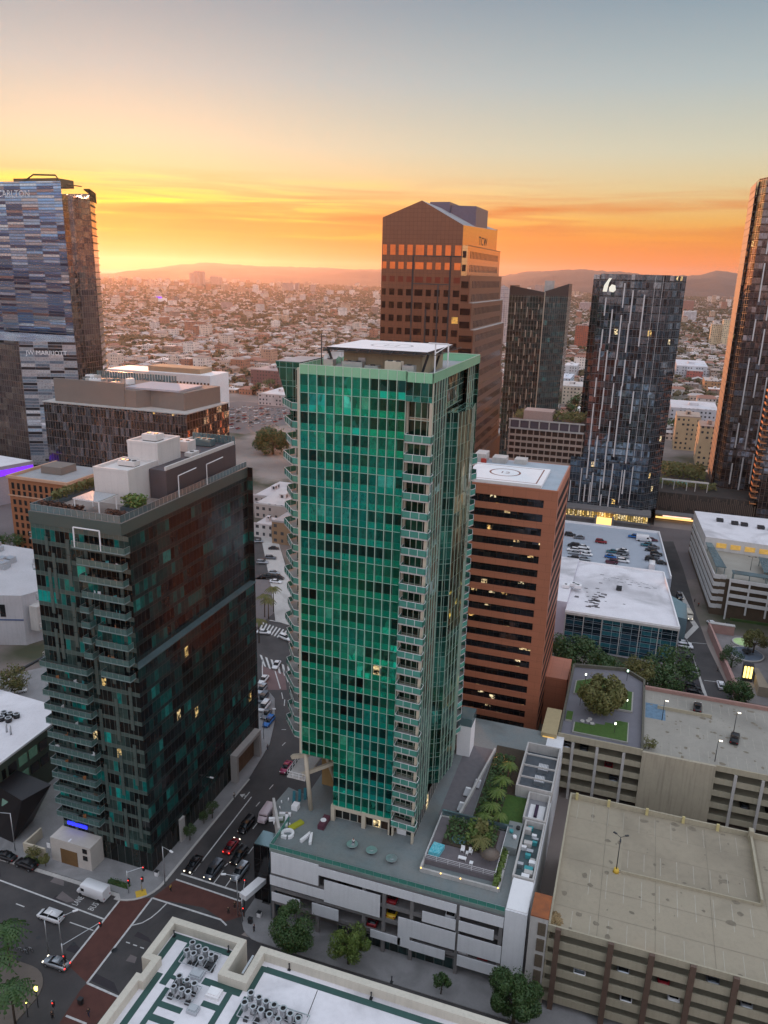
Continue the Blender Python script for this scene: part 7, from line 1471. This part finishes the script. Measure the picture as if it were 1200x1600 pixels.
for (nm,lb,a,b_,yb,yt,dp,wc,rc) in (
 ('brick_block','square red brick block among pale roofs, right of the teal tower',898,924,545,509,40,(.36,.10,.055),(.3,.2,.18)),
 ('apartment_block','cream twin slab, left one, far right in front of the hills',1110,1127,541,507,30,(.62,.50,.34),(.5,.45,.4)),
 ('apartment_block','cream twin slab, right one, far right in front of the hills',1128,1148,543,500,30,(.66,.54,.36),(.5,.45,.4)),
 ('brown_block','plum brown windowless cube right of the white hotel',392,434,604,579,45,(.16,.085,.09),(.36,.30,.30)),
 ('white_hall','long white low hall with a dark band below the plum cube',404,446,634,617,45,(.62,.55,.54),(.66,.62,.62)),
 ('apartment_block','cream five storey block between the teal and the dark glass towers',868,912,632,604,40,(.52,.45,.36),(.55,.52,.5)),
 ('apartment_block','cream rounded apartments with balconies, left of the pair by the bronze tower',1054,1092,704,652,26,(.56,.42,.26),(.42,.32,.26)),
 ('apartment_block','cream rounded apartments with balconies, right of the pair by the bronze tower',1090,1122,728,668,26,(.56,.42,.26),(.36,.24,.19)),
 ('white_building','long white building with a dark glazed front left of the bronze tower',1046,1122,666,640,50,(.5,.5,.54),(.6,.58,.6)),
 ('tan_building','windowless tan building behind the dark tower, beside the green tower balconies',425,456,851,817,30,(.25,.16,.09),(.36,.33,.33)),
 ('white_shop','white shop row with dark tall windows left of the tan building',397,424,840,821,12,(.6,.57,.55),(.55,.5,.5)),
 ('yellow_building','long yellow low building left of the dark glass tower',914,940,551,545,20,(.6,.42,.15),(.5,.4,.25)),
 ('brown_tower','reddish brown slab tower right of the dark glass tower',1066,1084,488,470,60,(.34,.16,.13),(.4,.3,.3)),
 ('pale_tower','pale slab tower right of the brown granite tower',777,786,540,448,30,(.5,.42,.42),(.5,.45,.45)),
 ('pale_tower','slim white tower right of the brown granite tower',786,794,540,453,25,(.58,.5,.48),(.5,.45,.45)),
 ('apartment_block','pinkish grey block pair left of the dark glass tower',905,922,487,473,60,(.42,.33,.33),(.5,.45,.45)),
 ('white_building','white mid rise cluster right of the dark glass tower',1067,1088,505,487,60,(.55,.53,.55),(.6,.6,.6)),
 ('orange_building','orange low block behind the bronze tower edge',1100,1124,612,596,40,(.46,.25,.13),(.5,.42,.38)),
 ('red_building','red walled low block right of the dark glass tower',1073,1098,592,580,40,(.4,.12,.10),(.55,.5,.5)),
 ('pale_school','pale blue white hall right of the dark glass tower',1056,1106,590,573,90,(.5,.52,.56),(.6,.6,.64)),
 ('white_building','white box left of the dark glass tower behind the car park roofs',880,900,590,572,40,(.6,.6,.62),(.66,.66,.68)),
 ('blue_building','pale blue flat building left of the dark glass tower',872,890,610,592,50,(.42,.5,.58),(.6,.64,.7)),
 ('low_shop','cluttered white roofs above the white shop row',398,450,812,790,30,(.45,.38,.35),(.62,.58,.58)),
 ('low_shop','flat white roof left of the cluttered roofs',396,424,786,776,30,(.5,.46,.46),(.66,.62,.64)),
 ):
    x0,x1,y0,y1,z=pxbox(a,b_,yb,yt,dp); EX.append((x0-4,x1+4,y0-14,y1+4)); MID.append((nm,lb,x0,x1,y0,y1,z,wc,rc))
for (nm,lb,x0,x1,y0,y1,z,wc,rc) in MID:
    b=MB(); b.box(x0,x1,y0,y1,0,z,bot=False); n=len(b.f); o=tag(b.build(nm,tm,attr=[wc+(1,)]*n),lb,'building')
    b=MB(); b.box(x0+.3,x1-.3,y0+.3,y1-.3,z,z+.25); b.box(x0-.1,x1+.1,y0-.1,y0+.3,z,z+.8); b.box(x0+(x1-x0)*.4,x0+(x1-x0)*.6,y0+(y1-y0)*.4,y0+(y1-y0)*.6,z+.25,z+2.6); b.build('roof',tm,o,attr=[rc+(1,)]*len(b.f))
rs=random.Random(11)
# candidate buildings on a street grid
cands=[]; trees=[]
def addblocks(y0,y1,bw,bh,lots,road,hmax):
    y=y0
    while y<y1:
        x=-1.05*y-150
        while x<.42*y+120:
            if img(x+bw/2,y,5) and -60<img(x+bw/2,y,5)[0]<1260:
                park=rs.random()<.05
                nx=lots; ny=2
                for i in range(nx):
                    for j in range(ny):
                        cw=bw/nx; chh=(bh)/ny
                        cx=x+cw*(i+.5); cy=y+chh*(j+.5)
                        if rs.random()<.09 or park:
                            for _ in range(3 if not park else 5): trees.append((cx+rs.uniform(-cw,cw)*.5,cy+rs.uniform(-chh,chh)*.5))
                            continue
                        w_=cw*rs.uniform(.62,.95); d_=chh*rs.uniform(.5,.92); h=rs.choice((3.5,4,4.5,5,6,7,8))+(rs.random()<.035)*rs.uniform(4,hmax)
                        if free(cx,cy,max(w_,d_)*.55): cands.append((cx,cy,w_,d_,h,rs.randrange(8),rs.randrange(8),rs.random()))
                        if rs.random()<.6: trees.append((cx+cw*rs.uniform(-.5,.5),cy-chh*.5+rs.uniform(-3,3)))
                        if rs.random()<.35: trees.append((cx+cw*.5,cy+chh*rs.uniform(-.5,.5)))
            x+=bw+road
        y+=bh+road*.9
addblocks(300,900,92,40,5,12,14)
addblocks(900,1900,100,44,6,12,16)
addblocks(1900,3600,120,50,6,13,24)
addblocks(3600,7000,160,76,5,16,40)
cands.sort(key=lambda c:c[1]**2+c[0]**2)
def bmesh_boxes(lst,mb,roofmb):
    for (cx,cy,w_,d_,h,wi,ri,rv) in lst:
        pass
def house_geo(c,wb,rb,wa,ra,gable=True):
    cx,cy,w_,d_,h,wi,ri,rv=c; x0,x1,y0,y1=cx-w_/2,cx+w_/2,cy-d_/2,cy+d_/2
    n=len(wb.f); wb.wall((x0,y0),(x1,y0),0,h); wb.wall((x1,y0),(x1,y1),0,h); wb.wall((x0,y1),(x0,y0),0,h); wa.extend([wallc[wi]+(1,)]*(len(wb.f)-n))
    n=len(rb.f)
    if rv<.38 and w_<30:
        rh=2.2; e=.5
        if rv<.2:
            rb.face([(x0-e,y0-e,h),(x1+e,y0-e,h),(x1-w_*.2,cy,h+rh),(x0+w_*.2,cy,h+rh)]); rb.face([(x1+e,y0-e,h),(x1+e,y1+e,h),(x1-w_*.2,cy,h+rh)]); rb.face([(x0-e,y1+e,h),(x0-e,y0-e,h),(x0+w_*.2,cy,h+rh)]); rb.face([(x1+e,y1+e,h),(x0-e,y1+e,h),(x0+w_*.2,cy,h+rh),(x1-w_*.2,cy,h+rh)])
        else:
            rb.face([(x0-e,y0-e,h),(cx,y0-e,h+rh),(cx,y1+e,h+rh),(x0-e,y1+e,h)][::-1]); rb.face([(cx,y0-e,h+rh),(x1+e,y0-e,h),(x1+e,y1+e,h),(cx,y1+e,h+rh)]); rb.face([(x0,y0-.01,h),(x1,y0-.01,h),(cx,y0-.01,h+rh)])
    else:
        rb.face([(x0,y0,h),(x1,y0,h),(x1,y1,h),(x0,y1,h)]); rb.wall((x0,y0-.05),(x1,y0-.05),h-.5,h+.5); 
        rb.wall((x1,y1-.05),(x0,y1-.05),h,h+.5) if False else None
        if rv>.6: q=rv*.6; rb.box(cx-w_*.12,cx+w_*.1,cy-d_*.15,cy+d_*.15,h,h+1.8,bot=False)
    k=ri if not (rv<.38) else (3,4,6,7,1,3,4,6)[ri]
    ra.extend([roofc[k]+(1,)]*(len(rb.f)-n))
cname=['buff','cream','brown','white','dark red','sandy','pale grey','grey brown']; rname=['white','grey','bright white','brown','dull brown','pale','rust red','mid grey']
near,far=cands[:300],cands[300:]
mh_=[]
for c in near:
    cx,cy=c[0],c[1]; px_=img(cx,cy,0)[0]
    side='left of the green tower' if px_<470 else ('right of the green tower' if px_<950 else 'beyond the dark glass tower')
    dist='near' if cy<560 else ('midway' if cy<760 else 'far off')
    kind='hipped' if c[7]<.2 else('gabled' if c[7]<.38 else 'flat')
    kk=c[6] if not (c[7]<.38) else (3,4,6,7,1,3,4,6)[c[6]]
    t=empty('low_building',(cx,cy,0),f'{cname[c[5]]} house, {kind} {rname[kk]} roof, {dist}, {side}','building','low buildings of the city plain')
    wb,rb,wa,ra=MB(),MB(),[],[]; house_geo(c,wb,rb,wa,ra); wb.build('wall',tm,t,attr=wa); rb.build('roof',tm,t,attr=ra)
wb,rb,wa,ra=MB(),MB(),[],[]
for c in far: house_geo(c,wb,rb,wa,ra)
n=len(wb.v); off=n
wb.v+=rb.v; wb.f+=[tuple(i+off for i in f) for f in rb.f]; wb.u+=rb.u; wb.mi+=rb.mi; wb.sm+=rb.sm
tag(wb.build('distant_city',tm,attr=wa+ra),'the sea of low roofs stretching to the hills','city',None,'stuff')
# distant high rises
for (a,b_,yb,yt,lb) in ((296,301,447,427,'far tower, first from the left of the hazy cluster under the hill'),(303,309,447,424,'far tower, second of the hazy cluster under the hill'),(311,317,447,425,'far tower, third of the hazy cluster under the hill'),(328,341,447,433,'broad far block right of the hazy tower cluster'),(441,453,456,443,'far slab right of the middle of the plain'),(461,466,456,443,'slim far slab on the plain'),(485,491,458,446,'small far slab on the plain'),(835,846,470,446,'far white slab behind the teal tower'),(345,357,485,474,'pale mid distance block on the left plain'),(868,880,478,468,'far pale block left of the dark glass tower')):
    x0,x1,y0,y1,z=pxbox(a,b_,yb,yt,60); b=MB(); b.box(x0,x1,y0,y0+min(60,(x1-x0)),0,z,bot=False); o=tag(b.build('far_tower',tm,attr=[(.36,.29,.28,1)]*len(b.f)),lb,'tower'); b=MB(); b.box(x0+2,x1-2,y0+2,y0+min(58,(x1-x0)-2),z,z+4); b.build('roof_housing',tm,o,attr=[(.3,.25,.24,1)]*len(b.f))
x0,x1,y0,y1,z=pxbox(244,256,474,466,20); b=MB(); b.box(x0,x1,y0,y1,0,z); o=tag(b.build('white_store',white_m),'small white building with a violet glowing roof far out on the left plain','building'); b=MB(); b.box(x0,x0+(x1-x0)*.6,y0-1,y0+8,z,z+5); b.build('violet_sign',purple_em,o)
# trees of the plain
def blob_tree(seed,h,r,mcrown,n=90,s=1.0,parent=None,palm=False):
    rs=random.Random(seed); t=empty('tree',(0,0,0))
    b=MB(); b.bar((0,0,0),(rs.uniform(-.3,.3),0,h*.55),h*.035,r2=h*.02,k=6); 
    for i in range(3): a=rs.uniform(0,6.28); b.bar((0,0,h*.35),(r*.5*math.cos(a),r*.5*math.sin(a),h*.65),h*.016,r2=h*.008,k=4,cap=False)
    b.build('trunk',bark,t)
    b=MB(); cl=[(rs.gauss(0,r*.42),rs.gauss(0,r*.42),h*.62+rs.uniform(-.2,.3)*h,rs.uniform(.35,.6)*r) for _ in range(7)]
    for _ in range(n):
        cx,cy,cz,cr=rs.choice(cl); d=Vector((rs.gauss(0,1),rs.gauss(0,1),rs.gauss(0,1)*.8)).normalized()*cr*rs.uniform(.7,1.05); c=Vector((cx,cy,cz))+d; nn=(d.normalized()+Vector((rs.gauss(0,.4),rs.gauss(0,.4),rs.gauss(0,.4)))).normalized(); e=nn.orthogonal().normalized(); f=nn.cross(e); q=s*rs.uniform(.6,1.3)
        b.face([c-e*q,c-f*q*.7,c+e*q,c+f*q*.7])
    b.build('crown',mcrown,t); return t
far_leaf=mat('dusty_leaves',(.055,.046,.018),.8,var=.3,scale=.1,c2=(.09,.075,.035))
protos=[proto(blob_tree(i,rs.uniform(7,11),rs.uniform(3.2,4.6),[leaf_a,far_leaf,leaf_c][i%3],150,.75)) for i in range(5)]
tl=[t for t in trees if free(t[0],t[1],2)]; tl.sort(key=lambda c:c[1]**2+c[0]**2)
for i,(x,y) in enumerate(tl[:290]):
    px_=img(x,y,0)[0]; side='left of the green tower' if px_<470 else ('right of the green tower' if px_<950 else 'beyond the dark glass tower')
    dist='near' if y<480 else ('midway' if y<640 else 'far off'); nc=min(near,key=lambda c:(c[0]-x)**2+(c[1]-y)**2); nr=rname[(3,4,6,7,1,3,4,6)[nc[6]] if nc[7]<.38 else nc[6]]
    k=i%5; kd=['dark green','dusty','olive','dark green','dusty'][k]
    place(protos[k],(x,y,0),rs.uniform(0,6.28),f'{kd} tree by a {nr} roof {dist}, {side}','tree','street trees of the city plain',s=rs.uniform(.8,1.35))
bt=MB()
ico=[(0,0,1.)]+[(math.cos(a*1.2566),math.sin(a*1.2566),.35) for a in range(5)]+[(math.cos(a*1.2566+.63)*.9,math.sin(a*1.2566+.63)*.9,-.5) for a in range(5)]
fc=[(0,1+a,1+(a+1)%5) for a in range(5)]+[(1+a,6+a,1+(a+1)%5) for a in range(5)]+[(1+(a+1)%5,6+a,6+(a+1)%5) for a in range(5)]
for (x,y) in tl[290:]:
    m_=3 if y<1600 else 1
    for _ in range(m_):
        r_=rs.uniform(1.9,4.0)*(1 if y<1600 else 1.2+y/6000); cx=x+rs.gauss(0,3); cy=y+rs.gauss(0,3); cz=r_*rs.uniform(.8,1.6)
        i0=len(bt.v); bt.v.extend((cx+p[0]*r_*rs.uniform(.75,1.2),cy+p[1]*r_*rs.uniform(.75,1.2),cz+p[2]*r_*.85) for p in ico)
        for f in fc: bt.f.append(tuple(i0+q for q in f)); bt.u.extend([(0,0)]*3); bt.mi.append(0); bt.sm.append(False)
tag(bt.build('distant_trees',far_leaf),'dusty trees scattered between the roofs of the plain','trees',None,'stuff')
for (x0,x1,y0,y1,z,wc,l) in ((-128,-92,-135,-70,62,(.62,.58,.55),'unseen pale slab added behind the viewpoint for the glass to reflect'),(-60,-25,-190,-140,95,(.5,.5,.54),'unseen pale grey tower added behind the viewpoint for reflections'),(-190,-150,-60,-10,40,(.5,.4,.33),'unseen buff block added behind the viewpoint to the left for reflections'),(10,60,-150,-100,70,(.34,.3,.3),'unseen brown tower added behind the viewpoint to the right for reflections')):  # unseen buildings added so the glass fronts have something to reflect
    b=MB(); b.box(x0,x1,y0,y1,0,z,bot=False); o=tag(b.build('reflection_building',tm,attr=[wc+(1,)]*len(b.f)),l,'building'); b=MB(); b.box(x0+1,x1-1,y0+1,y1-1,z,z+1.5); b.build('roof',tm,o,attr=[(.6,.6,.6,1)]*len(b.f))  # this roof is part of the unseen added building
# ---------------- hills ----------------
prof=[(-400,440),(100,436),(165,429),(230,420),(290,413),(325,410),(360,413),(410,416),(500,418),(560,421),(600,421),(700,425),(780,431),(830,424),(905,421),(960,424),(1030,431),(1090,430),(1122,423),(1160,428),(1210,434),(1500,440)]
def crest(px):
    for (a,ya),(b_,yb) in zip(prof,prof[1:]):
        if a<=px<=b_: t=(px-a)/(b_-a); t=t*t*(3-2*t); return ya+(yb-ya)*t
    return 440
hb=MB(); rows=22; colsn=400; pts=[]
for i in range(colsn+1):
    px=-300+1700*i/colsn; f=min(1,max(0,(px-450)/400)); D1=15500*(1-f)+11500*f; D0=9000*(1-f)+6800*f
    r=CF+CR*((px-600)/FPX)-CU*((crest(px)-800)/FPX); hl=math.hypot(r.x,r.y); ux,uy=r.x/hl,r.y/hl; zt=EYE.z+r.z/hl*D1
    col=[]
    for j in range(rows+3):
        t=j/rows; D=D0+(D1-D0)*t
        if t<=1: z=(zt)*(t**1.25); z+=mnoise.fractal(Vector((ux*D/900,uy*D/900,3)),.9,2.2,5)*75*math.sin(min(t,1)*math.pi)**.7+ (mnoise.noise(Vector((px/9.,0,0)))*14+mnoise.noise(Vector((px/3.1,5,0)))*5 if t==1 else 0)
        else: z=zt*(1-(t-1)*4)
        col.append((ux*D,uy*D,max(z,-2)))
    pts.append(col)
for i in range(colsn):
    for j in range(rows+2): hb.face([pts[i][j],pts[i+1][j],pts[i+1][j+1],pts[i][j+1]],sm=True)
struct('hills',hb,mat('chaparral_hills',(.035,.033,.035),.95,var=.3,scale=.002,c2=(.075,.06,.055)))
# ---------------- haze ----------------
def hazebox():
    m=bpy.data.materials.new('evening_haze'); m.use_nodes=True; N=NT(m.node_tree)
    v=N.n('ShaderNodeVolumePrincipled'); v.inputs['Color'].default_value=(.96,.82,.78,1); v.inputs['Density'].default_value=HAZE; v.inputs['Anisotropy'].default_value=.64
    o=N.n('ShaderNodeOutputMaterial'); N.t.links.new(v.outputs[0],o.inputs['Volume'])
    b=MB(); b.box(-17000,17000,-500,22500,-4,430); tag(b.build('haze',m),'warm evening haze over the whole city','haze',None,'stuff')
HAZE=4e-5
hazebox()
